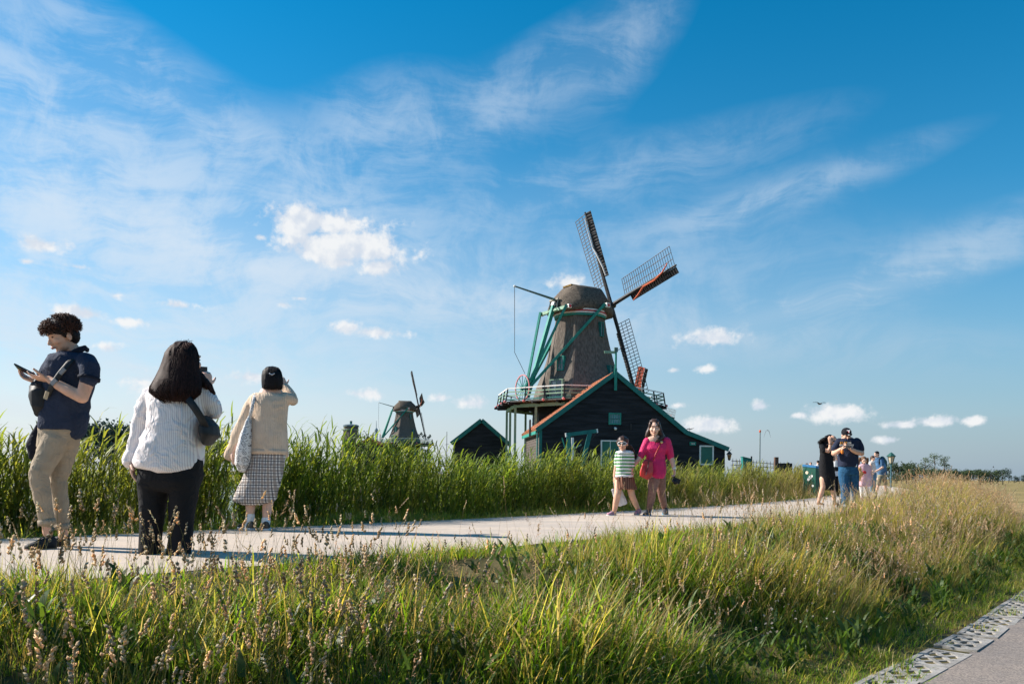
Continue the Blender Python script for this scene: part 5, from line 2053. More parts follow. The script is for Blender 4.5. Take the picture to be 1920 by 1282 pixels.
# curly fringe hair
g = m1.hg
hb = MB()
hb.ell(g(0, -.014, .060), (.092, .113, .085), m1.hM, 18, 12)
hb.ell(g(.0, .066, .072), (.082, .050, .046), m1.hM, 14, 9)
hb.ell(g(0, -.050, .005), (.082, .066, .085), m1.hM, 14, 9)
for sx in (-1, 1):
    hb.ell(g(sx * .070, .012, .030), (.016, .030, .045), m1.hM, 10, 7)
hr = m1.part('hair', hb, hair_k, .007, 2, folds(.006, 120, 110, 2, 1.0))
rr = random.Random(5)
rows = []
for i in range(1500):
    a, zf = rr.uniform(0, 6.283), rr.uniform(-.35, 1.0)
    sr = math.sqrt(max(0, 1 - zf * zf))
    v = Vector((sr * math.cos(a), sr * math.sin(a), zf))
    fr_ = v.y > .3
    ctr = Vector((0, -.014, .060)) if not fr_ else Vector((0, .035, .066))
    rad = Vector((.092, .112, .086)) if not fr_ else Vector((.088, .084, .062))
    if v.y > .35 and zf < -.15:
        continue
    p0 = Vector((ctr.x + v.x * rad.x, ctr.y + v.y * rad.y, ctr.z + v.z * rad.z))
    t = v.cross(Vector((rr.uniform(-1, 1), rr.uniform(-1, 1), rr.uniform(-1, 1)))).normalized()
    rows.append(([g(*(p0 + v * (.024 * math.sin(f * 2.8) * rr.uniform(.2, 1.4) - .003) + t * .036 * f)) for f in (0, .33, .66, 1)], .0024))
m1.strands('curls', rows, mat('brown_curl', (.040, .020, .015), rough=.55, var=.5, scale=60, col2=(.10, .045, .03), spec=.2), hr)
# phone in his hands
ph = thing('phone', 'black phone held by the man in the navy polo', 'phone', m1.root.location, 0.0)
c = p(128, 330, -.12)
Mp = Matrix.Rotation(R(26), 3, 'Y') @ Matrix.Rotation(R(-24), 3, 'X')
obj('case', MB().box(c, (.155, .078, .010), Mp), mat('phone_black', (.012, .012, .014), rough=.35, var=.1, spec=.5), ph)
obj('screen', MB().box(c + Mp @ Vector((0, 0, .0062)), (.142, .070, .0015), Mp), mat('phone_glass', (.02, .022, .028), rough=.08, var=.2, spec=.6), ph)
obj('camera_bump', MB().box(c + Mp @ Vector((-.055, .018, -.0062)), (.026, .026, .004), Mp), mat('phone_gold', (.30, .22, .12), rough=.3, var=.1), ph)
# black sling bag on the chest
bg_ = thing('sling_bag', 'black sling bag worn across the chest of the man with the phone', 'bag', m1.root.location, 0.0)
sb = MB()
sb.tube([p(215, 415, -.02), p(225, 455, -.06), p(222, 500, -.06), p(215, 528, -.04)], [(.075, .10), (.095, .13), (.080, .12), (.05, .08)], 14)
solid('pouch', sb, blackbag, bg_, .008, 3, folds(.005, 40, 30, 3))
def strap(mb, pts, w, t=.006, nrm=(0, -1, 0)):
    """flat band through points"""
    return mb.tube(pts, [(w / 2, t)] * len(pts), 8, False, ref=nrm)
obj('strap', strap(MB(), [p(238, 455, -.17), p(262, 400, -.20), p(300, 345, -.205), p(345, 290, -.19), p(395, 245, -.10)], .045), blackbag, bg_, smooth=True)
obj('strap_label', MB().tube([p(226, 470, -.195), p(238, 432, -.205)], [(.016, .004)] * 2, 6, False, ref=(0, -1, 0)), mat('tan_label', (.42, .33, .22), var=.1), bg_)
for q_ in ((270, 385), (312, 330)):
    obj('buckle', MB().box(p(*q_, -.215), (.05, .014, .03), Matrix.Rotation(R(-48), 3, 'Y')), mat('buckle_grey', (.25, .25, .26), rough=.4, var=.1), bg_)
# dark jacket hanging at his far hip
jk = thing('jacket', 'dark jacket hanging at the far hip of the man with the phone', 'jacket', m1.root.location, 0.0)
solid('cloth', MB().tube([p(212, 600, .14), p(200, 650, .16), p(186, 710, .16), p(180, 758, .15)], [(.03, .06), (.06, .08), (.075, .09), (.045, .07)], 12), cloth('dark_navy_jacket', (.012, .013, .022)), jk, .009, 3, folds(.008, 50, 16, 8))

# ================================================================== 2 woman in striped shirt, from behind
C4 = (220, 620, 641 / 220)


def stripe_mat(name, c1, c2, period, duty=.5, axis='X', rough=.85, warp=.004):
    m = bpy.data.materials.new(name)
    m.use_nodes = True
    t = m.node_tree
    b = NB(t)
    bs_ = t.nodes['Principled BSDF']
    tcn_ = b.n('ShaderNodeTexCoord')
    sp_ = b.n('ShaderNodeSeparateXYZ')
    b.link(tcn_.outputs['Object'], sp_.inputs[0])
    nz_ = b.noise(tcn_.outputs['Object'], 5, 3, .5)
    x = b.m('ADD', sp_.outputs[axis], b.m('MULTIPLY', nz_.outputs[0], warp))
    f = b.m('FRACT', b.m('DIVIDE', x, period))
    k = b.smooth(b.m('ABSOLUTE', b.m('SUBTRACT', f, .5)), duty * .5 - .08, duty * .5 + .08)
    b.link(b.mix(k, rgb(*c1), rgb(*c2)), bs_.inputs['Base Color'])
    bs_.inputs['Roughness'].default_value = rough
    bs_.inputs['Specular IOR Level'].default_value = .15
    bn_ = b.n('ShaderNodeBump')
    bn_.inputs['Strength'].default_value = .2
    bn_.inputs['Distance'].default_value = .01
    n2_ = b.noise(tcn_.outputs['Object'], 60, 3, .6)
    b.link(n2_.outputs[0], bn_.inputs['Height'])
    b.link(bn_.outputs[0], bs_.inputs['Normal'])
    return m


m2_ = Person('woman with long black hair in a striped shirt seen from behind, holding a phone up', (310, 1038), 247, C4)
p = m2_.p
m2_.head(p(372, 158, .02), (.45, .88, .05), 1.06, face=True, neck_to=p(350, 320, .0), neck_r=.06)
m2_.limb(m2_.skin, [(330, 330, 0), (310, 520, 0), (290, 760, 0)], [(.15, .12), (.19, .14), (.18, .14)])
m2_.limb(m2_.skin, [(200, 360, .0), (124, 520, .0), (79, 690, -.03)], [.04, .038, .030])
m2_.limb(m2_.skin, [(490, 350, .02), (530, 430, .06)], [.05, .045])
m2_.limb(m2_.skin, [(530, 430, .06), (505, 345, .22), (492, 300, .26)], [.045, .036, .03])
m2_.hand(m2_.skin, p(78, 696, -.03), Vector((.10, -.05, -1)), Vector((1, .25, .1)), side=1, curl=.35, size=1.05)
m2_.hand(m2_.skin, p(493, 296, .26), Vector((-.05, .10, 1)), Vector((-.8, .5, .2)), side=-1, curl=1.1, size=1.0)
for (a, b, dy) in (((200, 790, .02), (178, 1190, .0), .0), ((366, 790, .02), (338, 1210, 0), 0)):
    m2_.limb(m2_.skin, [a, ((a[0] + b[0]) / 2, (a[1] + b[1]) / 2, .01), b], [.065, .05, .04])
m2_.finish_skin(skin_b, .006, 3)
sh = MB()
m2_.torso(sh, [(300, 259, 456, .08, .02), (312, 209, 486, .12, .02), (335, 174, 499, .145, .02), (365, 169, 496, .17, .02), (420, 175, 483, .185, .02), (480, 181, 471, .195, .02), (540, 167, 466, .205, .02), (600, 141, 466, .215, .02), (660, 117, 463, .225, .02), (710, 104, 459, .225, .02), (742, 119, 451, .222, .02), (760, 169, 431, .21, .02), (772, 219, 391, .18, .02)])
m2_.limb(sh, [(198, 348, .02), (148, 430, .01), (124, 510, .0), (96, 610, -.02), (78, 690, -.03)], [.078, .070, .062, .050, .042])
m2_.limb(sh, [(462, 345, .02), (505, 388, .03), (528, 430, .07)], [.075, .068, .060])
m2_.limb(sh, [(530, 434, .07), (516, 385, .17), (498, 322, .25)], [.060, .054, .045])
shirt_m = wrinkle(stripe_mat('striped_shirt_cloth', (.84, .79, .77), (.66, .58, .59), .0125, .62), .05, 6.0)
so = m2_.part('striped_shirt', sh, shirt_m, .008, 6, folds(.013, 14, 9, 12, .8))
m2_.raw('rolled_cuff', MB().tube([p(78, 672, -.03), p(72, 702, -.03)], [.052, .058], 16, True), shirt_m, so)
m2_.raw('back_pleat', MB().tube([p(352, 375, -.165), p(352, 500, -.178), p(350, 560, -.188)], [(.004, .006)] * 3, 6, False), shirt_m, so)
tr = MB()
m2_.torso(tr, [(690, 125, 462, .18, .02), (760, 122, 460, .19, .02), (815, 122, 452, .185, .02), (850, 124, 444, .165, .02), (872, 132, 430, .12, .02)])
m2_.limb(tr, [(200, 845, .02), (194, 940, .02), (190, 1020, .01), (180, 1110, .0), (177, 1205, -.01)], [(.102, .14), (.088, .12), (.078, .10), (.074, .09), (.076, .09)], 18)
m2_.limb(tr, [(366, 845, .02), (356, 940, .02), (352, 1020, .02), (346, 1110, .01), (334, 1215, .0)], [(.100, .14), (.090, .12), (.084, .10), (.080, .09), (.084, .09)], 18)
m2_.part('trousers', tr, black_c, .009, 5, folds(.009, 22, 9, 20, .6))
for (hx_, tx_, ty_) in ((180, 160, .17), (338, 365, .17)):
    h0, t0 = p(hx_, 1225, -.07), p(tx_, 1225, ty_)
    h0.z = t0.z = .002
    m2_.shoe('shoe', h0, t0, mat('dark_sneaker', (.02, .022, .028), rough=.6, var=.3), mat('grey_sole', (.35, .36, .38), var=.1), .05, .08)
hm = MB()
hr_rings = [(52, 345, 392, .03, .02), (66, 312, 412, .075, .02), (90, 286, 428, .10, .02), (130, 262, 438, .112, .015), (180, 246, 438, .112, .0), (225, 228, 440, .105, -.03), (265, 205, 448, .09, -.07), (300, 184, 452, .07, -.10), (330, 180, 450, .06, -.125), (352, 210, 440, .05, -.135), (372, 262, 405, .035, -.14), (382, 290, 370, .02, -.14)]
m2_.torso(hm, hr_rings, 26, 2.1)
m2_.limb(hm, [(432, 240, .0), (470, 275, -.02), (505, 300, -.05), (528, 338, -.06)], [(.05, .04), (.04, .03), (.028, .02), (.012, .01)])
hro = m2_.part('long_hair', hm, hair_b, .008, 3, folds(.006, 90, 5, 6, .9))
rr = random.Random(9)
rows = []
for i in range(1100):
    u0 = math.sin(rr.uniform(-1.75, 1.75))
    ys = [rr.uniform(60, 200)]
    back = rr.random() < .85
    pts = []
    y0_ = rr.uniform(58, 180)
    y1_ = rr.uniform(300, 392)
    for f in np.linspace(0, 1, 6):
        yy = y0_ + (y1_ - y0_) * f
        xl = np.interp(yy, [r_[0] for r_ in hr_rings], [r_[1] for r_ in hr_rings])
        xr = np.interp(yy, [r_[0] for r_ in hr_rings], [r_[2] for r_ in hr_rings])
        dp = np.interp(yy, [r_[0] for r_ in hr_rings], [r_[3] for r_ in hr_rings])
        dc = np.interp(yy, [r_[0] for r_ in hr_rings], [r_[4] for r_ in hr_rings])
        if yy > 345:
            xl, xr, dp = xl * .5 + 105, xr * .5 + 212, max(dp, .04)
        x_ = (xl + xr) / 2 + (xr - xl) / 2 * (u0 * 1.05 + .03 * math.sin(f * 5 + i))
        pts.append(p(x_, yy, dc - (dp + .010) * math.sqrt(max(0, 1 - min(1, u0 * u0)))))
    rows.append((pts, rr.uniform(.0025, .0045)))
for i in range(26):
    a = rr.uniform(-1, 1)
    x_ = 365 + 40 * a
    rows.append(([p(x_, 60, .0), p(x_ + rr.uniform(-6, 10), 50, -.0), p(x_ + rr.uniform(-10, 25), 42 + rr.uniform(-4, 10), .0)], .0016))
m2_.strands('strands', rows, hair_b, hro)
# shoulder bag
bg2 = thing('shoulder_bag', 'black shoulder bag hanging at the side of the woman in the striped shirt', 'bag', m2_.root.location, 0.0)
solid('pouch', MB().tube([p(488, 478, -.02), p(500, 520, -.02), p(505, 560, -.02), p(492, 602, -.02)], [(.03, .09), (.060, .13), (.062, .14), (.03, .10)], 12), blackbag, bg2, .008, 2, folds(.004, 30, 30, 5))
obj('strap', strap(MB(), [p(385, 365, -.18), p(420, 410, -.19), p(455, 465, -.185), p(482, 520, -.13)], .052), blackbag, bg2, smooth=True)
ph2 = thing('phone', 'dark phone held up in front of the face of the woman in the striped shirt', 'phone', m2_.root.location, 0.0)
obj('case', MB().box(p(462, 245, .29), (.075, .010, .15), Matrix.Rotation(R(25), 3, 'Z')), mat('phone_black', ()), ph2)
obj('screen', MB().box(p(462, 245, .29) + Vector((-.002, -.0056, 0)), (.066, .0015, .138), Matrix.Rotation(R(25), 3, 'Z')), mat('phone_glass', ()), ph2)

# ================================================================== 3 woman in cable sweater and plaid skirt
C5 = (400, 670, 679 / 180)
m3_ = Person('woman with black bob in beige cable sweater and plaid skirt seen from behind', (485, 993), 196, C5)
p = m3_.p
m3_.head(p(420, 150, .0), (.35, .93, .05), .99, face=True, neck_to=p(412, 250, 0), neck_r=.052)
m3_.limb(m3_.skin, [(410, 260, 0), (410, 480, 0), (400, 680, 0)], [(.13, .10), (.13, .10), (.13, .10)])
m3_.limb(m3_.skin, [(300, 300, 0), (225, 470, .0), (150, 640, .0)], [.05, .042, .03])
m3_.limb(m3_.skin, [(510, 295, 0), (556, 298, .14)], [.045, .04])
m3_.limb(m3_.skin, [(556, 298, .14), (505, 205, .22)], [.04, .03])
m3_.hand(m3_.skin, p(140, 660, .0), Vector((-.1, .1, -1)), Vector((1, 0, 0)), side=1, curl=.6, size=.95)
m3_.hand(m3_.skin, p(503, 200, .22), Vector((-.35, .1, 1)), Vector((-.7, .7, 0)), side=-1, curl=.9, size=.95)
m3_.limb(m3_.skin, [(262, 860, .02), (262, 1020, .02), (262, 1090, .0), (252, 1180, .0)], [.065, .054, .042, .026])
m3_.limb(m3_.skin, [(388, 860, .02), (386, 1020, .02), (378, 1100, .0), (366, 1195, .0)], [.066, .056, .044, .026])
m3_.finish_skin(skin_b, .006, 3)
sw = MB()
m3_.torso(sw, [(222, 378, 446, .06, .0), (236, 366, 452, .07, .0), (252, 300, 500, .10, .0), (275, 268, 528, .125, .0), (310, 262, 532, .14, .0), (380, 266, 522, .15, .0), (460, 264, 518, .155, .0), (540, 262, 520, .16, .0), (620, 262, 522, .16, .0), (662, 264, 520, .155, .0), (672, 268, 516, .15, .0)])
m3_.limb(sw, [(300, 290, 0), (258, 350, .0), (222, 440, .0), (170, 560, .02), (130, 655, .03)], [.070, .068, .066, .068, .056])
m3_.limb(sw, [(500, 285, 0), (545, 288, .07), (562, 298, .14)], [.070, .064, .058])
m3_.limb(sw, [(562, 298, .14), (538, 250, .19), (508, 208, .22)], [.058, .054, .046])
m3_.limb(sw, [(508, 600, .06), (520, 690, .10)], [(.03, .06), (.02, .05)])


def knit_mat():
    m = bpy.data.materials.new('beige_cable_knit')
    m.use_nodes = True
    t = m.node_tree
    b = NB(t)
    bs_ = t.nodes['Principled BSDF']
    tcn_ = b.n('ShaderNodeTexCoord')
    sp_ = b.n('ShaderNodeSeparateXYZ')
    b.link(tcn_.outputs['Object'], sp_.inputs[0])
    xw = b.m('ADD', sp_.outputs[0], b.m('MULTIPLY', b.m('SINE', b.m('MULTIPLY', sp_.outputs[2], 60)), .0018))
    rib = b.m('SINE', b.m('MULTIPLY', xw, 6.283 / .016))
    cable = b.m('MAXIMUM', b.m('SINE', b.m('MULTIPLY', xw, 6.283 / .075)), 0)
    nz_ = b.noise(tcn_.outputs['Object'], 160, 3, .6)
    h_ = b.m('ADD', b.m('ADD', b.m('MULTIPLY', rib, .35), b.m('MULTIPLY', cable, .9)), b.m('MULTIPLY', nz_.outputs[0], .5))
    n2_ = b.noise(tcn_.outputs['Object'], 7, 4, .6)
    b.link(b.mix(b.smooth(n2_.outputs[0], .3, .7), rgb(.60, .455, .335), rgb(.68, .53, .40)), bs_.inputs['Base Color'])
    bs_.inputs['Roughness'].default_value = .95
    bs_.inputs['Specular IOR Level'].default_value = .1
    bn_ = b.n('ShaderNodeBump')
    bn_.inputs['Strength'].default_value = .55
    bn_.inputs['Distance'].default_value = .006
    b.link(h_, bn_.inputs['Height'])
    b.link(bn_.outputs[0], bs_.inputs['Normal'])
    return m


knit = wrinkle(knit_mat(), .03, 5.0)
swo = m3_.part('cable_sweater', sw, knit, .008, 5, folds(.010, 16, 9, 31, .6))
m3_.raw('ribbed_hem', MB().loft([m3_.ring(y_, l_, r_, d_, 0, 28) for y_, l_, r_, d_ in ((646, 263, 522, .161), (678, 268, 517, .154))]), knit, swo)
m3_.raw('cuff', MB().tube([p(142, 632, .028), p(118, 684, .034)], [.060, .062], 16, True), knit, swo)


def plaid_mat():
    m = bpy.data.materials.new('plaid_cotton')
    m.use_nodes = True
    t = m.node_tree
    b = NB(t)
    bs_ = t.nodes['Principled BSDF']
    tcn_ = b.n('ShaderNodeTexCoord')
    sp_ = b.n('ShaderNodeSeparateXYZ')
    b.link(tcn_.outputs['Object'], sp_.inputs[0])
    nz_ = b.noise(tcn_.outputs['Object'], 4, 3, .5)
    col = rgb(.74, .70, .66)

    def bandf(ax, per, off, w, warp):
        x = b.m('ADD', b.m('ADD', sp_.outputs[ax], off), b.m('MULTIPLY', nz_.outputs[0], warp))
        f = b.m('ABSOLUTE', b.m('SUBTRACT', b.m('FRACT', b.m('DIVIDE', x, per)), .5))
        return b.m('SUBTRACT', 1.0, b.smooth(f, w - .05, w + .05))
    c = b.mix(b.m('MULTIPLY', bandf(0, .056, 0, .20, .02), .75), col, rgb(.30, .235, .19))
    c = b.mix(b.m('MULTIPLY', bandf(2, .060, .01, .20, .02), .70), c, rgb(.26, .21, .18))
    c = b.mix(b.m('MULTIPLY', bandf(0, .056, .028, .09, .02), .8), c, rgb(.04, .045, .06))
    c = b.mix(b.m('MULTIPLY', bandf(2, .060, .038, .09, .02), .8), c, rgb(.05, .05, .065))
    b.link(c, bs_.inputs['Base Color'])
    bs_.inputs['Roughness'].default_value = .9
    bs_.inputs['Specular IOR Level'].default_value = .1
    return m


sk = MB()
m3_.torso(sk, [(640, 272, 512, .13, .0), (700, 262, 508, .14, .0), (760, 245, 500, .15, .0), (830, 215, 488, .155, .0), (900, 185, 470, .16, .0), (960, 158, 452, .165, .0), (1000, 142, 440, .165, .0), (1012, 150, 430, .16, .0), (1036, 215, 350, .12, -.02)], 32, 2.2)
m3_.part('plaid_skirt', sk, wrinkle(plaid_mat(), .03, 5.0), .008, 4, lambda co, no: folds(.009, 44, 3, 40, 1.0)(co, no))
sock = cloth('white_sock', (.78, .77, .76), bump=.3)
for (x0_, x1_, y0_, y1_) in ((261, 250, 1112, 1195), (374, 364, 1138, 1215)):
    m3_.raw('sock', MB().tube([p(x0_, y0_, .0), p((x0_ + x1_) / 2, (y0_ + y1_) / 2, .0), p(x1_, y1_, .0)], [.046, .043, .042], 14, True), sock)
vans = mat('dark_skate_shoe', (.025, .022, .022), rough=.7, var=.5, scale=26, col2=(.10, .08, .06))
wsole = mat('white_sole', (.66, .60, .58), var=.1)
for (hx_, hy_, tx_, ty_) in ((276, -.05, 186, .15), (370, -.08, 372, .16)):
    h0, t0 = p(hx_, 1228, hy_), p(tx_, 1228, ty_)
    h0.z = t0.z = .002
    m3_.shoe('shoe', h0, t0, vans, wsole, .047, .07, .028)
hm = MB()
bob = [(58, 395, 440, .03, .0), (68, 372, 462, .07, .0), (88, 354, 478, .095, .0), (120, 346, 486, .108, .0), (160, 343, 490, .108, -.005), (195, 344, 490, .10, -.01), (212, 350, 488, .09, -.015), (222, 365, 478, .07, -.02)]
m3_.torso(hm, bob, 26, 2.2)
hb3 = m3_.part('bob_hair', hm, hair_k, .007, 3, folds(.004, 110, 6, 16, .9))
rows = []
for i in range(420):
    u0 = rr.uniform(-1, 1)
    pts = []
    y0_, y1_ = rr.uniform(60, 130), rr.uniform(205, 228)
    for f in np.linspace(0, 1, 5):
        yy = y0_ + (y1_ - y0_) * f
        xl, xr, dp, dc = [np.interp(yy, [r_[0] for r_ in bob], [r_[j] for r_ in bob]) for j in (1, 2, 3, 4)]
        if yy > 205:
            xl, xr, dp = 347, 489, .09
        pts.append(p((xl + xr) / 2 + (xr - xl) / 2 * u0 * 1.02, yy, dc - (dp + .004) * math.sqrt(max(0, 1 - u0 * u0))))
    rows.append((pts, rr.uniform(.002, .0035)))
m3_.strands('strands', rows, hair_k, hb3)
m3_.raw('hair_clip', MB().tube([p(398, 108, -.115), p(415, 118, -.12), p(432, 108, -.115)], [.006, .009, .006], 8), mat('silver_clip', (.4, .4, .42), rough=.3, metal=.8), hb3)
# tote bag with printed rings and bars
tote = thing('tote_bag', 'white patterned tote bag on the shoulder of the woman in the plaid skirt', 'bag', m3_.root.location, 0.0)


def tote_mat():
    m = bpy.data.materials.new('printed_tote_cloth')
    m.use_nodes = True
    t = m.node_tree
    b = NB(t)
    bs_ = t.nodes['Principled BSDF']
    tcn_ = b.n('ShaderNodeTexCoord')
    sp_ = b.n('ShaderNodeSeparateXYZ')
    nw = b.noise(tcn_.outputs['Object'], 14, 2, .5)
    wv2 = b.v('ADD', tcn_.outputs['Object'], b.v('MULTIPLY', b.v('SUBTRACT', nw.outputs['Color'], (.5, .5, .5)), (.06, .06, .06)))
    b.link(wv2, sp_.inputs[0])
    P_ = .075
    fx_ = b.m('SUBTRACT', b.m('FRACT', b.m('DIVIDE', sp_.outputs[0], P_ * .75)), .5)
    fz_ = b.m('SUBTRACT', b.m('FRACT', b.m('DIVIDE', sp_.outputs[2], P_)), .5)
    r_ = b.m('SQRT', b.m('ADD', b.m('MULTIPLY', fx_, fx_), b.m('MULTIPLY', fz_, fz_)))
    ring = b.m('SUBTRACT', 1.0, b.smooth(b.m('ABSOLUTE', b.m('SUBTRACT', r_, .30)), .025, .06))
    ring2 = b.m('SUBTRACT', 1.0, b.smooth(b.m('ABSOLUTE', b.m('SUBTRACT', r_, .12)), .02, .05))
    fz2 = b.m('FRACT', b.m('DIVIDE', sp_.outputs[2], P_))
    bar = b.m('MULTIPLY', b.m('SUBTRACT', 1.0, b.smooth(b.m('ABSOLUTE', b.m('SUBTRACT', fz2, .95)), .03, .06)), b.m('GREATER_THAN', b.m('FRACT', b.m('DIVIDE', sp_.outputs[0], .026)), .35))
    k = b.m('MAXIMUM', b.m('MAXIMUM', ring, ring2), bar)
    b.link(b.mix(b.m('MULTIPLY', k, .85), rgb(.74, .72, .70), rgb(.035, .035, .045)), bs_.inputs['Base Color'])
    bs_.inputs['Roughness'].default_value = .9
    return m


tm_ = tote_mat()
tb = MB()
tb.tube([p(262, 410, -.10), p(250, 470, -.115), p(232, 560, -.125), p(216, 660, -.13), p(206, 750, -.12), p(204, 775, -.12)], [(.012, .05), (.032, .09), (.058, .12), (.072, .13), (.066, .12), (.05, .08)], 14)
solid('bag_body', tb, tm_, tote, .008, 3, folds(.006, 24, 12, 50))
obj('strap', strap(MB(), [p(258, 420, -.14), p(272, 360, -.145), p(284, 300, -.135), p(290, 262, -.09), p(288, 252, .0)], .034), tm_, tote, smooth=True)

# ================================================================== 4 girl in green stripes, 5 woman in pink dress
C6 = (1110, 770, 1160 / 190)
m4 = Person('girl in green striped top, brown skirt and white sunglasses walking on the path', (1185, 966), 113, C6)
p = m4.p
m4.head(p(352, 372, -.02), (-.28, -.95, -.04), .92, glasses=True, neck_to=p(365, 470, .0), neck_r=.042)
m4.limb(m4.skin, [(370, 500, 0), (365, 620, 0), (350, 760, 0)], [(.10, .07), (.10, .07), (.11, .075)])
m4.limb(m4.skin, [(295, 500, 0), (278, 620, .03), (258, 740, .02)], [.036, .032, .025])
m4.hand(m4.skin, p(256, 752, .02), (-.1, -.05, -1), (1, 0, 0), 1, .5, .72)
m4.limb(m4.skin, [(450, 500, 0), (458, 610, .0)], [.036, .032])
m4.limb(m4.skin, [(458, 610, .0), (456, 665, -.04)], [.032, .025])
m4.hand(m4.skin, p(456, 668, -.05), (-.05, -.1, -1), (-1, -.2, 0), 1, .8, .72)
m4.limb(m4.skin, [(305, 800, -.02), (292, 950, -.08), (275, 1040, -.06), (255, 1150, -.03)], [.060, .052, .048, .033])
m4.limb(m4.skin, [(420, 800, .02), (455, 955, .02), (490, 1040, .10), (532, 1125, .18)], [.060, .050, .045, .032])
m4.finish_skin(skin_a, .0085, 3)
sh = MB()
m4.torso(sh, [(448, 318, 432, .05), (460, 288, 460, .068), (490, 278, 472, .082), (560, 278, 462, .09), (640, 274, 464, .092), (720, 268, 470, .098), (752, 268, 470, .098)])
m4.limb(sh, [(298, 485, 0), (285, 560, .01), (280, 610, .02)], [.046, .042, .040])
m4.limb(sh, [(446, 490, 0), (455, 560, .0), (458, 630, -.01)], [.052, .050, .046])
g_st = wrinkle(stripe_mat('green_striped_jersey', (.055, .27, .06), (.80, .79, .74), .0505, .44, 'Z', .85, .012), .03, 9.0)
so = m4.part('striped_top', sh, g_st, .009, 3, folds(.006, 30, 16, 61))
wh = cloth('white_jersey', (.80, .79, .78))
m4.raw('yoke', MB().loft([m4.ring(y_, l_, r_, d_, 0, 24) for y_, l_, r_, d_ in ((446, 318, 434, .053), (462, 286, 464, .072), (488, 277, 474, .087))]), wh, so)
m4.raw('hem', MB().loft([m4.ring(y_, l_, r_, d_, 0, 24) for y_, l_, r_, d_ in ((722, 266, 472, .103), (756, 266, 472, .103))]), wh, so)
sk = MB()
m4.torso(sk, [(745, 265, 474, .105), (790, 258, 488, .13), (840, 252, 505, .15), (884, 250, 518, .165), (892, 258, 510, .16)], 30, 2.1)
m4.part('brown_skirt', sk, stripe_mat('pleat_shade_brown_cloth', (.115, .05, .032), (.24, .115, .075), .034, .5, 'X', .85, .02), .009, 2, folds(.012, 70, 4, 66, 1.0))  # pleat shading put into the colour as dark and light brown stripes
for (hx_, hy_, tx_, ty_) in ((262, .02, 180, -.12), (548, .20, 500, .06)):
    h0, t0 = p(hx_, 1205, hy_), p(tx_, 1205, ty_)
    h0.z, t0.z = (.002, .002) if hx_ < 400 else (.045, .004)
    m4.shoe('shoe', h0, t0, mat('grey_pink_sneaker', (.34, .30, .30), rough=.6, var=.35, scale=30, col2=(.45, .20, .28)), wsole, .040, .065)
g = m4.hg
hb = MB()
hb.ell(g(0, -.020, .040), (.086, .100, .086), m4.hM, 16, 10)
hb.tube([g(.05, -.05, .02), p(430, 420, .06), p(455, 470, .08), p(470, 520, .09), p(488, 548, .10)], [(.06, .07), (.055, .05), (.05, .04), (.035, .03), (.015, .015)], 12)
hh = m4.part('long_hair', hb, hair_n, .008, 2, folds(.005, 90, 20, 71))
rows = []
for i in range(160):
    a = rr.uniform(-1, 1)
    o_ = Vector((rr.uniform(-.03, .03), rr.uniform(-.04, .02), 0))
    rows.append(([g(.03 + .03 * a, -.03, .10), p(432, 400, .04) + o_, p(458, 470, .06) + o_ * 1.3, p(480 + 14 * a, 540 + 16 * rr.random(), .08) + o_ * 1.5], .003))
m4.strands('strands', rows, hair_n, hh)
sg = MB()
for sx in (-1, 1):
    rng_ = [g(sx * .036 + .031 * math.cos(t), .098 - .012 * abs(math.cos(t)), .006 + .022 * math.sin(t)) for t in [2 * math.pi * k / 12 for k in range(12)]]
    for k in range(12):
        sg.tube([rng_[k], rng_[(k + 1) % 12]], [.0065, .0065], 5)
    sg.tube([g(sx * .066, .088, .012), g(sx * .076, .01, .010)], [.006, .005], 5)
sg.tube([g(-.012, .104, .010), g(.012, .104, .010)], [.006, .006], 5)
so_ = m4.raw('sunglasses', sg, mat('white_plastic', (.82, .82, .82), rough=.3, var=.03))
for sx in (-1, 1):
    m4.raw('lens', MB().ell(g(sx * .036, .096, .006), (.027, .005, .019), m4.hM, 12, 6), mat('dark_lens', (.012, .012, .016), rough=.1, var=.1, spec=.6), so_)
pb = thing('plastic_bag', 'white carrier bag hanging behind the legs of the girl in green stripes', 'bag', m4.root.location)
solid('bag', MB().loft([[p(x_, y_, dy_) for x_, y_, dy_ in q_] for q_ in (
    [(215, 885, .10), (255, 875, .10), (330, 870, .10), (350, 900, .10), (330, 905, .18), (250, 905, .18)],
    [(245, 990, .08), (290, 1000, .06), (360, 985, .06), (385, 985, .10), (350, 990, .20), (280, 990, .20)],
    [(285, 1080, .10), (320, 1088, .08), (390, 1068, .08), (410, 1050, .11), (380, 1065, .18), (310, 1080, .18)])]), cloth('white_bag_film', (.74, .73, .75), rough=.5), pb, .009, 3, folds(.008, 40, 30, 73))
obj('handle', MB().tube([p(256, 752, .0), p(250, 800, .06), p(262, 880, .13)], [.008, .008, .012], 6), cloth('white_bag_film', ()), pb, smooth=True)

m5 = Person('woman in a magenta dress with a red handbag walking hand in hand with the girl', (1232, 966), 113, C6)
p = m5.p
m5.head(p(712, 196, -.02), (-.10, -.99, -.02), 1.02, neck_to=p(712, 312, .0), neck_r=.050)
m5.limb(m5.skin, [(715, 325, .0), (725, 470, 0), (745, 700, 0)], [(.13, .075), (.12, .08), (.13, .09)])
m5.limb(m5.skin, [(630, 345, 0), (592, 440, -.02), (560, 515, -.02)], [.055, .046, .042])
m5.limb(m5.skin, [(560, 515, -.02), (510, 570, -.04), (470, 620, -.05)], [.043, .037, .027])
m5.hand(m5.skin, p(472, 618, -.05), (-.28, -.1, -1), (1, -.2, 0), 1, .55, .98)
m5.limb(m5.skin, [(850, 345, 0), (885, 440, .02), (902, 520, .03)], [.055, .046, .042])
m5.limb(m5.skin, [(902, 520, .03), (925, 590, .0), (940, 650, -.03)], [.043, .037, .027])
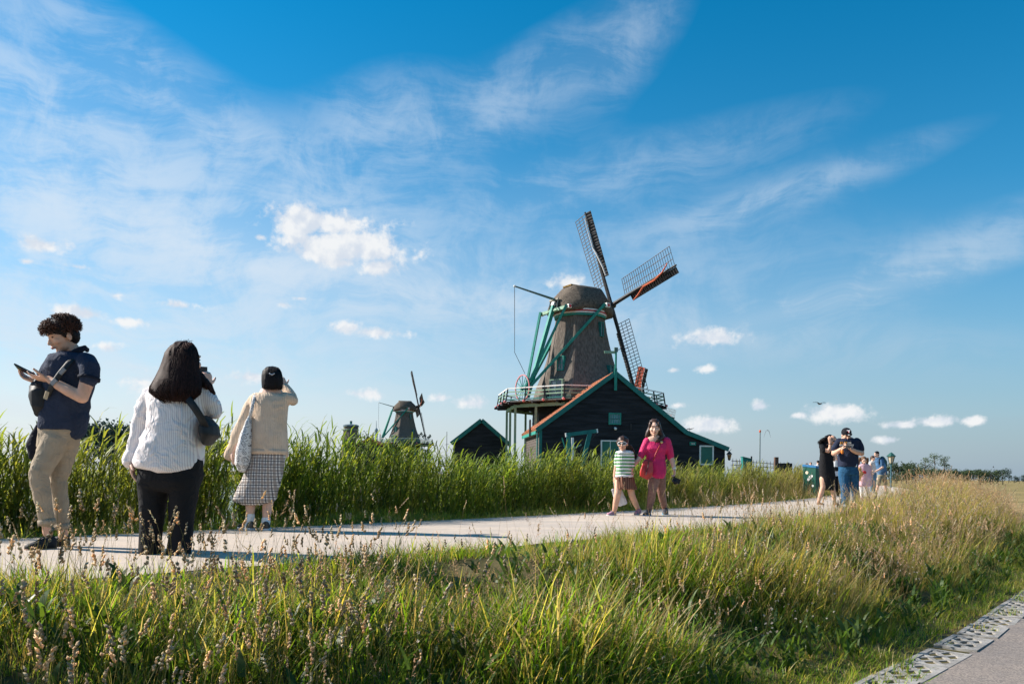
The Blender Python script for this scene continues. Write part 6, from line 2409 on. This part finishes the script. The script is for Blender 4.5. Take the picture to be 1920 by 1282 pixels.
m5.hand(m5.skin, p(942, 655, -.03), (.08, -.1, -1), (-1, -.1, 0), -1, .9, .98)
m5.limb(m5.skin, [(725, 700, -.02), (712, 790, -.05), (690, 900, -.10), (680, 990, -.08), (655, 1115, -.05)], [.080, .084, .062, .060, .038])
m5.limb(m5.skin, [(780, 700, .04), (785, 830, .06), (795, 930, .08), (812, 1020, .16), (832, 1110, .25)], [.080, .078, .060, .054, .036])
m5.finish_skin(skin_b, .0085, 3)
# sheer dark tights over both legs
tg = MB()
m5.limb(tg, [(712, 790, -.05), (690, 900, -.10), (680, 990, -.08), (653, 1122, -.05)], [.091, .065, .063, .041])
m5.limb(tg, [(778, 745, .05), (785, 830, .06), (795, 930, .08), (812, 1020, .16), (832, 1115, .25)], [.088, .083, .063, .057, .039])
m5.part('tights', tg, mat('sheer_tights', (.24, .125, .095), rough=.6, var=.25, scale=30), .009, 3)
dr = MB()
m5.torso(dr, [(345, 640, 800, .07, .02), (330, 610, 660, .03, .03), (345, 618, 862, .09, .01), (380, 606, 868, .105, 0), (430, 600, 856, .118, -.01), (480, 622, 840, .105, 0), (540, 622, 838, .105, 0), (600, 628, 848, .128, .0), (660, 638, 850, .14, .0), (720, 650, 842, .15, .0), (758, 662, 822, .15, .0), (768, 670, 812, .145, .0)][2:])
m5.torso(dr, [(322, 612, 650, .05, .02), (345, 612, 660, .07, .02), (380, 612, 670, .08, .02)])
m5.torso(dr, [(308, 812, 860, .05, .02), (345, 800, 866, .07, .02), (380, 800, 866, .08, .02)])
m5.limb(dr, [(632, 345, 0), (600, 420, -.01), (560, 512, -.02)], [.066, .060, .054])
m5.limb(dr, [(850, 340, 0), (882, 430, .01), (900, 525, .03)], [.068, .062, .054])
m5.part('magenta_dress', dr, cloth('magenta_jersey', (.60, .030, .130), rough=.6, var=.14), .009, 4, folds(.006, 22, 16, 81))
hb = MB()
g = m5.hg
hb.ell(g(0, -.024, .046), (.086, .098, .084), m5.hM, 16, 10)
for sx in (-1, 1):
    hb.ell(g(sx * .062, .03, .050), (.026, .045, .055), m5.hM, 10, 8)
m5.torso(hb, [(84, 690, 738, .03, .02), (105, 660, 770, .07, .02), (150, 648, 786, .085, .03), (200, 642, 792, .08, .04), (250, 630, 802, .07, .05), (300, 618, 815, .06, .06), (335, 628, 832, .04, .07)], 20, 2.2)
hb.tube([p(660, 190, .02), p(640, 240, .02), p(628, 285, .02), p(620, 312, .02)], [(.03, .05), (.032, .05), (.03, .04), (.012, .02)], 10)
hb.tube([p(770, 190, .02), p(790, 250, .01), p(800, 300, -.02), p(760, 330, -.09), p(720, 352, -.11)], [(.03, .05), (.036, .05), (.04, .04), (.03, .025), (.010, .01)], 10)
hb.tube([p(790, 250, .03), p(815, 300, .03), p(835, 335, .02)], [(.035, .05), (.04, .04), (.015, .02)], 10)
hh = m5.part('long_hair', hb, hair_n, .008, 2, folds(.004, 90, 14, 84))
for (hx_, hy_, tx_, ty_, zz_) in ((655, .0, 600, -.24, 0.0), (842, .30, 838, .08, .05)):
    h0, t0 = p(hx_, 1205, hy_), p(tx_, 1205, ty_)
    h0.z, t0.z = .002 + zz_, .002
    m5.shoe('shoe', h0, t0, mat('dark_runner', (.03, .03, .04), rough=.6, var=.4, scale=30), mat('blue_sole', (.10, .28, .45), var=.2), .045, .075, .022)
m5.raw('watch', MB().tube([p(936, 645, -.028), p(944, 660, -.032)], [.032, .031], 12, False), mat('pale_watch', (.72, .72, .70), rough=.35, var=.05))
rb = thing('handbag', 'red leather crossbody handbag carried by the woman in magenta', 'handbag', m5.root.location)
rl = mat('red_leather', (.42, .030, .028), rough=.4, var=.2, scale=14, bump=.2, spec=.45)
solid('bag_body', MB().loft([[p(x_, y_, dy_) for x_, y_, dy_ in q_] for q_ in (
    [(545, 745, -.30), (640, 790, -.30), (690, 750, -.24), (690, 730, -.12), (560, 720, -.16)],
    [(545, 690, -.31), (640, 720, -.32), (700, 690, -.25), (700, 670, -.12), (560, 665, -.16)],
    [(585, 570, -.26), (635, 565, -.27), (695, 580, -.23), (695, 575, -.12), (590, 565, -.14)],
    [(600, 552, -.22), (640, 548, -.22), (680, 560, -.20), (680, 560, -.14), (605, 552, -.14)])]), rl, rb, .008, 3)
obj('front_pocket', MB().tube([p(575, 735, -.325), p(578, 680, -.33), p(588, 620, -.30)], [(.03, .010), (.034, .012), (.022, .010)], 10, ref=(0, -1, 0)), mat('bright_red_leather', (.55, .04, .035), rough=.4, var=.15), rb, smooth=True)
obj('zip', MB().tube([p(652, 560, -.275), p(640, 640, -.315), p(618, 730, -.325)], [.005, .005, .005], 6), iron_m, rb)
obj('strap', strap(MB(), [p(700, 560, -.16), p(730, 490, -.15), p(765, 415, -.125), p(795, 352, -.085), p(805, 318, -.02)], .022), rl, rb, smooth=True)
obj('strap_ring', MB().ell(p(797, 352, -.105), (.022, .01, .022), nu=10, nv=6), mat('brass', (.6, .45, .2), rough=.35, metal=.6), rb)
cmr = thing('compact_camera', 'black camera dangling from the hand of the woman in magenta', 'camera', m5.root.location)
c = p(965, 790, -.07)
obj('camera_body', MB().box(c, (.115, .05, .072), Matrix.Rotation(R(20), 3, 'Y')), mat('camera_black', (.012, .012, .013), rough=.5, var=.2), cmr)
obj('lens_barrel', MB().tube([c + Vector((-.02, -.02, -.01)), c + Vector((-.035, -.09, -.03))], [.032, .030], 14, False), mat('camera_black', ()), cmr, smooth=True)
obj('grip_strap', MB().tube([p(945, 735, -.05), p(940, 770, -.06), p(945, 810, -.07)], [.012, .012, .012], 6), mat('camera_black', ()), cmr)

# ================================================================== 6 woman in black, 7 man with cap
C7 = (1480, 780, 1567 / 220)
m6 = Person('woman in a black dress holding her windblown hair beside the man in the cap', (1551, 946), 83.5, C7)
p = m6.p
m6.head(p(574, 318, .0), (.75, -.60, -.12), .98, neck_to=p(515, 395, .0), neck_r=.05)
m6.limb(m6.skin, [(500, 410, 0), (490, 560, 0), (490, 800, 0)], [(.12, .09), (.12, .09), (.13, .10)])
m6.limb(m6.skin, [(450, 410, -.08), (470, 445, -.12), (520, 462, -.15)], [.05, .048, .042])
m6.limb(m6.skin, [(520, 462, -.15), (545, 420, -.16), (545, 360, -.15)], [.043, .04, .028])
m6.hand(m6.skin, p(545, 356, -.15), (-.12, .02, 1), (.4, .9, 0), -1, .25, 1.0, .35)
m6.limb(m6.skin, [(560, 420, .08), (590, 500, .10), (600, 580, .06)], [.048, .042, .03])
m6.limb(m6.skin, [(455, 830, -.02), (450, 940, -.05), (425, 1020, -.05), (390, 1135, -.04)], [.085, .058, .055, .034])
m6.limb(m6.skin, [(560, 830, .03), (575, 960, .05), (592, 1040, .06), (606, 1150, .06)], [.085, .058, .055, .034])
m6.finish_skin(skin_c, .010, 2)
dr = MB()
m6.torso(dr, [(378, 455, 545, .07), (395, 422, 572, .10), (430, 410, 585, .115), (500, 412, 585, .12), (580, 405, 582, .12), (650, 398, 590, .13), (720, 398, 600, .14), (800, 410, 610, .145), (860, 415, 612, .145), (900, 425, 605, .14), (985, 480, 590, .12)])
m6.limb(dr, [(440, 405, -.05), (450, 430, -.09), (462, 448, -.11)], [.072, .070, .066])
m6.part('black_dress', dr, black_c, .010, 3, folds(.008, 22, 12, 91))
hb = MB()
hb.ell(p(536, 300, .05), (.105, .10, .105), None, 16, 10)
hb.tube([p(520, 300, .03), p(480, 340, .03), p(440, 370, .03), p(405, 390, .03)], [(.10, .08), (.085, .07), (.055, .05), (.015, .02)], 12)
hb.tube([p(490, 345, .02), p(475, 385, -.02), p(455, 405, -.05)], [(.07, .05), (.06, .05), (.02, .02)], 10)
hh = m6.part('windblown_hair', hb, hair_k, .010, 2, folds(.006, 60, 40, 95))
rows = []
for i in range(220):
    f0 = rr.random()
    a = p(545 - 60 * f0, 262 + 50 * f0, .0 + rr.uniform(-.08, .06))
    rows.append(([a, a + Vector((-.10 - .1 * rr.random(), 0, -.04 - .05 * rr.random())), p(rr.uniform(395, 450), rr.uniform(355, 412), rr.uniform(-.05, .05))], .004))
m6.strands('strands', rows, hair_k, hh)
m6.raw('sunglasses', MB().tube([p(612, 332, -.02), p(598, 330, -.09), p(575, 325, -.10)], [.016, .018, .012], 8), mat('dark_lens', ()))
m6.raw('bracelet', MB().tube([p(545, 362, -.15), p(545, 370, -.152)], [.034, .034], 12, False), iron_m)
for (hx_, hy_, tx_, ty_) in ((375, .02, 455, -.14), (592, .10, 655, -.06)):
    h0, t0 = p(hx_, 1185, hy_), p(tx_, 1195, ty_)
    h0.z = t0.z = .002
    m6.shoe('sandal', h0, t0, mat('brown_sandal', (.12, .06, .04), rough=.6, var=.3), soleb, .042, .05)

m7 = Person('heavyset man in black cap, navy T-shirt and jeans looking at his phone', (1588, 951), 84.5, C7)
p = m7.p
m7.head(p(760, 250, -.02), (-.05, -.93, -.30), 1.06, neck_to=p(772, 320, .03), neck_r=.066, jaw=1.12)
m7.limb(m7.skin, [(775, 330, .02), (780, 480, 0), (785, 660, 0)], [(.16, .11), (.18, .13), (.18, .13)])
m7.limb(m7.skin, [(640, 390, 0), (600, 470, -.04), (596, 490, -.06)], [.062, .056, .052])
m7.limb(m7.skin, [(596, 492, -.06), (650, 465, -.20), (692, 430, -.27)], [.054, .047, .034])
m7.hand(m7.skin, p(690, 432, -.27), (.55, -.15, .45), (.2, -.3, .9), 1, .9, 1.1)
m7.limb(m7.skin, [(925, 380, 0), (958, 460, -.04), (965, 492, -.06)], [.064, .058, .054])
m7.limb(m7.skin, [(965, 492, -.06), (890, 470, -.20), (828, 440, -.27)], [.056, .050, .036])
m7.hand(m7.skin, p(826, 440, -.27), (-.75, -.15, .30), (0, -.3, .9), -1, .9, 1.1)
m7.limb(m7.skin, [(735, 700, 0), (742, 920, -.03), (745, 1175, -.02)], [.08, .06, .04])
m7.limb(m7.skin, [(855, 700, 0), (868, 900, .03), (894, 1135, .155)], [.08, .06, .04])
m7.finish_skin(skin_c, .010, 2)
sh = MB()
m7.torso(sh, [(285, 712, 840, .085, .02), (300, 665, 900, .13, .01), (330, 640, 925, .155), (400, 648, 915, .175), (470, 660, 910, .185), (540, 660, 912, .195), (620, 656, 914, .19), (662, 655, 916, .185), (670, 660, 912, .18)])
m7.limb(sh, [(668, 335, 0), (628, 390, -.02), (610, 438, -.04)], [.078, .076, .074])
m7.limb(sh, [(902, 330, 0), (938, 388, -.02), (954, 438, -.04)], [.080, .078, .075])
tee = m7.part('t_shirt', sh, cloth('navy_jersey', (.020, .026, .050)), .010, 4, folds(.009, 20, 12, 101))
# worn print on the chest: an orange block line above two broken white lines
prr = random.Random(3)
def front(x_, y_):
    return p(x_, y_, -.188)
for (y_, x0_, x1_, hh_, m_) in ((352, 682, 722, 34, mat('print_orange', (.62, .30, .05), var=.15)), (350, 738, 772, 32, mat('print_orange', ())), (352, 780, 826, 24, mat('print_white', (.66, .64, .60), var=.1)),
                                (380, 676, 866, 24, mat('print_white', ())), (402, 790, 842, 18, mat('print_white', ()))):
    x_ = x0_
    while x_ < x1_:
        w_ = prr.uniform(9, 15)
        lt_ = MB()
        a, b = front(x_, y_ - hh_ / 2), front(x_ + w_ - 4, y_ + hh_ / 2)
        yy = -.186 - .0
        kind = prr.randrange(3)
        t_ = (b.x - a.x) * .34
        zm = (a.z + b.z) / 2
        lt_.box(((a.x + t_ / 2), yy, zm), (t_, .012, a.z - b.z))
        if kind != 0:
            lt_.box(((a.x + b.x) / 2, yy, a.z - t_ / 2), (b.x - a.x, .0125, t_))
        if kind != 1:
            lt_.box(((a.x + b.x) / 2, yy, b.z + t_ / 2), (b.x - a.x, .0125, t_))
        if kind == 2:
            lt_.box((b.x - t_ / 2, yy, zm), (t_, .0123, a.z - b.z))
        obj('print_letter', lt_, m_, tee)
        x_ += w_
m7.raw('hem_label', MB().box(p(890, 652, -.165), (.045, .01, .05)), wh, tee)
tr = MB()
m7.torso(tr, [(650, 662, 910, .16), (720, 664, 914, .165), (775, 670, 916, .15)])
m7.limb(tr, [(732, 740, 0), (735, 850, -.02), (745, 950, -.04), (752, 1060, -.03), (745, 1178, -.02)], [.122, .110, .092, .084, .078], 16)
m7.limb(tr, [(852, 740, 0), (862, 850, .02), (872, 950, .05), (886, 1050, .10), (896, 1140, .16)], [.118, .104, .086, .074, .066], 16)
m7.part('jeans', tr, cloth('blue_denim', (.022, .085, .170), var=.22, scale=14, bump=.35), .010, 3, folds(.008, 24, 18, 107))
for (hx_, hy_, tx_, ty_, zz_) in ((755, .06, 725, -.20, 0), (900, .24, 895, .0, .03)):
    h0, t0 = p(hx_, 1220, hy_), p(tx_, 1220, ty_)
    h0.z, t0.z = .002 + zz_, .002
    m7.shoe('shoe', h0, t0, mat('white_trainer', (.72, .71, .70), rough=.6, var=.08), mat('grey_sole', ()), .05, .08)
g = m7.hg
cp_ = MB()
cp_.ell(g(0, -.012, .055), (.098, .115, .098), m7.hM, 18, 12)
co_ = m7.part('cap', cp_, cloth('black_cap_cloth', (.014, .014, .018)), .009, 2)
vis = [[g(.078 * math.cos(t), .070 + .085 * math.sin(t) * f, .050 - .022 * math.sin(t) * f + dz) for t in [math.pi * k / 12 for k in range(13)]] for f, dz in ((.25, .0), (1.0, .0), (1.0, .006), (.25, .008))]
vm = MB()
for r0_, r1_ in ((0, 1), (1, 2), (2, 3)):
    for k in range(12):
        vm.add([vis[r0_][k], vis[r0_][k + 1], vis[r1_][k + 1], vis[r1_][k]], [(0, 1, 2, 3)])
m7.raw('visor', vm, cloth('black_cap_cloth', ()), co_)
tc_ = g(0, .118, .082)
fv, uv_, sv = m7.hM @ Vector((0, .55, .83)), m7.hM @ Vector((0, -.83, .55)), m7.hM @ Vector((1, 0, 0))
Mt = Matrix((sv, fv, uv_)).transposed()
tc_ = g(0, .10, .105)
m7.raw('cap_letter', MB().box(tc_ + Mt @ Vector((0, .006, .018)), (.062, .014, .015), Mt).box(tc_ + Mt @ Vector((0, .005, -.012)), (.017, .014, .048), Mt), wh, co_, smooth=False)
m7.raw('cap_letter_accent', MB().box(tc_ + Mt @ Vector((0, .003, -.004)), (.026, .013, .056), Mt), red_m, co_, smooth=False)
m7.raw('visor_sticker', MB().box(g(0, .135, .046), (.034, .03, .004), m7.hM), wh, co_, smooth=False)
ph7 = thing('phone', 'phone held in both hands by the man in the black cap', 'phone', m7.root.location)
obj('case', MB().box(p(770, 408, -.33), (.15, .012, .075), Matrix.Rotation(R(35), 3, 'X')), mat('phone_grey', (.10, .10, .11), rough=.35, var=.1), ph7)
obj('screen', MB().box(p(770, 408, -.33) + Vector((0, .0055, .0045)), (.138, .002, .066), Matrix.Rotation(R(35), 3, 'X')), mat('phone_glass', ()), ph7)
dr_ = thing('orange_drink', 'small orange bottle held under the phone of the man in the cap', 'bottle', m7.root.location)
obj('bottle', MB().tube([p(706, 482, -.30), p(706, 455, -.30), p(706, 440, -.30)], [.026, .028, .018], 12), mat('orange_plastic', (.75, .22, .03), rough=.4, var=.1), dr_, smooth=True)
obj('bottle_cap', MB().tube([p(706, 438, -.30), p(706, 432, -.30)], [.018, .018], 10, False), wh, dr_)

# ================================================================== 8 small girl in pink, 9 backpacker, 10 companion, 11 person behind
m8 = Person('small girl in a pink outfit carrying a soft toy behind the man in the cap', (1621, 936), 70, C7)
p = m8.p
m8.head(p(992, 590, 0), (-.15, -.95, -.28), .98, neck_to=p(1000, 650, .0), neck_r=.04)
m8.limb(m8.skin, [(1000, 670, 0), (1005, 800, 0)], [(.10, .07), (.10, .08)])
m8.limb(m8.skin, [(930, 680, 0), (930, 780, -.02), (955, 850, -.06)], [.036, .032, .025])
m8.limb(m8.skin, [(1065, 680, 0), (1090, 740, .0), (1110, 800, -.02)], [.036, .032, .025])
m8.hand(m8.skin, p(1110, 804, -.02), (.1, -.1, -1), (-1, 0, 0), -1, .6, .75)
m8.hand(m8.skin, p(957, 855, -.06), (.3, -.2, -1), (1, 0, 0), 1, .6, .75)
m8.finish_skin(skin_b, .011, 2)
dr = MB()
m8.torso(dr, [(632, 950, 1050, .06), (650, 925, 1075, .085), (720, 935, 1080, .10), (800, 930, 1088, .115), (870, 918, 1100, .13), (925, 915, 1095, .13), (935, 930, 1080, .12)])
m8.limb(dr, [(945, 665, 0), (928, 720, -.01)], [.052, .046])
m8.limb(dr, [(1058, 665, 0), (1085, 720, .0)], [.052, .046])
dro = m8.part('pink_dress', dr, cloth('pale_pink_cotton', (.66, .42, .47)), .011, 3, folds(.010, 26, 10, 111))
m8.raw('red_motif', MB().ell(p(1005, 745, -.112), (.055, .012, .045), nu=12, nv=8), mat('motif_red', (.55, .04, .04), var=.1), dro)
lg = MB()
m8.limb(lg, [(960, 900, 0), (965, 1000, 0), (970, 1100, 0)], [.062, .048, .040])
m8.limb(lg, [(1040, 900, 0), (1045, 1000, .02), (1050, 1095, .04)], [.062, .048, .040])
m8.part('white_leggings', lg, cloth('white_cotton', (.72, .70, .70)), .011, 2)
for x_ in (968, 1052):
    h0, t0 = p(x_ + 6, 1112, .05), p(x_ - 10, 1112, -.12)
    h0.z = t0.z = .002
    m8.shoe('shoe', h0, t0, mat('pink_shoe', (.60, .30, .34), rough=.6), wsole, .036, .055)
g = m8.hg
hb = MB()
hb.ell(g(0, -.022, .040), (.090, .100, .086), m8.hM, 14, 10)
hb.tube([p(935, 560, .03), p(922, 600, .03), p(925, 640, .03)], [(.04, .06), (.05, .06), (.03, .04)], 10)
hb.tube([p(1045, 560, .03), p(1042, 600, .04), p(1035, 640, .05)], [(.03, .06), (.035, .06), (.02, .04)], 10)
m8.part('light_brown_hair', hb, hair_l, .011, 2, folds(.006, 80, 30, 113))
toy = thing('soft_toy', 'orange and dark soft toy hugged by the small girl in pink', 'toy', m8.root.location)
tb = MB().ell(p(938, 770, -.15), (.085, .07, .13)).ell(p(935, 705, -.15), (.065, .06, .065)).tube([p(930, 800, -.16), p(945, 850, -.16)], [.05, .03], 10).tube([p(965, 740, -.19), p(985, 770, -.19)], [.03, .025], 8)
solid('toy_body', tb, mat('tiger_plush', (.50, .20, .06), rough=.95, var=.6, scale=18, col2=(.62, .38, .16)), toy, .012, 2)
for sx in (-1, 1):
    obj('ear', MB().ell(p(935 + sx * 16, 680, -.15), (.02, .015, .02), nu=8, nv=6), mat('plush_dark', (.05, .03, .02)), toy, smooth=True)

m9 = Person('man in a blue shirt and shorts with a backpack bending towards a companion', (1648, 925), 64, C7)
p = m9.p
m9.head(p(1165, 505, 0), (-.92, -.3, -.12), 1.0, neck_to=p(1195, 560, .0), neck_r=.055)
m9.limb(m9.skin, [(1205, 580, 0), (1235, 760, 0)], [(.13, .10), (.13, .10)])
m9.limb(m9.skin, [(1225, 600, -.10), (1245, 680, -.15)], [.05, .045])
m9.limb(m9.skin, [(1245, 680, -.15), (1190, 715, -.18), (1145, 735, -.18)], [.045, .04, .028])
m9.hand(m9.skin, p(1146, 735, -.18), (-1, -.1, .05), (0, 0, 1), 1, .7, 1.05)
m9.limb(m9.skin, [(1195, 830, -.05), (1185, 930, -.10), (1150, 1035, -.02)], [.08, .058, .036])
m9.limb(m9.skin, [(1265, 830, .05), (1285, 940, .08), (1300, 1040, .12)], [.08, .058, .036])
m9.finish_skin(skin_b, .011, 2)
sh = MB()
m9.torso(sh, [(548, 1165, 1240, .07), (562, 1150, 1260, .12), (600, 1142, 1268, .15), (670, 1160, 1290, .15), (740, 1180, 1302, .145), (782, 1188, 1304, .14)])
m9.limb(sh, [(1220, 590, -.08), (1240, 650, -.14)], [.08, .07])
m9.part('blue_shirt', sh, mat('blue_shirt_cloth', (.055, .13, .24), rough=.85, var=.6, scale=5, bump=.2), .011, 3, folds(.010, 24, 14, 121))
st2 = MB()
m9.torso(st2, [(775, 1185, 1302, .13), (830, 1170, 1305, .13)])
m9.limb(st2, [(1205, 820, -.05), (1190, 905, -.09)], [.10, .088])
m9.limb(st2, [(1270, 820, .05), (1282, 900, .07)], [.10, .088])
m9.part('shorts', st2, cloth('olive_shorts', (.22, .20, .14), var=.3), .011, 3, folds(.008, 20, 14, 123))
for (hx_, tx_, hy_, ty_) in ((1165, 1105, -.02, -.10), (1310, 1250, .14, .08)):
    h0, t0 = p(hx_, 1055, hy_), p(tx_, 1055, ty_)
    h0.z = t0.z = .002
    m9.shoe('shoe', h0, t0, mat('grey_trainer', (.3, .3, .3), var=.2), wsole, .048, .075)
g = m9.hg
hb = MB()
hb.ell(g(0, -.020, .045), (.084, .104, .082), m9.hM, 14, 10)
hb.ell(g(0, -.06, -.02), (.07, .05, .06), m9.hM, 12, 8)
m9.part('short_hair', hb, hair_k, .011, 1, folds(.005, 90, 80, 127))
bp = thing('backpack', 'dark teal backpack on the back of the man in the blue shirt', 'backpack', m9.root.location)
solid('pack', MB().tube([p(1240, 560, .06), p(1272, 610, .06), p(1282, 660, .06)], [(.09, .13), (.085, .16), (.05, .12)], 12), mat('pack_teal', (.02, .08, .085), rough=.7, var=.25), bp, .012, 2)
obj('strap', strap(MB(), [p(1235, 555, -.10), p(1200, 575, -.17), p(1205, 640, -.18)], .05), blackbag, bp, smooth=True)

m10 = Person('companion in a pale top facing the man with the backpack', (1634, 922), 62, C7)
p = m10.p
m10.head(p(1118, 560, .1), (.6, -.6, .05), .96, neck_to=p(1105, 610, .1), neck_r=.05)
m10.limb(m10.skin, [(1105, 630, .1), (1110, 760, .1)], [(.11, .09), (.11, .09)])
m10.limb(m10.skin, [(1085, 640, .0), (1090, 720, -.02), (1125, 770, -.05)], [.045, .04, .028])
m10.limb(m10.skin, [(1100, 850, .1), (1105, 950, .1), (1100, 1030, .1)], [.08, .06, .04])
m10.limb(m10.skin, [(1135, 850, .12), (1140, 950, .14), (1150, 1030, .16)], [.08, .06, .04])
m10.finish_skin(skin_b, .012, 2)
sh = MB()
m10.torso(sh, [(598, 1080, 1130, .07, .1), (612, 1062, 1150, .10, .1), (680, 1066, 1160, .12, .1), (760, 1070, 1160, .12, .1)])
m10.part('pale_top', sh, cloth('pale_blouse', (.64, .58, .55)), .012, 2, folds(.009, 24, 14, 131))
tr = MB()
m10.torso(tr, [(750, 1070, 1162, .12, .1), (850, 1072, 1165, .12, .1)])
m10.limb(tr, [(1095, 840, .1), (1100, 940, .1), (1100, 1035, .1)], [.085, .07, .055])
m10.limb(tr, [(1138, 840, .12), (1142, 940, .14), (1150, 1035, .16)], [.085, .07, .055])
m10.part('blue_jeans', tr, cloth('pale_denim', (.10, .19, .28), var=.2), .012, 2)
g = m10.hg
m10.part('brown_hair', MB().ell(g(0, -.020, .042), (.086, .102, .086), m10.hM, 14, 10).tube([g(0, -.07, .02), g(0, -.09, -.10)], [.06, .03], 10), hair_n, .012, 2)
for x_ in (1100, 1150):
    h0, t0 = p(x_, 1045, .16), p(x_ + 12, 1045, -.02)
    h0.z = t0.z = .002
    m10.shoe('shoe', h0, t0, mat('grey_trainer', ()), wsole, .045, .07)

m11 = Person('person in white top and dark trousers half hidden behind the woman in black', (1566, 930), 70, C7)
p = m11.p
m11.head(p(612, 478, .0), (.2, -.95, -.1), 1.0, neck_to=p(615, 530, 0), neck_r=.05)
m11.limb(m11.skin, [(620, 560, 0), (620, 680, 0)], [(.12, .09), (.12, .09)])
m11.limb(m11.skin, [(650, 570, 0), (660, 620, -.05)], [.045, .04])
m11.limb(m11.skin, [(660, 620, -.05), (625, 545, -.14)], [.04, .03])
m11.hand(m11.skin, p(624, 545, -.14), (-.1, 0, 1), (0, 1, 0), 1, .5, 1.0)
m11.finish_skin(skin_c, .012, 2)
sh = MB()
m11.torso(sh, [(540, 590, 640, .07), (555, 565, 662, .10), (620, 568, 662, .12), (680, 570, 664, .12)])
m11.part('white_top', sh, wh, .012, 2, folds(.008, 24, 14, 133))
tr = MB()
m11.torso(tr, [(670, 568, 664, .12), (760, 566, 666, .13), (800, 568, 666, .12)])
m11.limb(tr, [(592, 790, 0), (595, 900, 0), (598, 1020, 0)], [.095, .075, .06])
m11.limb(tr, [(640, 790, 0), (645, 900, .02), (650, 1020, .04)], [.095, .075, .06])
m11.part('dark_trousers', tr, black_c, .012, 2)
g = m11.hg
m11.part('dark_hair', MB().ell(g(0, -.020, .042), (.086, .102, .086), m11.hM, 14, 10), hair_n, .012, 2)
for x_ in (598, 652):
    h0, t0 = p(x_, 1036, .08), p(x_ - 6, 1036, -.12)
    h0.z = t0.z = .002
    m11.shoe('shoe', h0, t0, black_c, wsole, .045, .07)
wbag = thing('paper_bag', 'small white carrier bag hanging between the woman in black and the man in jeans', 'bag', m11.root.location)
obj('bag', MB().loft([[p(x_, y_, dy_) for x_, y_, dy_ in ((610, yy, -.16), (660, yy, -.16), (658, yy, -.06), (612, yy, -.06))] for yy in (795, 730)]), cloth('white_bag_film', ()), wbag)
obj('handle', MB().tube([p(618, 730, -.11), p(628, 690, -.11), p(650, 690, -.11), p(655, 730, -.11)], [.006] * 4, 6), cloth('white_bag_film', ()), wbag)


# ================================================================== far walkers
def far_person(label, px, py_head, py_foot, depth, top_m, low_m, hair, turn=0.0, sleeve=True):
    s_ = F / depth
    q = Person(label, (px, py_foot), s_, None, depth=depth)
    H_ = (py_foot - py_head) / s_
    k = H_ / 1.72
    S = q.skin
    fw = Vector((math.sin(turn), -math.cos(turn), -.05))
    q.head(Vector((0, 0, 1.60 * k)), fw, k, face=True, neck_to=Vector((0, 0, 1.42 * k)), neck_r=.052 * k)
    S.tube([(0, 0, 1.36 * k), (0, 0, 1.1 * k), (0, 0, .92 * k)], [(.15 * k, .09 * k), (.13 * k, .09 * k), (.14 * k, .10 * k)], 12)
    for sx in (-1, 1):
        S.tube([(sx * .18 * k, 0, 1.36 * k), (sx * .22 * k, .02, 1.12 * k), (sx * .21 * k, -.06 * k, .88 * k)], [.05 * k, .042 * k, .028 * k], 10)
        q.hand(S, Vector((sx * .21 * k, -.06 * k, .87 * k)), (0, -.1, -1), (-sx, 0, 0), sx, .5, k, fr=1.2)
        S.tube([(sx * .09 * k, 0, .9 * k), (sx * .10 * k, sx * .06, .5 * k), (sx * .10 * k, sx * .12 + .02, .08 * k)], [.085 * k, .058 * k, .036 * k], 10)
    q.finish_skin(skin_b, .014, 2)
    t = MB().tube([(0, 0, 1.44 * k), (0, 0, 1.36 * k), (0, 0, 1.15 * k), (0, 0, .88 * k)], [(.10 * k, .07 * k), (.19 * k, .105 * k), (.165 * k, .11 * k), (.17 * k, .12 * k)], 16)
    for sx in (-1, 1):
        t.tube([(sx * .16 * k, 0, 1.38 * k), (sx * .22 * k, .01, 1.16 * k)], [.07 * k, .062 * k], 10)
    q.part('top', t, top_m, .014, 2, folds(.008, 20, 12, int(px)))
    l = MB().tube([(0, 0, .95 * k), (0, 0, .84 * k)], [(.16 * k, .115 * k), (.165 * k, .12 * k)], 14)
    for sx in (-1, 1):
        l.tube([(sx * .085 * k, 0, .86 * k), (sx * .095 * k, sx * .04, .52 * k)], [.10 * k, .085 * k], 12)
    q.part('shorts', l, low_m, .014, 2)
    g_ = q.hg
    q.part('hair', MB().ell(g_(0, -.02, .042), (.086 * k, .102 * k, .086 * k), q.hM, 12, 9), hair, .014, 1)
    for sx in (-1, 1):
        h0 = Vector((sx * .10 * k, sx * .12 + .06, .002))
        q.shoe('shoe', h0, h0 + fw * Vector((.25, .25, 0)).x, mat('grey_trainer', ()), wsole, .045, .07)
    return q


far_person('far walker with reddish hair behind the litter bin', 1512.5, 871, 916, 52, cloth('dark_red_top', (.20, .05, .05)), black_c, hair_n, .4)
far_person('far walker in a teal top behind the litter bin', 1519.5, 869.5, 917, 50, cloth('teal_top', (.03, .34, .42)), cloth('pale_denim', ()), hair_l, -.3)
far_person('far walker in white top and blue shorts beside the litter bin', 1533, 868.5, 922, 44, wh, cloth('bright_blue_shorts', (.04, .12, .34)), hair_k, 2.9)
